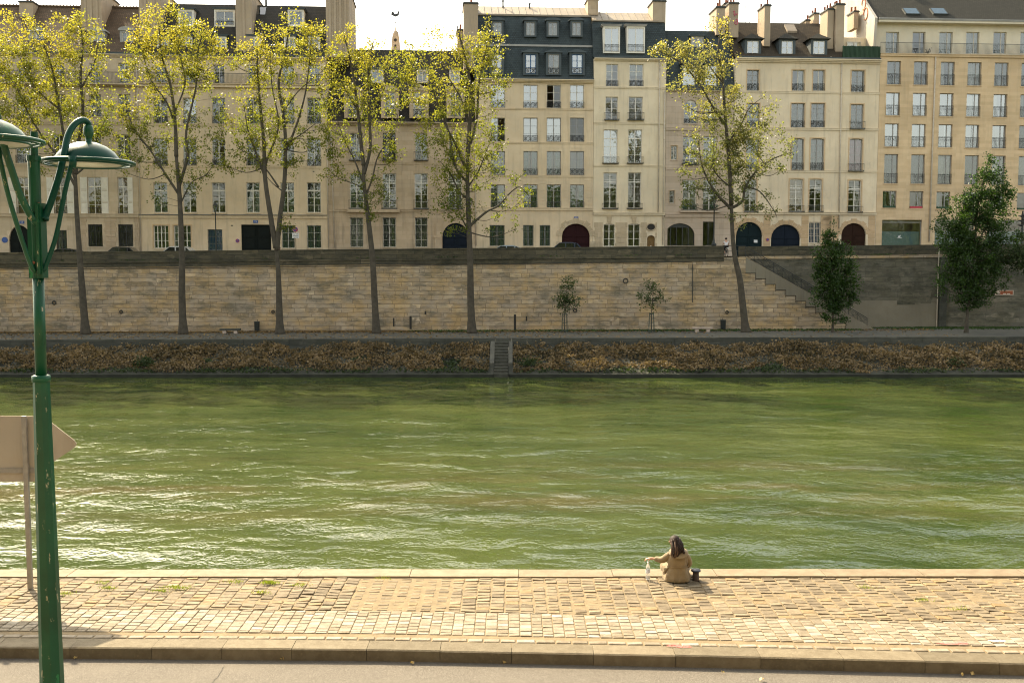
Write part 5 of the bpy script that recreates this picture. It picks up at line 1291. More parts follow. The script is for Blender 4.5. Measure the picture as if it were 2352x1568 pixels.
# kerb stones
m = MB(); x = -XN
joints = []
while x < XN:
    L_ = rs.uniform(1.15, 1.4); ka, kb = kerb_y(x), kerb_y(x+L_)
    g = 0.004; dz = rs.uniform(-0.006, 0.006)
    b = [(x+g, ka, -0.3), (x+L_-g, kb, -0.3), (x+L_-g, kb+0.40, -0.3), (x+g, ka+0.40, -0.3)]
    m.hexa(b, [(x+g, ka+0.0, -0.02+dz), (x+L_-g, kb+0.0, -0.02+dz), (x+L_-g, kb+0.40, 0.0+dz), (x+g, ka+0.40, 0.0+dz)])
    m.hexa([(x+g, ka, -0.019+dz), (x+L_-g, kb, -0.019+dz), (x+L_-g, kb+0.40, 0.001+dz), (x+g, ka+0.40, 0.001+dz)], [(x+g, ka+0.025, 0.0+dz), (x+L_-g, kb+0.025, 0.0+dz), (x+L_-g, kb+0.39, 0.006+dz), (x+g, ka+0.39, 0.006+dz)])
    joints.append(x); x += L_
tag(m.build('kerb', M['kerb']), kind='structure')
m = MB(); x = -XN
while x < XN:
    L_ = rs.uniform(0.26, 0.36); y = kerb_y(x+L_/2)+0.42; stone(m, x, x+L_-0.02, y, y+0.13, 0.012, 0.08, 0.008, 0.004, 0.01); x += L_
r0 = 0.42+0.13+0.17
x = -XN
while x < XN:          # pale setts laid in courses running away from the kerb
    L_ = rs.uniform(0.185, 0.215); xm = x+L_/2; wv = 0.015*noise.noise(Vector((xm*0.6, 0, 0)))
    y = kerb_y(xm)+r0-rs.uniform(0, 0.1); ye = kerb_y(xm)+r0+1.14
    while y < ye-0.05:
        d = min(rs.uniform(0.14, 0.18), ye-y)
        if y+d > kerb_y(xm)+r0+0.03: stone(m, x+0.004, x+L_-0.007, max(y, kerb_y(xm)+r0), y+d-0.008, 0.008+rs.uniform(-0.004, 0.004), 0.08, 0.006, 0.004, 0.006)
        y += d
    x += L_
tag(m.build('sett_paving', M['sett']), kind='structure')
m = MB(); x = -XN
while x < XN:          # rough old cobbles
    L_ = rs.uniform(0.235, 0.29); xm = x+L_/2; y = kerb_y(xm)+r0+1.16-rs.uniform(0, 0.12); ye = YE-0.535; y0_ = kerb_y(xm)+r0+1.155
    while y < ye-0.04:
        d = min(rs.uniform(0.15, 0.20), ye-y); ya = max(y, y0_)
        patch = (-3.1 < xm < -1.3); bald = noise.noise(Vector((xm*0.45, y*1.2, 8))) > 0.25; raised = noise.noise(Vector((xm*0.35, y*0.8, 3)))
        wob = 0.012*noise.noise(Vector((y*2, xm, 1)))
        if y+d-ya > 0.06:
            if patch: stone(m, x+0.025, x+L_-0.035, ya+0.012, y+d-0.045, 0.0+rs.uniform(-0.008, 0.008), 0.06, 0.02, 0.006, 0.012)
            elif bald: stone(m, x+0.008, x+L_-0.014, ya+0.006, y+d-0.02, 0.002+rs.uniform(-0.010, 0.010), 0.07, 0.02, 0.010, 0.014)
            else: stone(m, x+0.003+wob, x+L_-0.012+wob, ya+0.002, y+d-0.012, 0.008+0.012*max(0, raised)+rs.uniform(-0.007, 0.007), 0.09, 0.012, 0.007+0.014*max(0, raised), 0.008)
        y += d
    x += L_
tag(m.build('cobble_paving', M['cobble']), kind='structure')
m = MB(); x = -XN*3
while x < XN*3:
    L_ = rs.uniform(1.9, 2.7); dz = rs.uniform(-0.008, 0.008)
    m.hexa([(x+0.006,YE-0.52,-0.5),(x+L_-0.006,YE-0.52,-0.5),(x+L_-0.006,YE,-0.5),(x+0.006,YE,-0.5)], [(x+0.006,YE-0.52,0.03+dz),(x+L_-0.006,YE-0.52,0.03+dz),(x+L_-0.006,YE-0.02,0.025+dz),(x+0.006,YE-0.02,0.025+dz)]); x += L_
tag(m.build('quay_edge_stones', M['edge']), kind='structure')
m = MB()
for i in range(n):
    a = -150+300*i/n; b = -150+300*(i+1)/n
    m.face([(a,1.4,-0.2),(b,1.4,-0.2),(b,kerb_y(b)+0.05,-0.2),(a,kerb_y(a)+0.05,-0.2)])
tag(m.build('road', M['asphalt']), kind='structure')
m = MB(); p = at_z(515, 1530, -0.19); q = at_z(488, 1568, -0.19); pts = []
for i in range(9):
    t = i/8; pts.append(Vector((p.x+(q.x-p.x)*t+random.uniform(-0.02, 0.02), p.y+(q.y-p.y)*t*1.0, -0.196)))
for i in range(8): m.face([pts[i]+Vector((-0.006,0,0)), pts[i]+Vector((0.006,0,0)), pts[i+1]+Vector((0.006,0,0)), pts[i+1]+Vector((-0.006,0,0))])
cr = m.build('road_crack', M['black']); tag(cr, kind='structure')
# grass tufts between cobbles
tf = MB()
for (u, v, c_) in ((620, 1340, 200), (540, 1338, 60), (395, 1350, 70), (415, 1352, 70), (367, 1358, 60), (250, 1352, 60), (150, 1365, 60), (600, 1362, 60), (690, 1345, 50), (1990, 1350, 40), (2120, 1380, 50), (2200, 1400, 40), (240, 1340, 40), (880, 1330, 25)):
    p = at_z(u, v, 0.02)
    for _ in range(c_):
        q = p+Vector((rn.gauss(0, 0.09), rn.gauss(0, 0.04), rn.uniform(0, 0.03))); d = Vector((rn.uniform(-1,1), rn.uniform(-1,1), 1.2)).normalized()*rn.uniform(0.03, 0.07); e = Vector((0.006, 0.002, 0)); tf.face([q-e, q+e, q+d])
tag(tf.build('grass_tufts', leafmat('tuft_green', [(0.0, (0.10,0.14,0.02)), (1.0, (0.22,0.26,0.04))], 0.35)), 'yellow-green grass tufts growing between the cobbles', 'grass', kind='stuff')
nl = MB()
for (u, v) in ((1310, 1515), (1296, 1519), (1604, 1523), (1691, 1524), (1770, 1528), (1788, 1526), (648, 1513), (1155, 1520), (2140, 1540), (2212, 1549), (2235, 1548), (1750, 1560), (1245, 1510), (945, 1521), (1660, 1545), (175, 1510)):
    p = at_z(u, v, -0.18); 
    for _ in range(2): leaf(nl, p+Vector((rn.uniform(-.03,.03), rn.uniform(-.03,.02), 0.02)), rn.uniform(0.05, 0.085), rn)
tag(nl.build('gutter_leaves', leafmat('dry_gutter_leaf', [(0.0, (0.35,0.22,0.07)), (1.0, (0.55,0.42,0.2))], 0.3)), 'dry curled leaves lying in the gutter below the kerb', 'leaf litter', kind='stuff')
# paint splashes on the paving
def splash(name, u, v, rx, ry, mat, seed):
    p = at_z(u, v, 0.018); m = MB(); r_ = random.Random(seed); pts = []
    for i in range(20):
        a = 2*PI*i/20; k = r_.uniform(0.6, 1.1); pts.append((p.x+rx*k*math.cos(a), p.y+ry*k*math.sin(a), 0.021))
    m.face(pts); o = m.build(name, mat); return tag(o, kind='structure')
def thinpaint(name, col, al):
    m, nt, b = new_mat(name); b.inputs['Base Color'].default_value = (*col, 1); b.inputs['Roughness'].default_value = 0.8
    t = nt.nodes.new('ShaderNodeBsdfTransparent'); ms = nt.nodes.new('ShaderNodeMixShader'); nt.links.new(ramp(nt, noi(nt, texco(nt), 14, 5, 0.7), [(0.35, 0.05), (0.62, al)]), ms.inputs[0])
    nt.links.new(t.outputs[0], ms.inputs[1]); nt.links.new(b.outputs[0], ms.inputs[2]); nt.links.new(ms.outputs[0], nt.nodes['Material Output'].inputs[0]); return m
pkm = thinpaint('pink_paint', (0.62, 0.16, 0.15), 0.8)
splash('pink_paint_mark', 2192, 1476, 0.30, 0.09, pkm, 3); splash('pink_paint_mark', 1560, 1483, 0.28, 0.07, pkm, 4); splash('white_paint_mark', 2290, 1471, 0.16, 0.05, thinpaint('white_paint_mark', (0.8,0.8,0.78), 0.9), 5)
# near embankment wall and promenade the camera stands on
nw = empty('near_embankment_wall', (0, 0, 0), 0, 'stone embankment wall on the near side below the viewpoint', 'wall')
m = MB(); m.box(-150, 150, 0.5, 1.0, -3.2, 5.3); m.box(-150, 150, 0.45, 1.1, 5.301, 5.5); m.build('wall_masonry', M['quaystone'], nw)
tag(sheet('promenade', [[(-150,-60,4.6),(150,-60,4.6),(150,0.5,4.6),(-150,0.5,4.6)]], M['street']), kind='structure')

# leafy belt on the promenade behind the viewpoint: the lower windows mirror it
rb = random.Random(77); tbm = MB()
for k in range(26):
    cx = -115+k*9.2+rb.uniform(-2, 2); top = rb.uniform(19, 25)
    for _ in range(900):
        q = Vector((rb.gauss(0, 2.3), rb.gauss(0, 1.8), 0)); z = 8+(top-8)*rb.random()
        p = Vector((cx+q.x, -13+q.y, z)); a = Vector((rb.gauss(0,1), rb.gauss(0,1), rb.gauss(0,1))).normalized()*0.75; b_ = a.orthogonal().normalized()*0.6
        tbm.face([p-a, p+b_, p+a, p-b_])
    tbm.tube([(cx, -13, 4.5), (cx+rb.uniform(-1, 1), -13, top-3)], [0.35, 0.1], 6)
tag(tbm.build('tree_belt', leafmat('belt_leaf', [(0.0, (0.05,0.09,0.02)), (1.0, (0.14,0.18,0.04))], 0.4)), 'row of green trees on the near embankment mirrored in the far windows', 'trees', kind='stuff')

# ------------------------------------------------------------ trees
M['bark'] = simple('grey_bark', (0.065, 0.055, 0.04), 0.95, 0.35, 2.5, bmp=0.8)
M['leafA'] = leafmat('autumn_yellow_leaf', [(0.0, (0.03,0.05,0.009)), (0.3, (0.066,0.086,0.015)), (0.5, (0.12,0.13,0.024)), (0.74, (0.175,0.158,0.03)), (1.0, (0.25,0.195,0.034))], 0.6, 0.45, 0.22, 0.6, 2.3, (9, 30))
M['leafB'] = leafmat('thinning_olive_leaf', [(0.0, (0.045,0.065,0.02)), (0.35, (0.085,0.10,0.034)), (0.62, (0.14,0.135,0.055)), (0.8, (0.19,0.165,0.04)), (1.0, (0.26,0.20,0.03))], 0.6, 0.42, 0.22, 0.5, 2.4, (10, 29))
M['leafD'] = leafmat('dark_green_leaf', [(0.0, (0.012,0.034,0.006)), (0.6, (0.028,0.065,0.010)), (1.0, (0.06,0.115,0.018))], 0.4, 0.5, 0.5, 0.4, 1.8)
M['leafS'] = leafmat('sapling_leaf', [(0.0, (0.0240,0.0480,0.0160)), (0.6, (0.0560,0.0880,0.0240)), (1.0, (0.0960,0.0960,0.0320))], 0.4, 0.5, 0.5, 0.3, 1.5)
def interp(pts, n=6):
    out = []
    for i in range(len(pts)-1):
        p0 = pts[max(i-1,0)]; p1 = pts[i]; p2 = pts[i+1]; p3 = pts[min(i+2,len(pts)-1)]
        for k in range(n):
            t = k/n; out.append(0.5*((2*p1)+(p2-p0)*t+(2*p0-5*p1+4*p2-p3)*t*t+(3*p1-p0-3*p2+p3)*t*t*t))
    out.append(pts[-1].copy()); return out
def tree(name, label, Y, trunk, limbs, crown, mat, seed, nc=1.0, leafs=0.18, per=33, group=None, cat='tree', r0=0.42, spread=0.42, bark='bark', tw=0.022):
    rn = random.Random(seed)
    base = at_y(*trunk[0][:2], Y); bz = z_path(base.x, Y)
    root = empty(name, (base.x, Y, bz), 0, label, cat, group); O = Vector((base.x, Y, bz))
    def P(u, v, dy=0.0): return at_y(u, v, Y+dy) - O
    tb = MB(); skel = []
    tp = [P(t[0], t[1], t[2] if len(t) > 2 else 0) for t in trunk]; tp[0].z = -0.1; tp = interp(tp)
    n = len(tp)
    rad = [r0*(1-0.60*(i/(n-1)))*(1.0+0.45*max(0, 1-i/3.0)) for i in range(n)]
    tb.tube(tp, rad, 12)
    skel += [(p, r) for p, r in zip(tp[n//3:], rad[n//3:])]
    for lb in limbs:
        rr = lb[0]; lp = interp([P(q[0], q[1], q[2] if len(q) > 2 else 0) for q in lb[1]]); n = len(lp)
        lr = [rr*(1-0.78*i/(n-1)) for i in range(n)]
        tb.tube(lp, lr, 8); skel += [(p, r) for p, r in zip(lp, lr)]
    cl = []
    pxm = 2287.0/Y
    for e in crown:
        u, v, ru, rv = e[:4]; dens = e[4] if len(e) > 4 else 1.0
        c = P(u, v); R = Vector((ru*1.1/pxm, min(ru, rv)/pxm*0.85, rv*1.1/pxm))
        k = int(ru*rv/58.0*dens*nc)
        for _ in range(k):
            while True:
                q = Vector((rn.uniform(-1,1), rn.uniform(-1,1), rn.uniform(-1,1)))
                if q.length <= 1: break
            hk = 1.45 if rn.random() < 0.14 else 1.0
            cl.append(c+Vector((q.x*R.x, q.y*R.y, q.z*R.z))*hk)
    # secondary branches, then twigs
    rn.shuffle(cl); ns = max(6, len(cl)//6); sk2 = list(skel); 
    def attach(p, sk, up):
        best = None; bd = 1e9
        for q, r in sk:
            d = (q-p).length + up*max(0, q.z-p.z+0.3)
            if d < bd: bd = d; best = (q, r)
        return best
    for p in cl[:ns]:
        q, r = attach(p, skel, 2.5); mid = (p+q)/2+Vector((rn.gauss(0,0.15), rn.gauss(0,0.15), -0.12*(p-q).length+rn.gauss(0,0.1)))
        br = interp([q, mid, p], 4); r1 = min(r*0.55, 0.02+0.012*(p-q).length)
        rr = [r1*(1-0.7*i/(len(br)-1)) for i in range(len(br))]; tb.tube(br, rr, 5, False); sk2 += [(b, x) for b, x in zip(br[1:], rr[1:])]
    lf = MB()
    for idx, p in enumerate(cl):
        if idx >= ns:
            q, r = attach(p, sk2, 1.0); mid = (p+q)/2+Vector((rn.gauss(0,0.08), rn.gauss(0,0.08), rn.gauss(0,0.08)))
            tb.tube([q, mid, p], [min(r, tw), tw*0.7, tw*0.4], 3, False)
        else: q = p-Vector((0,0,0.3))
        k = int(per*rn.uniform(0.35, 1.5)); d = (p-q)
        for _ in range(k):
            t = rn.uniform(0.45, 1.15); c = q+d*t if d.length < 2.2 else p-d.normalized()*rn.uniform(0, 0.7)
            leaf(lf, c+Vector((rn.gauss(0, spread*0.6), rn.gauss(0, spread*0.6), rn.gauss(0, spread*0.5))), leafs*rn.uniform(0.7, 1.25), rn)
    tb.build('trunk', M[bark], root, True); lf.build('crown', mat, root)
    return root
G1 = 'tall thin autumn trees on the lower quay'
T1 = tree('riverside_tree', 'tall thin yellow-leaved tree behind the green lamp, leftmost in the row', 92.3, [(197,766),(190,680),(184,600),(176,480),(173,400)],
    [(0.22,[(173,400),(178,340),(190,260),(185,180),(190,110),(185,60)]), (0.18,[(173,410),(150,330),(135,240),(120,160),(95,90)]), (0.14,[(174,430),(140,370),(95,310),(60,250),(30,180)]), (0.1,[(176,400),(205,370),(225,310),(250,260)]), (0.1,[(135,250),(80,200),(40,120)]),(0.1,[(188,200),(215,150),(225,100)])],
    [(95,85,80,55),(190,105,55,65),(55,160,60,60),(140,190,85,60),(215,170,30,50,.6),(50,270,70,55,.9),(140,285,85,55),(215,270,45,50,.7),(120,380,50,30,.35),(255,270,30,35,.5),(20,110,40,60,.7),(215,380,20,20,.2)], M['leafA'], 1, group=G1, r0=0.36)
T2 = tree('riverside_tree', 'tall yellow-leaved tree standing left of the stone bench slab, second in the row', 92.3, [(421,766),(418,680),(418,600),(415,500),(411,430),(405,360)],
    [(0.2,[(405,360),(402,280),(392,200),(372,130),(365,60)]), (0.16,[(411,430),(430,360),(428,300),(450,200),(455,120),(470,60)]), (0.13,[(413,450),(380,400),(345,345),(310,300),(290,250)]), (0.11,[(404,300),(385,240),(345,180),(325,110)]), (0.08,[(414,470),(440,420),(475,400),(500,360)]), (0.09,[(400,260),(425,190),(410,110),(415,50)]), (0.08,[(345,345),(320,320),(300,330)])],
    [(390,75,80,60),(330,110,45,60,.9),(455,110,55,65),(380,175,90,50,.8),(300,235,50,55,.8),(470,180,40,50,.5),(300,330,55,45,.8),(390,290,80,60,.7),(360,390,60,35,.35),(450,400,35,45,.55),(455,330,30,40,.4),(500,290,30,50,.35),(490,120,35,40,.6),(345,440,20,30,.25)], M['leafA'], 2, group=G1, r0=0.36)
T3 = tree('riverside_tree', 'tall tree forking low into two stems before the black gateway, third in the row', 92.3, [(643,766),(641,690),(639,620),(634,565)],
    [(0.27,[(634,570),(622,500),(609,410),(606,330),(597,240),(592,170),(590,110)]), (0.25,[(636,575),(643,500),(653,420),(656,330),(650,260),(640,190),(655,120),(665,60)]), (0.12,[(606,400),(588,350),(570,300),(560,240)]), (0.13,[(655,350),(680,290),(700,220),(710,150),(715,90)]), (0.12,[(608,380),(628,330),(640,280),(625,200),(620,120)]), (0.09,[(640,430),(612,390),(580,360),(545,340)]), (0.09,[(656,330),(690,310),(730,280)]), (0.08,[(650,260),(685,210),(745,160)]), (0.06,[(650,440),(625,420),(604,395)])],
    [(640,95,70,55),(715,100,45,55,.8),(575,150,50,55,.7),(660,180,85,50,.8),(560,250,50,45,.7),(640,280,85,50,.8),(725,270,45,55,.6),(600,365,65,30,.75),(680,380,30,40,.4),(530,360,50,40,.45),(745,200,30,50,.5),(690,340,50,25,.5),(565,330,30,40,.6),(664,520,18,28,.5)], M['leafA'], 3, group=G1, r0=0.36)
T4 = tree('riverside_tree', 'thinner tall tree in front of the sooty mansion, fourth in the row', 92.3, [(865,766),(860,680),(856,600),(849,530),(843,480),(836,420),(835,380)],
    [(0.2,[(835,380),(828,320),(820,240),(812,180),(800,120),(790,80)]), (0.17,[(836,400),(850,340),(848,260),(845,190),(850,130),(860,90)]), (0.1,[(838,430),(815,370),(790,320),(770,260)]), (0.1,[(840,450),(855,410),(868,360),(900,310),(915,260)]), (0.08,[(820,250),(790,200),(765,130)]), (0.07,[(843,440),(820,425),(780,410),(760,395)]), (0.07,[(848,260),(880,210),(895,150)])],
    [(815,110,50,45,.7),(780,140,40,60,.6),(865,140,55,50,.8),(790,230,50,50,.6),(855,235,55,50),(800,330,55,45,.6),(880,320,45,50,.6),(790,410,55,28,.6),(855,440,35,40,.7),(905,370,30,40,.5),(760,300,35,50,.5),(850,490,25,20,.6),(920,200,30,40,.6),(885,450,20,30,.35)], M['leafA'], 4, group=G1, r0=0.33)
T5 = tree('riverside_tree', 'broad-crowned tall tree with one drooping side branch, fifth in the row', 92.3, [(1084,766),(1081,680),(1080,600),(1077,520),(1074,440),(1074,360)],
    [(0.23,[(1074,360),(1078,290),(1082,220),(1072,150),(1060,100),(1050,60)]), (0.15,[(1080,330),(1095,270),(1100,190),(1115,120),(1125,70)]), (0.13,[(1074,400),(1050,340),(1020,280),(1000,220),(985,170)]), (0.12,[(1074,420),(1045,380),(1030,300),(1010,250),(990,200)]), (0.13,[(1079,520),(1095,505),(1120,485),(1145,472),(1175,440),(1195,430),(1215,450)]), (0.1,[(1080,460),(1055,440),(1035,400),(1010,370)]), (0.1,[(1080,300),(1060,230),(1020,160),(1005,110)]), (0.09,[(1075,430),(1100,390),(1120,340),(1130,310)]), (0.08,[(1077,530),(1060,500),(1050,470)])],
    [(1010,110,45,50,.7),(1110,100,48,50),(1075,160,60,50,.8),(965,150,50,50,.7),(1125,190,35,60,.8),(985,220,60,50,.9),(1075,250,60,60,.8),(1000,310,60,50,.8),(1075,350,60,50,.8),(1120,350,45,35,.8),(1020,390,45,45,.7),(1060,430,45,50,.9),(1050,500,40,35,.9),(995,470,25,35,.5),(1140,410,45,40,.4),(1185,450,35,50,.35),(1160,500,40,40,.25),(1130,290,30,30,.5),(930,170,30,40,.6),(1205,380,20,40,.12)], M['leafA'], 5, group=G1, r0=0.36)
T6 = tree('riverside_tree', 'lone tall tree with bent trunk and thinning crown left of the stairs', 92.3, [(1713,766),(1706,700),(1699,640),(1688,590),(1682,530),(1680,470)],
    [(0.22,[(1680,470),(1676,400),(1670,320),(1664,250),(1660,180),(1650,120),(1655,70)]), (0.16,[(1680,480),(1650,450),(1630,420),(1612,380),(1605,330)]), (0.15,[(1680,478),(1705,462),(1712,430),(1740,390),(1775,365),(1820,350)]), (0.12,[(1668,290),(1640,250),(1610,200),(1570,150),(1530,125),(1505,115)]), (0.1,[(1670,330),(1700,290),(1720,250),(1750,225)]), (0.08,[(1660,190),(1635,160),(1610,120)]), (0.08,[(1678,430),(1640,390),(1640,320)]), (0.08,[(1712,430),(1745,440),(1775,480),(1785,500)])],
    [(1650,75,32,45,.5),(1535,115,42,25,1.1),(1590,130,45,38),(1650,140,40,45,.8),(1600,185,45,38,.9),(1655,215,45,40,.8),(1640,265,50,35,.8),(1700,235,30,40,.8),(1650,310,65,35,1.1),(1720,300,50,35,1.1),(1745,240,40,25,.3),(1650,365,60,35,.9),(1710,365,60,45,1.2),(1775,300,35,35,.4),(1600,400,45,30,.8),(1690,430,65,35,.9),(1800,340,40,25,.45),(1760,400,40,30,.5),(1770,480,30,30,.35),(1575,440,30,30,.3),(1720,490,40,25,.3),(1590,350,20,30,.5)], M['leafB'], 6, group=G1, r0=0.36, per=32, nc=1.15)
tree('dark_green_tree', 'dense dark green tree growing beside the foot of the quay stairs', 92.0, [(1913,757),(1913,720),(1915,690)], [(0.1,[(1915,700),(1913,640),(1915,560),(1912,530)])],
    [(1908,545,18,24,1.6),(1900,575,34,22,2),(1932,585,30,28,2),(1890,612,24,20,1.8),(1925,630,44,34,2.2),(1948,655,22,26,1.8),(1900,672,34,20,2),(1935,692,34,22,1.9),(1908,715,26,18,1.5),(1930,725,20,12,1.2),(1872,640,16,14,1),(1865,668,16,10,1),(1902,700,22,12,1.3),(1950,612,18,18,1.2)], M['leafD'], 7, group='dark green trees by the stairs', r0=0.12, leafs=0.18, per=52, spread=0.36)
tree('dark_green_tree', 'largest dark green tree, spreading in front of the golden block at the right', 91.0, [(2219,759),(2224,700),(2229,650)], [(0.13,[(2229,660),(2235,600),(2240,540),(2245,480),(2262,400),(2272,360)]), (0.08,[(2235,600),(2255,540),(2285,470),(2290,420)]), (0.08,[(2232,640),(2200,580),(2190,520)])],
    [(2273,378,24,26,1.1),(2275,420,38,30,1.5),(2300,450,25,30,1.6),(2225,465,38,32,1.4),(2265,480,50,35,1.8),(2195,510,38,30,1.8),(2240,525,55,35,1.6),(2290,520,30,40,1.3),(2195,560,40,35,1.8),(2240,600,60,45,2.2),(2282,585,38,32,1.8),(2210,650,48,40,2),(2248,652,38,34,2),(2228,690,38,18,1.4),(2325,560,30,30,.6),(2178,600,20,22,1.2),(2170,545,14,14,.9)], M['leafD'], 8, group='dark green trees by the stairs', r0=0.17, leafs=0.18, per=52, spread=0.40)
tree('bushy_green_tree', 'brighter green bushy tree cut by the right edge of the view', 90.0, [(2390,762),(2388,700),(2385,660)], [(0.1,[(2385,670),(2370,620),(2350,590)]), (0.1,[(2385,670),(2395,600),(2400,560)])],
    [(2338,585,34,26,1.8),(2308,592,22,20,1.3),(2355,612,34,18,1.5),(2420,600,50,50,1.8),(2400,550,40,30,1.2)], M['ivyg'], 9, group='dark green trees by the stairs', r0=0.14, leafs=0.17, per=50, spread=0.36)
for sx, src in ((-48.6, T3), (-58.0, T2), (-67.5, T5)):      # the row goes on past the left edge; its shade falls on the river
    c = copy_tree(src); c.location = (sx, 92.3, z_path(sx, 92.3)); c.rotation_euler.z = sx
    c['label'] = {-48.6: 'tall autumn tree just past the left edge shading the river', -58.0: 'tall autumn tree two places past the left edge', -67.5: 'tall autumn tree three places past the left edge'}[sx]
def sapling(label, u, v, crown, seed, lean=0):
    t = tree('sapling', label, 92.8, [(u,v),(u+lean,720),(u+lean+3,690)], [(0.03,[(u+lean+3,700),(u+lean+4,670),(u+lean+2,640)])], crown, M['leafS'], seed, 1.6, 0.17, 13, 'young saplings in wire guards', 'sapling', 0.05, 0.28, tw=0.014)
    g = MB()
    for k in range(8):
        a = 2*PI*k/8; g.tube([(0.33*math.cos(a), 0.33*math.sin(a), 0), (0.2*math.cos(a), 0.2*math.sin(a), 1.75)], 0.016, 4)
    for z in (0.15, 0.9, 1.7):
        r_ = 0.33-0.13*z/1.75; g.tube([(r_*math.cos(a*PI/6), r_*math.sin(a*PI/6), z) for a in range(13)], 0.015, 4, False)
    g.build('tree_guard', M['grille'], t)
    return t
sapling('left one of two saplings in wire guards, with a narrow denser crown', 1297, 762, [(1305,650,18,16,2),(1300,672,24,18,2.2),(1303,695,34,16,1.8),(1286,690,20,14,2),(1325,692,16,14,1.6),(1300,715,12,8,1)], 12, 0)
sapling('right one of two saplings in wire guards, with a wide sparse crown', 1496, 761, [(1500,648,22,16,1.4),(1497,672,34,20,1.2),(1512,680,22,18,1.2),(1486,695,24,12,1.1),(1500,712,14,8,.8)], 13, 0)

# ------------------------------------------------------------ quay furniture on the far bank
M['benchst'] = simple('pale_pinkish_stone', (0.42, 0.34, 0.28), 0.85, 0.15, 3)
def bench(label, u, v, dark=False):
    p = at_y(u, v, 92.8); z = z_path(p.x, 92.8); r = empty('stone_bench', (p.x, 92.8, z), 0, label, 'bench', 'stone benches on the lower quay')
    m = MB(); m.box(-0.95, 0.95, -0.25, 0.25, 0.33, 0.45); m.hexa([(-0.9,-0.22,0.28),(0.9,-0.22,0.28),(0.9,0.22,0.28),(-0.9,0.22,0.28)], [(-0.95,-0.25,0.329),(0.95,-0.25,0.329),(0.95,0.25,0.329),(-0.95,0.25,0.329)]); m.build('seat', M['benchst'] if not dark else M['coping'], r)
    for s in (-1, 1):
        m = MB(); m.box(s*0.52-0.16, s*0.52+0.16, -0.18, 0.18, 0, 0.279); m.build('leg', M['benchst'], r)
bench('pale stone bench beside the lone bent tree', 1613, 760); bench('stone bench with dark slab between second and third tall trees', 529, 764, True)
for u, v, lb in ((1661, 742, 'grey cylindrical bin against the wall beside the bent tree'), (590, 745, 'grey-green bin against the wall left of the forked tree')):
    p = at_y(u, v, 95.0); z = z_path(p.x, 95); r = empty('litter_bin', (p.x, 95.0, z), 0, lb, 'bin', 'grey bins against the quay wall')
    m = MB(); m.lathe([(0.20, 0.1), (0.24, 0.15), (0.26, 0.9), (0.28, 0.92), (0.28, 0.98), (0.22, 0.98)], (0,0,0), 14); m.build('bin_body', M['piped'], r, True)
    m = MB(); m.tube([(0.0, 0.2, 0), (0.0, 0.2, 1.15)], 0.03, 6); m.build('bin_post', M['iron'], r)
def ring(label, u, v, rr=0.26):
    p = at_y(u, v, YW-0.08); m = MB()
    m.tube([(rr*math.cos(t*PI/10), 0, rr*math.sin(t*PI/10)) for t in range(21)], 0.045, 6, False); m.tube([(0, 0.1, rr), (0, -0.06, rr)], 0.05, 6)
    o = m.build('mooring_ring', M['iron'], loc=(p.x, p.y, p.z)); tag(o, label, 'mooring ring', 'iron mooring rings on the quay wall')
ring('large iron mooring ring high on the wall between the two saplings', 1437, 645, 0.22); ring('small mooring ring just right of the left sapling', 1321, 713, 0.16)
ring('small mooring ring on the wall right of the green lamp post', 124, 695, 0.17); ring('mooring ring low on the wall left of the forked tree', 627, 716, 0.13); ring('small mooring ring above the grey bin beside the bent tree', 1670, 717, 0.13); ring('dark mooring ring between the first and second tall trees', 278, 716, 0.14)
# brown tourist sign on right wall
p = at_y(2307, 672, YR-0.08)
bs_ = empty('brown_wall_sign', tuple(p), 0, 'small brown panel with pale border fixed low on the dark wall at the far right', 'sign')
m = MB(); m.box(-0.90, 0.90, -0.01, 0.03, -0.24, 0.24); m.build('sign_border', simple('sign_cream', (0.55, 0.45, 0.36), 0.6), bs_)
m = MB(); m.box(-0.42, 0.82, -0.02, -0.011, -0.18, 0.18); m.build('sign_panel', simple('sign_brown', (0.30, 0.07, 0.02), 0.5), bs_)
m = MB()
for sx in (-0.83, -0.55):
    for sz in (-0.17, 0.08): m.box(sx, sx+0.09, -0.018, -0.011, sz, sz+0.1)
m.build('sign_symbol', simple('sign_brown_dark', (0.12, 0.05, 0.02), 0.5), bs_)
m = MB(); m.box(-0.12, 0.16, -0.026, -0.021, -0.17, -0.07); m.box(0.24, 0.56, -0.026, -0.021, -0.17, -0.07); m.build('sign_lettering', simple('sign_letter', (0.6, 0.5, 0.4), 0.6), bs_)

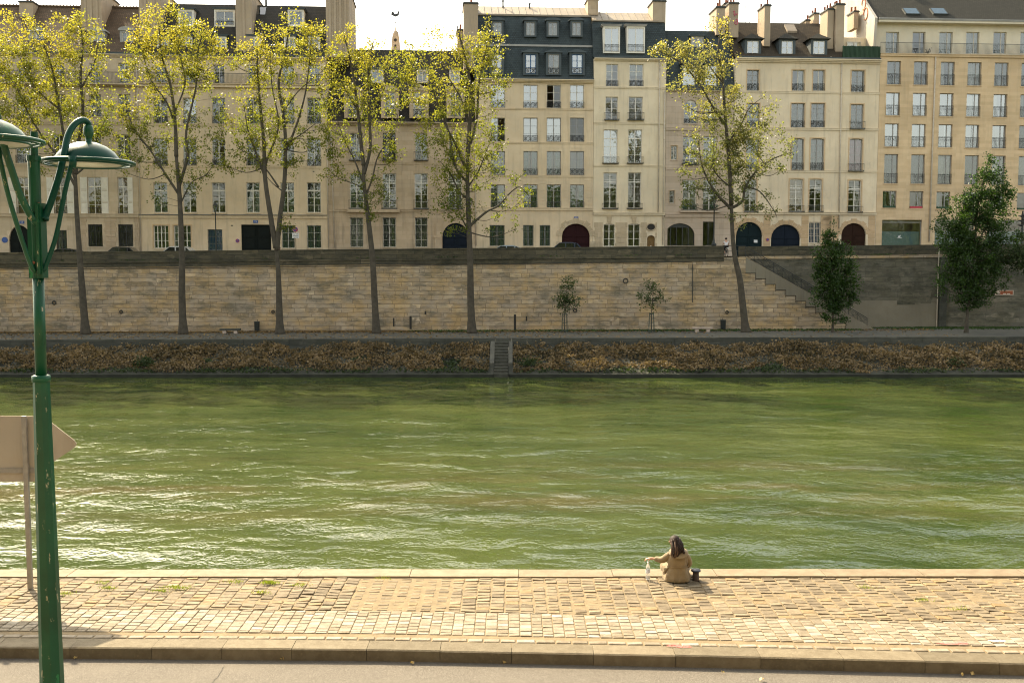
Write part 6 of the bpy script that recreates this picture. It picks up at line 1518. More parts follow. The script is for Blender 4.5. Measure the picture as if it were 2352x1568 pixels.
# ------------------------------------------------------------ upper street: lamps, cars, signs, people
def old_lamp(label, u, vt, Y, big=False):
    p = at_y(u, vt, Y); z = street_z(p.x); H = p.z-z; r = empty('street_lamp', (p.x, Y, z), 0, label, 'street lamp', 'old lantern lamps on the upper quay')
    m = MB(); m.lathe([(0.22, 0), (0.22, 0.25), (0.16, 0.3), (0.14, 0.75), (0.09, 0.9), (0.06, 1.1), (0.05, H-1.0), (0.07, H-0.95), (0.04, H-0.85)] if not big else [(0.36, 0), (0.36, 0.3), (0.28, 0.4), (0.24, 1.1), (0.3, 1.2), (0.12, 1.4), (0.075, 1.9), (0.06, H-1.05), (0.09, H-1.0), (0.05, H-0.85)], (0,0,0), 12); m.build('post', M['iron'], r, True)
    m = MB(); m.lathe([(0.13, H-0.85), (0.22, H-0.4)], (0,0,0), 6, True); m.build('lantern_glass', M['glassA'], r)
    m = MB(); m.lathe([(0.25, H-0.4), (0.2, H-0.3), (0.1, H-0.15), (0.04, H-0.1), (0.03, H)], (0,0,0), 6)
    for k in range(6): a = 2*PI*k/6; m.tube([(0.13*math.cos(a), 0.13*math.sin(a), H-0.86), (0.23*math.cos(a), 0.23*math.sin(a), H-0.4)], 0.015, 4)
    m.build('lantern_cap', M['iron'], r)
old_lamp('old lantern lamp between the second and third tall trees', 494, 463, 99.5); old_lamp('old lantern lamp half hidden behind the fifth tall tree', 1080, 453, 99.5); old_lamp('heavy-based old lantern lamp left of the white-shirted cyclist', 1641, 447, 99.5, True)
M['tyre'] = simple('tyre_rubber', (0.012, 0.012, 0.012), 0.8); M['carglass'] = simple('car_glass', (0.01, 0.012, 0.014), 0.06, spec=0.8)
def car(label, u, Y, length, col, h=1.45, van=False):
    p = at_y(u, 560, Y); z = street_z(p.x); r = empty('parked_car', (p.x, Y, z), 0.01, label, 'car', 'cars parked on the upper quay')
    cm = simple('car_paint', col, 0.25, 0.03, coat=0.6); L = length/2; W = 0.86
    m = MB(); prof = [(-L,0.3),(-L,0.72),(-L+0.15,0.86),(-L*0.58,0.94),(L*0.62,0.96),(L-0.1,0.82),(L,0.6),(L,0.3)]
    m.prism(prof, -W, W); m.build('body', cm, r)
    cab = [(-L*0.6,0.93),(-L*0.28,h-0.05),(-L*0.1,h),(L*0.35,h-0.02),(L*0.55,h-0.12),(L*0.8,0.95)]
    m = MB(); m.prism([(x*0.985, zz_*1.0-0.012 if zz_ > 1 else zz_) for x, zz_ in cab], -W+0.1, W-0.1); m.build('windows', M['carglass'], r)
    m = MB(); top = [(-L*0.31,h-0.09),(-L*0.27,h-0.045),(-L*0.1,h+0.012),(L*0.35,h-0.008),(L*0.56,h-0.11),(L*0.5,h-0.14)]
    m.prism(top, -W+0.06, W-0.06)
    for x0, x1 in ((-L*0.02, L*0.03), (L*0.4, L*0.47)): m.box(x0, x1, -W+0.085, W-0.085, 0.95, h-0.08)
    m.prism([(-L*0.62,0.94),(-L*0.56,0.94),(-L*0.26,h-0.06),(-L*0.31,h-0.06)], -W+0.07, W-0.07); m.prism([(L*0.8,0.94),(L*0.72,0.94),(L*0.52,h-0.13),(L*0.58,h-0.13)], -W+0.07, W-0.07); m.build('roof', cm, r)
    for sx in (-0.62, 0.62):
        for sy in (-1, 1):
            m = MB(); m.lathe([(0.2, -0.1), (0.31, -0.1), (0.32, 0), (0.31, 0.1), (0.2, 0.1)], (sx*L, sy*(W-0.08), 0.32), 16, True, 'y'); wl = m.build('wheel', M['tyre'], r)
car('dark car whose low roof shows under the green lamp', 152, 99.2, 4.0, (0.02, 0.025, 0.03), 1.38)
car('dark car whose roof shows right of the first tall tree', 279, 99.2, 3.9, (0.02, 0.025, 0.028), 1.5); car('silver-white car whose roof shows behind the second tall tree', 408, 99.2, 4.2, (0.55, 0.55, 0.52), 1.5)
car('pale blue car whose roof shows right of the fifth tall tree', 1163, 99.4, 3.8, (0.30, 0.36, 0.42), 1.3); car('dark blue car standing before the oxblood arched door', 1298, 99.6, 4.1, (0.01, 0.025, 0.06), 1.55)
def nopark(r, z, y=-0.03, rr=0.25):
    m = MB(); m.lathe([(rr*1.12, 0), (rr*1.12, -0.02)], (0, y, z), 24, True, 'y'); m.build('sign_rim', M['whitesign'], r)
    m = MB(); m.lathe([(rr, 0), (rr, -0.012)], (0, y-0.021, z), 24, True, 'y'); d = m.build('sign_disc', M['redsign'], r)
    m = MB(); m.lathe([(rr*0.76, 0), (rr*0.76, -0.01)], (0, y-0.034, z), 24, True, 'y'); m.build('sign_face', M['blueplate'], r)
    m = MB(); c = rr*0.6; e = rr*0.12; m.prism([(-c-e, z+c-e), (-c+e, z+c+e), (c+e, z-c+e), (c-e, z-c-e)], y-0.056, y-0.045); m.build('sign_bar', M['redsign'], r)
p = at_y(679, 527, 100.5); z = street_z(p.x); sp = empty('parking_sign', (p.x, 100.5, z), 0, 'round red and blue no-parking sign over a white plate on a pole', 'road sign')
m = MB(); m.tube([(0, 0, 0), (0, 0, p.z-z+0.3)], 0.03, 8); m.build('pole', M['piped'], sp); nopark(sp, p.z-z, -0.035, 0.26)
m = MB(); m.box(-0.35, 0.35, -0.05, -0.035, p.z-z-0.88, p.z-z-0.34); pl_ = m.build('plate', M['whitesign'], sp)
m = MB()
for (xa, xb, zc) in ((-0.26, -0.05, 0.0), (0.03, 0.28, 0.02), (-0.26, 0.26, -0.16), (-0.2, -0.02, -0.31), (0.08, 0.22, -0.31)): m.box(xa, xb, -0.058, -0.051, p.z-z-0.5+zc-0.02, p.z-z-0.5+zc+0.02)
m.build('plate_lettering', M['iron'], pl_)
a_, z_ = B.Z(2, 515, 1475); pp_ = B.root.matrix_world if False else None
wd = B.rp + FD*a_ - FN*0.05; nd = empty('no_parking_disc', (wd.x, wd.y, B.z0+z_), FA, 'round red and blue no-parking disc on the ochre wall left of the black gate', 'road sign'); nopark(nd, 0, 0, 0.21)
# traffic light cut by right edge
p = at_y(2350, 470, 99.0); z = street_z(p.x); tl = empty('traffic_light', (p.x, 99.0, z), 0, 'dark traffic light on a post at the right edge of the view', 'traffic light')
m = MB(); m.tube([(0, 0, 0), (0, 0, 4.2)], 0.08, 8); m.lathe([(0.2, 0), (0.2, 0.12), (0.1, 0.3)], (0,0,0), 10); m.build('post', M['iron'], tl)
m = MB(); m.box(-0.17, 0.17, -0.3, -0.08, 2.8, 3.9); hd = m.build('signal_head', M['iron'], tl)
for q in range(3):
    m = MB(); m.hexa([(-0.17,-0.55,3.72-q*0.36),(0.17,-0.55,3.72-q*0.36),(0.17,-0.301,3.72-q*0.36),(-0.17,-0.301,3.72-q*0.36)], [(-0.17,-0.5,3.76-q*0.36),(0.17,-0.5,3.76-q*0.36),(0.17,-0.301,3.84-q*0.36),(-0.17,-0.301,3.84-q*0.36)]); m.tube([(-0.55, -0.2, 3.7-q*0.45), (-0.17, -0.2, 3.66-q*0.45)], [0.03, 0.12], 6); m.build('visor', M['iron'], hd)

# ------------------------------------------------------------ people
def skin_obj(name, verts, edges, radii, mat, parent=None, sub=2, root=0, loc=None):
    me = bpy.data.meshes.new(name); me.from_pydata([tuple(v) for v in verts], edges, []); me.materials.append(mat)
    o = bpy.data.objects.new(name, me); COL.objects.link(o)
    if parent: o.parent = parent
    if loc: o.location = loc
    md = o.modifiers.new('Skin', 'SKIN'); md.use_smooth_shade = True
    sv = me.skin_vertices[0].data
    for i, r in enumerate(radii): sv[i].radius = (r, r) if not isinstance(r, tuple) else r
    sv[root].use_root = True
    s = o.modifiers.new('Sub', 'SUBSURF'); s.levels = sub; s.render_levels = sub
    return o
M['skin'] = simple('skin', (0.50, 0.27, 0.18), 0.55, 0.06); M['hairb'] = simple('dark_brown_hair', (0.022, 0.012, 0.008), 0.65, 0.5, 9, spec=0.25, bmp=0.6)
M['hairtan'] = simple('tan_brown_hair', (0.085, 0.042, 0.02), 0.6, 0.4, 30, bmp=0.6)  # tan strands, a lighter hair colour than the cap
M['trench'] = None
def clothmat(name, col, fold=0.5, sc=5):
    m, nt, b = new_mat(name); v = texco(nt)
    c = mixc(nt, tuple(x*0.9 for x in col), tuple(x*1.08 for x in col), ramp(nt, noi(nt, v, 9, 5), [(0.35, 0.0), (0.65, 1.0)]))
    nt.links.new(c, b.inputs['Base Color']); b.inputs['Roughness'].default_value = 0.75; b.inputs['Sheen Weight'].default_value = 0.2
    w_ = N(nt, 'ShaderNodeTexNoise'); w_.inputs['Scale'].default_value = sc; w_.inputs['Detail'].default_value = 3; w_.inputs['Distortion'].default_value = 1.2
    mp = texco(nt, (1.0, 1.0, 0.45), rot=(0, 0.3, 0)); nt.links.new(mp, w_.inputs['Vector'])
    bump(nt, b, w_.outputs['Fac'], fold, 0.05); return m
M['trench'] = clothmat('khaki_trench_cloth', (0.20, 0.138, 0.066), 0.9, 4.5)
M['trenchd'] = simple('khaki_seam', (0.22, 0.15, 0.075), 0.8)
M['tshirt'] = simple('white_tshirt', (0.62, 0.60, 0.62), 0.8); M['shorts'] = simple('pale_shorts', (0.35, 0.37, 0.38), 0.8); M['blackcl'] = simple('black_cloth', (0.015, 0.015, 0.018), 0.8); M['darkbl'] = simple('navy_jacket', (0.015, 0.02, 0.035), 0.8)
# seated woman. local frame: x right, y towards the river, z up; origin on paving under the hips
p = at_z(1556, 1331, 0.03)
W_ = empty('person', (p.x, p.y, 0.03), 0, 'person in a khaki trench coat with long dark hair sitting on the quay edge', 'person')
V = [(0,0,0.13), (0.0,0.0,0.30), (0.0,0.0,0.46), (-0.01,0.02,0.575), (-0.03,0.05,0.64), (-0.055,0.075,0.735), (-0.05,0.085,0.80),   # pelvis..neck..head
     (-0.16,0.02,0.52), (-0.31,0.08,0.38), (-0.44,0.14,0.395), (-0.525,0.16,0.40),                                             # left arm (screen left)
     (0.17,0.02,0.52), (0.235,0.06,0.31), (0.17,0.28,0.20), (0.10,0.33,0.19),                                                    # right arm
     (-0.11,0.06,0.12), (-0.25,0.40,0.20), (-0.02,0.50,0.09), (0.08,0.52,0.06),                                                 # left leg crossed
     (0.11,0.06,0.12), (0.27,0.40,0.20), (0.05,0.56,0.09), (-0.06,0.58,0.06)]
Ed = [(0,1),(1,2),(2,3),(3,4),(4,5),(5,6),(3,7),(7,8),(8,9),(9,10),(3,11),(11,12),(12,13),(13,14),(0,15),(15,16),(16,17),(17,18),(0,19),(19,20),(20,21),(21,22)]
Rr = [(0.15,0.11),(0.125,0.09),(0.14,0.095),(0.08,0.07),(0.048,0.05),(0.085,0.095),(0.08,0.09),0.055,0.042,0.028,0.026,0.055,0.042,0.028,0.026,0.085,0.06,0.04,0.032,0.085,0.06,0.04,0.032]
# fingers of both hands grow out of the palms
def fingers(wi, tip, side, down, V, Ed, Rr):
    b = Vector(V[wi]); d = Vector(tip).normalized(); s = Vector(side).normalized(); dn = Vector(down).normalized()
    pi_ = len(V); V.append(tuple(b+d*0.045)); Ed.append((wi, pi_)); Rr.append((0.03, 0.018))
    for k, (off, ln) in enumerate(((-0.028, 0.062), (-0.009, 0.07), (0.010, 0.066), (0.028, 0.052))):
        a = b+d*0.075+s*off; c = a+d*ln*0.45+dn*0.012; e = c+d*ln*0.2+dn*ln*0.55
        i = len(V); V.extend([tuple(a), tuple(c), tuple(e)]); Ed.extend([(pi_, i), (i, i+1), (i+1, i+2)]); Rr.extend([0.0105, 0.0095, 0.008])
    a = b+d*0.03-s*0.035+dn*0.01; c = a+d*0.03-s*0.012+dn*0.03; i = len(V); V.extend([tuple(a), tuple(c)]); Ed.extend([(pi_, i), (i, i+1)]); Rr.extend([0.012, 0.009])
fingers(10, (-1, 0.15, -0.1), (0, 1, 0), (-0.1, 0, -1), V, Ed, Rr); fingers(14, (-1, 0.3, -0.1), (0, 1, 0.3), (0, 0, -1), V, Ed, Rr)
skin_obj('body', V, Ed, Rr, M['skin'], W_, 2)
# face (turned away to the river): nose, eyes, mouth, ears
m = MB(); h0 = Vector((-0.05, 0.085, 0.775))
m.tube([h0+Vector((-0.03,0.095,0.02)), h0+Vector((-0.045,0.118,-0.01)), h0+Vector((-0.035,0.10,-0.018))], [0.008, 0.013, 0.009], 6)
for s in (-1, 1): m.tube([h0+Vector((s*0.092-0.01, 0.0, 0.015)), h0+Vector((s*0.098-0.01, -0.01, -0.02))], [0.018, 0.01], 6)
m.build('face_features', M['skin'], W_, True)
m = MB()
for s in (-1, 1): m.lathe([(0.012, 0), (0.008, 0.008)], (h0.x-0.03+s*0.033, h0.y+0.085, h0.z+0.02), 8, True, 'y')
m.tube([h0+Vector((-0.055,0.088,-0.045)), h0+Vector((-0.012,0.09,-0.045))], 0.006, 5); m.build('eyes_and_mouth', M['redsign'] if False else M['hairb'], W_)
# trench coat as one draped shell over torso and skirts
cm_ = MB(); rings = []; prof = [(-0.0,0.325,0.24,0.03),(0.05,0.33,0.25,0.03),(0.12,0.30,0.22,0.025),(0.20,0.262,0.195,0.015),(0.27,0.235,0.17,0.01),(0.30,0.225,0.165,0.0),(0.33,0.23,0.165,0.0),(0.42,0.245,0.16,0.0),(0.50,0.235,0.15,0.01),(0.56,0.20,0.13,0.02),(0.60,0.15,0.105,0.03),(0.625,0.10,0.085,0.04)]
nseg = 40
for (z, rx, ry, yo) in prof:
    base = len(cm_.v)
    for k in range(nseg):
        a = 2*PI*k/nseg
        fold = (0.012 if z < 0.25 else 0.006)*math.sin(a*7+z*9)+0.008*noise.noise(Vector((math.cos(a)*2, math.sin(a)*2, z*7)))*2
        pin = 0.016 if abs(z-0.30) < 0.01 else 0
        rr_ = 1+fold*3-pin*1.5
        cm_.v.append((0.0+rx*0.86*rr_*math.cos(a)-0.004, yo+ry*0.9*rr_*math.sin(a)+(0.06 if z < 0.1 and math.sin(a) > 0 else 0), max(0.0, z+0.006*math.sin(a*3))))
    rings.append(base)
for i in range(len(rings)-1):
    for k in range(nseg):
        a, b = rings[i], rings[i+1]; cm_.f.append((a+k, a+(k+1)%nseg, b+(k+1)%nseg, b+k)); cm_.m.append(0)
co = cm_.build('trench_coat', M['trench'], W_, True); s_ = co.modifiers.new('Sub', 'SUBSURF'); s_.levels = 1; s_.render_levels = 2
skin_obj('sleeve', [(-0.12,0.02,0.535),(-0.20,0.035,0.475),(-0.27,0.06,0.415),(-0.325,0.09,0.385),(-0.40,0.125,0.395),(-0.465,0.147,0.40)], [(i, i+1) for i in range(5)], [0.085,0.085,0.082,0.075,0.06,0.05], M['trench'], co, 2)
skin_obj('sleeve', [(0.12,0.02,0.535),(0.195,0.035,0.46),(0.235,0.05,0.37),(0.25,0.07,0.30),(0.22,0.17,0.24),(0.17,0.27,0.21)], [(i, i+1) for i in range(5)], [0.085,0.083,0.078,0.07,0.058,0.045], M['trench'], co, 2)
hd_ = MB(); nseg = 28      # flat lying hood round the shoulders
for (z, rx, ry, yo) in ((0.50,0.15,0.10,-0.085),(0.53,0.20,0.13,-0.05),(0.575,0.205,0.14,-0.01),(0.62,0.165,0.125,0.02),(0.635,0.13,0.10,0.035),(0.60,0.10,0.08,0.035)):
    for k in range(nseg):
        a = 2*PI*k/nseg; f = 1+0.03*math.sin(a*5); hd_.v.append((0.012+rx*f*math.cos(a), yo+ry*f*math.sin(a), z+0.03*math.sin(a)*0+0.012*math.cos(a*2)))
for i in range(5):
    for k in range(nseg): a, b = i*nseg, (i+1)*nseg; hd_.f.append((a+k, a+(k+1)%nseg, b+(k+1)%nseg, b+k)); hd_.m.append(0)
ho_ = hd_.build('hood', M['trench'], co, True); s_ = ho_.modifiers.new('Sub', 'SUBSURF'); s_.levels = 1; s_.render_levels = 2
m = MB()
m.tube([(0.215*math.cos(a), 0.005+0.165*math.sin(a)*0.93, 0.30+0.004*math.sin(a*3)) for a in [PI+PI*i/14 for i in range(15)]], 0.0085, 5)
m.tube([(0.10, -0.15, 0.505), (0.19, -0.105, 0.44), (0.225, -0.06, 0.33)], 0.005, 4); m.tube([(-0.16, -0.12, 0.50), (-0.175, -0.10, 0.40), (-0.18, -0.10, 0.32)], 0.005, 4); m.tube([(0,-0.152,0.29),(0.0,-0.19,0.2),(0.005,-0.225,0.06)], 0.004, 4)
m.build('belt_and_seams', M['trenchd'], co)
m = MB(); q = MB()
for i in range(9):       # open coat flap folded over the thigh at screen left
    t = i/8; 
    m.v.extend([(-0.17-0.06*math.sin(t*PI)-0.02, -0.07+0.10*t, 0.26-0.20*t+0.01), (-0.27-0.03*math.sin(t*3), 0.02+0.16*t, 0.24-0.20*t)])
for i in range(8): m.f.append((2*i, 2*i+1, 2*i+3, 2*i+2)); m.m.append(0)
fl_ = m.build('coat_flap', M['trench'], co, True); s_ = fl_.modifiers.new('Solid', 'SOLIDIFY'); s_.thickness = 0.02
skin_obj('trousers', [(0,0.04,0.11),(-0.11,0.1,0.12),(-0.25,0.40,0.19),(-0.03,0.49,0.09),(0.11,0.1,0.12),(0.27,0.40,0.19),(0.05,0.55,0.09)], [(0,1),(1,2),(2,3),(0,4),(4,5),(5,6)], [0.15,0.13,0.10,0.07,0.13,0.10,0.07], M['trench'], W_, 2)
m = MB(); m.tube([(0.06, 0.53, 0.05), (0.16, 0.56, 0.04)], [0.045, 0.035], 8); m.tube([(-0.05, 0.59, 0.05), (-0.15, 0.62, 0.04)], [0.045, 0.035], 8); m.build('shoes', M['blackcl'], W_, True)
# hair: cap plus locks blown to the right and over the left shoulder
m = MB(); hc = Vector((-0.052, 0.07, 0.79)); n1 = 18; n2 = 12
for i in range(n2+1):
    ph = PI*i/n2*0.78
    for k in range(n1):
        a = 2*PI*k/n1; back = max(0, -math.sin(a)); f = 1+0.05*noise.noise(Vector((a*2, i*0.7, 0)))
        m.v.append(tuple(hc+Vector((0.112*f*math.sin(ph)*math.cos(a), 0.122*f*math.sin(ph)*math.sin(a)-0.01*back, 0.118*math.cos(ph)-0.03*max(0, math.sin(a))*-1*0))))
for i in range(n2):
    for k in range(n1): m.f.append((i*n1+k, i*n1+(k+1)%n1, (i+1)*n1+(k+1)%n1, (i+1)*n1+k)); m.m.append(0)
ha = m.build('hair', M['hairb'], W_, True)
rh_ = random.Random(4); m = MB(); m2 = MB()
for k in range(120):
    a = rh_.uniform(PI*0.95, PI*2.08); s0 = hc+Vector((0.095*math.cos(a), 0.10*math.sin(a), rh_.uniform(-0.05, 0.06)))
    if k % 3 == 0: e = Vector((rh_.uniform(-0.13, -0.05), rh_.uniform(-0.17, -0.08), rh_.uniform(0.49, 0.58)))
    else: e = Vector((rh_.uniform(-0.06, 0.10), rh_.uniform(-0.15, -0.06), rh_.uniform(0.57, 0.65)))
    mid = (s0+e)/2+Vector((rh_.uniform(-0.01, 0.03), -0.035, 0.015)); mid2 = e*0.7+mid*0.3+Vector((rh_.gauss(0,0.012), -0.01, 0))
    (m2 if k % 3 == 0 and rh_.random() < 0.7 else m).tube(interp([s0, mid, mid2, e], 3), [0.02]*4+[0.018]*3+[0.012, 0.008, 0.004], 5)
for k in range(26):
    s0 = hc+Vector((rh_.uniform(-0.1, 0.1), rh_.uniform(-0.09, 0.02), rh_.uniform(-0.1, 0.05))); e = s0+Vector((rh_.uniform(-0.09, 0.12), rh_.uniform(-0.05, 0.0), rh_.uniform(-0.22, -0.08)))
    m2.tube(interp([s0, (s0+e)/2+Vector((rh_.gauss(0, 0.02), -0.02, 0)), e], 3), [0.008]*4+[0.005, 0.003, 0.002], 4)
m.build('hair_locks', M['hairb'], ha, True); m2.build('hair_strands', M['hairtan'], ha, True)
# bottle
bp_ = at_z(1488, 1329, 0.03)
bt = empty('water_bottle', (bp_.x, bp_.y, 0.028), 0, 'clear plastic water bottle standing on the paving under the seated person\'s hand', 'bottle')
mg, ntg, bg_ = new_mat('clear_plastic'); bg_.inputs['Base Color'].default_value = (0.92, 0.95, 0.97, 1); bg_.inputs['Roughness'].default_value = 0.04; bg_.inputs['Transmission Weight'].default_value = 0.75; bg_.inputs['IOR'].default_value = 1.25
m = MB(); m.lathe([(0.036, 0.0), (0.044, 0.012), (0.044, 0.06), (0.040, 0.075), (0.044, 0.09), (0.044, 0.20), (0.041, 0.215), (0.044, 0.23), (0.04, 0.27), (0.018, 0.315), (0.014, 0.335)], (0,0,0), 20); m.build('bottle_body', mg, bt, True)
m = MB(); m.lathe([(0.0455, 0.135), (0.0455, 0.205)], (0,0,0), 20, False); m.build('bottle_label', simple('pale_label', (0.6, 0.62, 0.68), 0.4), bt, True)
m = MB(); m.lathe([(0.016, 0.335), (0.016, 0.36)], (0,0,0), 12); m.build('bottle_cap', M['whitesign'], bt, True)
# bollard
p = at_z(1598, 1333, 0.0)
bo_ = empty('mooring_bollard', (p.x, p.y, 0.0), 0, 'short mushroom-shaped iron bollard right beside the seated person', 'bollard')
m = MB(); m.lathe([(0.075, -0.03), (0.068, 0.03), (0.062, 0.19)], (0,0,0), 20); m.build('shaft', simple('rusty_dark_iron', (0.05, 0.032, 0.022), 0.7, 0.4, 12), bo_, True)
m = MB(); m.lathe([(0.062, 0.19), (0.095, 0.20), (0.102, 0.215), (0.095, 0.232), (0.0, 0.236)], (0,0,0), 24, False); m.build('cap', simple('polished_dark_iron', (0.04, 0.045, 0.06), 0.35, 0.3, 8, metal=0.4), bo_, True)

def small_person(name, label, x, y, z, pose, shirt, low, hair, rz=0, cat='person'):
    r = empty(name, (x, y, z), rz, label, cat); V = pose
    Ed = [(0,1),(1,2),(2,3),(3,4),(4,5),(2,6),(6,7),(7,8),(2,9),(9,10),(10,11),(0,12),(12,13),(13,14),(0,15),(15,16),(16,17)]
    Rr = [(0.15,0.1),(0.13,0.09),(0.15,0.09),0.055,(0.085,0.095),0.08,0.05,0.04,0.035,0.05,0.04,0.035,0.085,0.055,0.04,0.085,0.055,0.04]
    skin_obj('body', V, Ed, Rr, M['skin'], r, 1)
    k = lambda idx, f: [V[i] for i in idx]
    skin_obj('top', [V[0], V[1], V[2], V[6], tuple((Vector(V[6])+Vector(V[7]))/2), V[9], tuple((Vector(V[9])+Vector(V[10]))/2)], [(0,1),(1,2),(2,3),(3,4),(2,5),(5,6)], [(0.17,0.12),(0.16,0.115),(0.18,0.115),0.085,0.07,0.085,0.07], shirt, r, 1)
    skin_obj('legwear', [V[0], V[12], V[13], tuple(Vector(V[13])*0.5+Vector(V[14])*0.5), V[15], V[16], tuple(Vector(V[16])*0.5+Vector(V[17])*0.5)], [(0,1),(1,2),(2,3),(0,4),(4,5),(5,6)], [(0.175,0.13),0.11,0.075,0.06,0.11,0.075,0.06], low, r, 1)
    m = MB(); hp = Vector(V[4]); m.lathe([(0.10, -0.02), (0.115, 0.05), (0.10, 0.12), (0.05, 0.16), (0.0, 0.17)], tuple(hp+Vector((0, -0.02, 0.0))), 12, False); m.build('hair', hair, r, True)
    return r
cp = at_y(1668, 584, 96.4); cz_ = street_z(cp.x)
small_person('person', 'person in a white t-shirt riding a bicycle away at the head of the stairs', cp.x, 96.4, cz_, [(0,0,0.95),(0,0.05,1.15),(0,0.12,1.38),(0,0.15,1.5),(0,0.18,1.62),(0,0.18,1.70),(-0.19,0.12,1.38),(-0.27,0.25,1.15),(-0.25,0.5,1.05),(0.19,0.12,1.38),(0.27,0.25,1.15),(0.25,0.5,1.05),(-0.1,0.05,0.92),(-0.13,0.35,0.68),(-0.12,0.22,0.25),(0.1,0.05,0.92),(0.13,0.38,0.8),(0.12,0.28,0.45)], M['tshirt'], M['blackcl'], M['hairb'])
bk = empty('bicycle', (cp.x, 96.35, cz_), 0, 'bicycle under the white-shirted rider, seen from behind at the head of the stairs', 'bicycle')
for y in (-0.5, 0.55):
    m = MB(); m.tube([(0, y+0.33*math.cos(t*PI/12), 0.34+0.33*math.sin(t*PI/12)) for t in range(25)], 0.02, 6, False)
    for t in range(12): m.tube([(0, y, 0.34), (0, y+0.32*math.cos(t*PI/6), 0.34+0.32*math.sin(t*PI/6))], 0.004, 3)
    m.build('wheel', M['tyre'], bk)
m = MB(); m.tube([(0,-0.5,0.34),(0,-0.05,0.32),(0,0.45,0.85),(0,-0.1,0.85),(0,-0.5,0.34)], 0.018, 6); m.tube([(0,-0.05,0.32),(0,-0.14,0.92)], 0.018, 6); m.tube([(0,0.55,0.34),(0,0.42,1.0)], 0.018, 6); m.build('frame', M['iron'], bk)
m = MB(); m.tube([(-0.27,0.4,1.02),(0,0.45,1.0),(0.27,0.4,1.02)], 0.016, 6); m.build('handlebar', M['iron'], bk); m = MB(); m.box(-0.08, 0.08, -0.26, 0.0, 0.92, 0.97); m.build('saddle', M['tyre'], bk)
m = MB(); m.box(-0.10, 0.10, -0.75, -0.45, 0.74, 0.80); m.build('rear_rack', M['whitesign'], bk)
pw = at_y(645, 566, 99.0)
small_person('person', 'person in a dark jacket walking behind the parapet beside the forked tree', pw.x, 98.4, street_z(pw.x)-0.06, [(0,0,0.92),(0,0,1.12),(0.0,0,1.36),(-0.02,0,1.46),(-0.04,0,1.58),(-0.04,0,1.66),(0.05,-0.17,1.35),(0.16,-0.2,1.1),(0.1,-0.18,0.9),(-0.05,0.17,1.35),(-0.14,0.2,1.1),(-0.2,0.18,0.95),(0.0,-0.09,0.9),(0.15,-0.1,0.5),(0.3,-0.1,0.12),(0.0,0.09,0.9),(-0.15,0.1,0.5),(-0.22,0.1,0.08)], M['darkbl'], M['blackcl'], M['hairb'])

# ------------------------------------------------------------ foreground lamp
def green():
    m, nt, b = new_mat('chipped_green_paint'); v = texco(nt)
    base = mixc(nt, (0.001, 0.05, 0.022), (0.002, 0.075, 0.034), ramp(nt, noi(nt, v, 2.2, 4), [(0.35, 0.0), (0.65, 1.0)]))
    chips = ramp(nt, noi(nt, texco(nt, (2.2, 2.2, 0.7)), 5.5, 8, 0.75), [(0.615, 0.0), (0.63, 1.0)])
    c = mixc(nt, base, (0.36, 0.33, 0.22), chips)
    c = mixc(nt, c, (0.01, 0.16, 0.06), ramp(nt, noi(nt, texco(nt, (3, 3, 0.8)), 3.0, 4), [(0.69, 0.0), (0.70, 1.0)]))
    nt.links.new(c, b.inputs['Base Color']); b.inputs['Roughness'].default_value = 0.4; b.inputs['Specular IOR Level'].default_value = 0.35
    bump(nt, b, noi(nt, v, 30, 3), 0.08, 0.01); return m
M['lgreen'] = green()
mm_, ntm, bm_ = new_mat('grey_green_enamel'); bm_.inputs['Base Color'].default_value = (0.003, 0.05, 0.034, 1); bm_.inputs['Roughness'].default_value = 0.32; bm_.inputs['Specular IOR Level'].default_value = 0.18; M['lgrey'] = mm_
YL = 10.0; lx = at_y(95, 880, YL).x
lampr = empty('tall_street_lamp', (lx, YL, -0.2), 0, 'tall green double-headed street lamp in the left foreground', 'street lamp')
LO = Vector((lx, YL, -0.2))
def PL(u, v, Y=YL): return at_y(u, v, Y)-LO
zc = PL(92, 870).z; zk = PL(88, 634).z
m = MB(); m.tube([(0,0,0),(0,0,0.4),(0,0,zc-0.02)], [0.15, 0.14, 0.079], 8, True, PI/8); m.build('lower_post', M['lgreen'], lampr)
m = MB(); m.lathe([(0.088, zc-0.03), (0.09, zc), (0.09, zc+0.03), (0.07, zc+0.04)], (0,0,0), 20); m.build('collar', M['lgreen'], lampr, True)
m = MB(); m.tube([(0,0,zc+0.03),(PL(88,634).x,0,zk)], 0.054, 14); m.build('upper_post', M['lgreen'], lampr, True)
m = MB(); xa = PL(82,500).x; zt1 = PL(82,365).z; m.tube([(xa+0.0,0,zk-0.02),(xa,0,zt1)], 0.057, 14); m.tube([(xa,0,zt1-0.02),(xa,0,zt1+0.03)], 0.068, 14); m.tube([(PL(79,365).x,0,zt1),(PL(78,303).x,0,PL(78,303).z)], 0.036, 12)
z5 = PL(90,467).z; m.box(PL(90,550).x, PL(103,550).x, -0.075, 0.05, zk-0.02, z5); m.box(PL(93,550).x, PL(100,550).x, -0.095, -0.0755, zk+0.02, z5-0.02); m.box(PL(69,550).x, PL(90,550).x, -0.05, 0.05, zk-0.02, PL(80,500).z)
m.build('bracket_head', M['lgreen'], lampr)
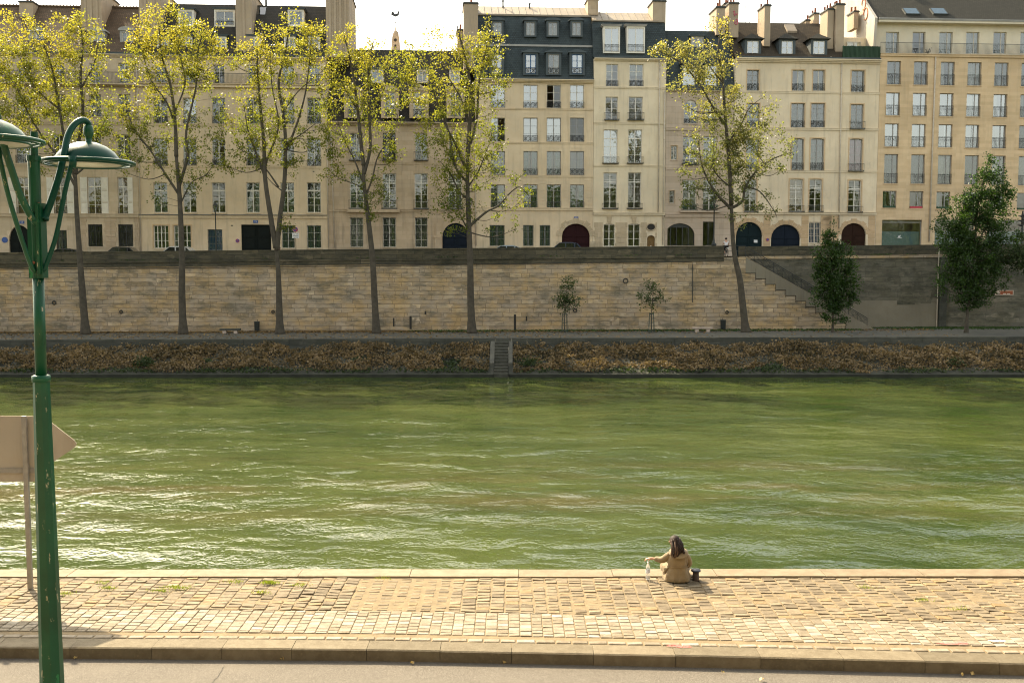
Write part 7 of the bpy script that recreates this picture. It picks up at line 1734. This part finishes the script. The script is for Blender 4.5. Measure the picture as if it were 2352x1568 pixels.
for (lab, hx, hy, hz_px, arm, strut, ringz) in (('right', (201, 10.45), None, None, [(102,505,9.98),(106,492,10.0),(120,454,10.02),(136,403,10.06),(147,355,10.12),(156,313,10.2),(171,286,10.28),(190,276,10.38),(203,284,10.45),(203,296,10.45)], [(100,622,9.96),(108,604,9.96),(129,541,9.97),(147,451,9.98),(162,385,9.99),(167,366,9.99)], 374),
                                                ('left', (-21, 9.5), None, None, [(88,514,9.95),(69,493,9.9),(45,445,9.8),(27,391,9.72),(10,337,9.65),(-3,285,9.6),(-10,250,9.55),(-17,228,9.52),(-21,222,9.5),(-22,240,9.5)], [(80,624,9.93),(70,606,9.9),(45,535,9.85),(18,445,9.78),(0,365,9.72),(-4,345,9.7)], 323)):
    a = MB(); ap = interp([PL(u, v, y) for u, v, y in arm], 5); n = len(ap); a.tube(ap, [0.035-0.004*i/n for i in range(n)], 12); ar = a.build('arm', M['lgrey' if lab == 'right' else 'lgreen'], lampr, True)
    a = MB(); a.tube(ap[:4], 0.041, 12); a.tube(interp([PL(u, v, y) for u, v, y in strut], 4), 0.023, 10); e = PL(*strut[-1]); a.tube([e-Vector((0,0,0.08)), e+Vector((0,0,0.03))], [0.032, 0.042], 10); a.build('strut', M['lgreen' if lab == 'left' else 'lgrey'], lampr, True)
    cx = PL(hx[0], ringz, hx[1]); h = MB()
    kn = PL(arm[-1][0], arm[-1][1]+2, arm[-1][2]); sc_ = 1.0
    h.lathe([(0.03, 0.05), (0.044, 0.035), (0.052, 0.0), (0.05, -0.05), (0.033, -0.08), (0.03, -0.13), (0.045, -0.135)], tuple(kn), 14); h.build('swivel_joint', M['lgreen'], lampr, True)
    h = MB(); zt2 = kn.z-0.125-cx.z
    h.lathe([(0.02, zt2), (0.10, zt2-0.008), (0.19, zt2-0.045), (0.265, zt2-0.10), (0.315, zt2-0.165), (0.32, zt2-0.185), (0.335, zt2-0.20), (0.36, zt2-0.235), (0.355, zt2-0.24), (0.30, zt2-0.21)], tuple(cx), 48, False); hd2 = h.build('lamp_shade', M['lgrey' if lab == 'right' else 'lgreen'], lampr, True)
    h = MB(); h.lathe([(0.0, zt2-0.20), (0.2, zt2-0.235), (0.33, zt2-0.232)], tuple(cx), 32, False); h.build('lamp_glass', simple('frosted_glass', (0.6, 0.6, 0.55), 0.25), hd2, True)
    h = MB(); R_ = 0.455
    for (dz, rr_) in ((0.0, 0.016), ):
        h.tube([(cx.x+R_*math.cos(t*PI/24), cx.y+R_*math.sin(t*PI/24), cx.z+0.0) for t in range(49)], 0.019, 8, False)
    h.tube([(cx.x+R_*0.93*math.cos(t*PI/24), cx.y+R_*0.93*math.sin(t*PI/24), cx.z-0.02) for t in range(49)], 0.009, 6, False)
    for t in range(4):
        an_ = t*PI/2+0.5; h.tube([(cx.x+0.34*math.cos(an_), cx.y+0.34*math.sin(an_), cx.z+zt2-0.22), (cx.x+R_*math.cos(an_), cx.y+R_*math.sin(an_), cx.z)], 0.008, 5)
    h.build('halo_ring', M['lgrey' if lab == 'right' else 'lgreen'], hd2, True)
m = MB()
for (u, v) in ((78, 603), (90, 468), (66, 485)):
    q = PL(u, v, YL-0.06); m.lathe([(0.014, 0), (0.014, -0.012)], (q.x, q.y, q.z), 8, True, 'y')
m.build('bolts', M['pot'], lampr)
# road sign seen from behind
YS = 19.3; ps = at_z(70, 1352, 0.0); YS = ps.y
sg = empty('direction_sign', (ps.x, YS, 0.0), 0, 'back of a beige arrow-shaped direction sign behind the green lamp post', 'road sign')
SO = Vector((ps.x, YS, 0)); PS = lambda u, v: at_y(u, v, YS)-SO
M['signback'] = plaster('beige_sign_back', (0.40, 0.34, 0.265), stain=(0.17, 0.14, 0.10), sa=0.45); M['galv'] = simple('galvanised_steel', (0.27, 0.25, 0.22), 0.5, 0.2, 5, metal=0.3)
def rp(*pts): return [(PS(u, v).x, PS(u, v).z) for u, v in pts]
m = MB(); m.prism(rp((-150,1083),(95,1078),(166,1030),(171,1024),(172,1019),(167,1012),(96,957),(-150,954)), 0.06, 0.085); m.build('arrow_panel', M['signback'], sg)
m = MB(); m.prism(rp((-150,1107),(78,1107),(78,1087),(-150,1086)), 0.06, 0.085); m.build('lower_panel', M['signback'], sg)
for u, nm in ((69, 1), (-70, 2)):
    m = MB(); x = PS(u, 1150).x if nm == 2 else 0.0; m.box(x-0.045, x+0.045, -0.03, 0.03, -0.1, PS(70, 955).z); m.box(x-0.055, x+0.055, 0.031, 0.058, PS(70,1078).z, PS(70,1070).z); m.build('post', M['galv'], sg)
m = MB()
for u in (62, 76):
    for v in (975, 1060, 1095): q = PS(u, v); m.lathe([(0.012, 0), (0.012, -0.012)], (q.x, 0.06, q.z), 8, True, 'y')
m.build('bolts', M['galv'], sg)
m = MB(); m.box(PS(-150,1080).x, PS(80,1080).x, 0.035, 0.059, PS(0,1087).z, PS(0,1076).z); m.build('rail', M['galv'], sg)
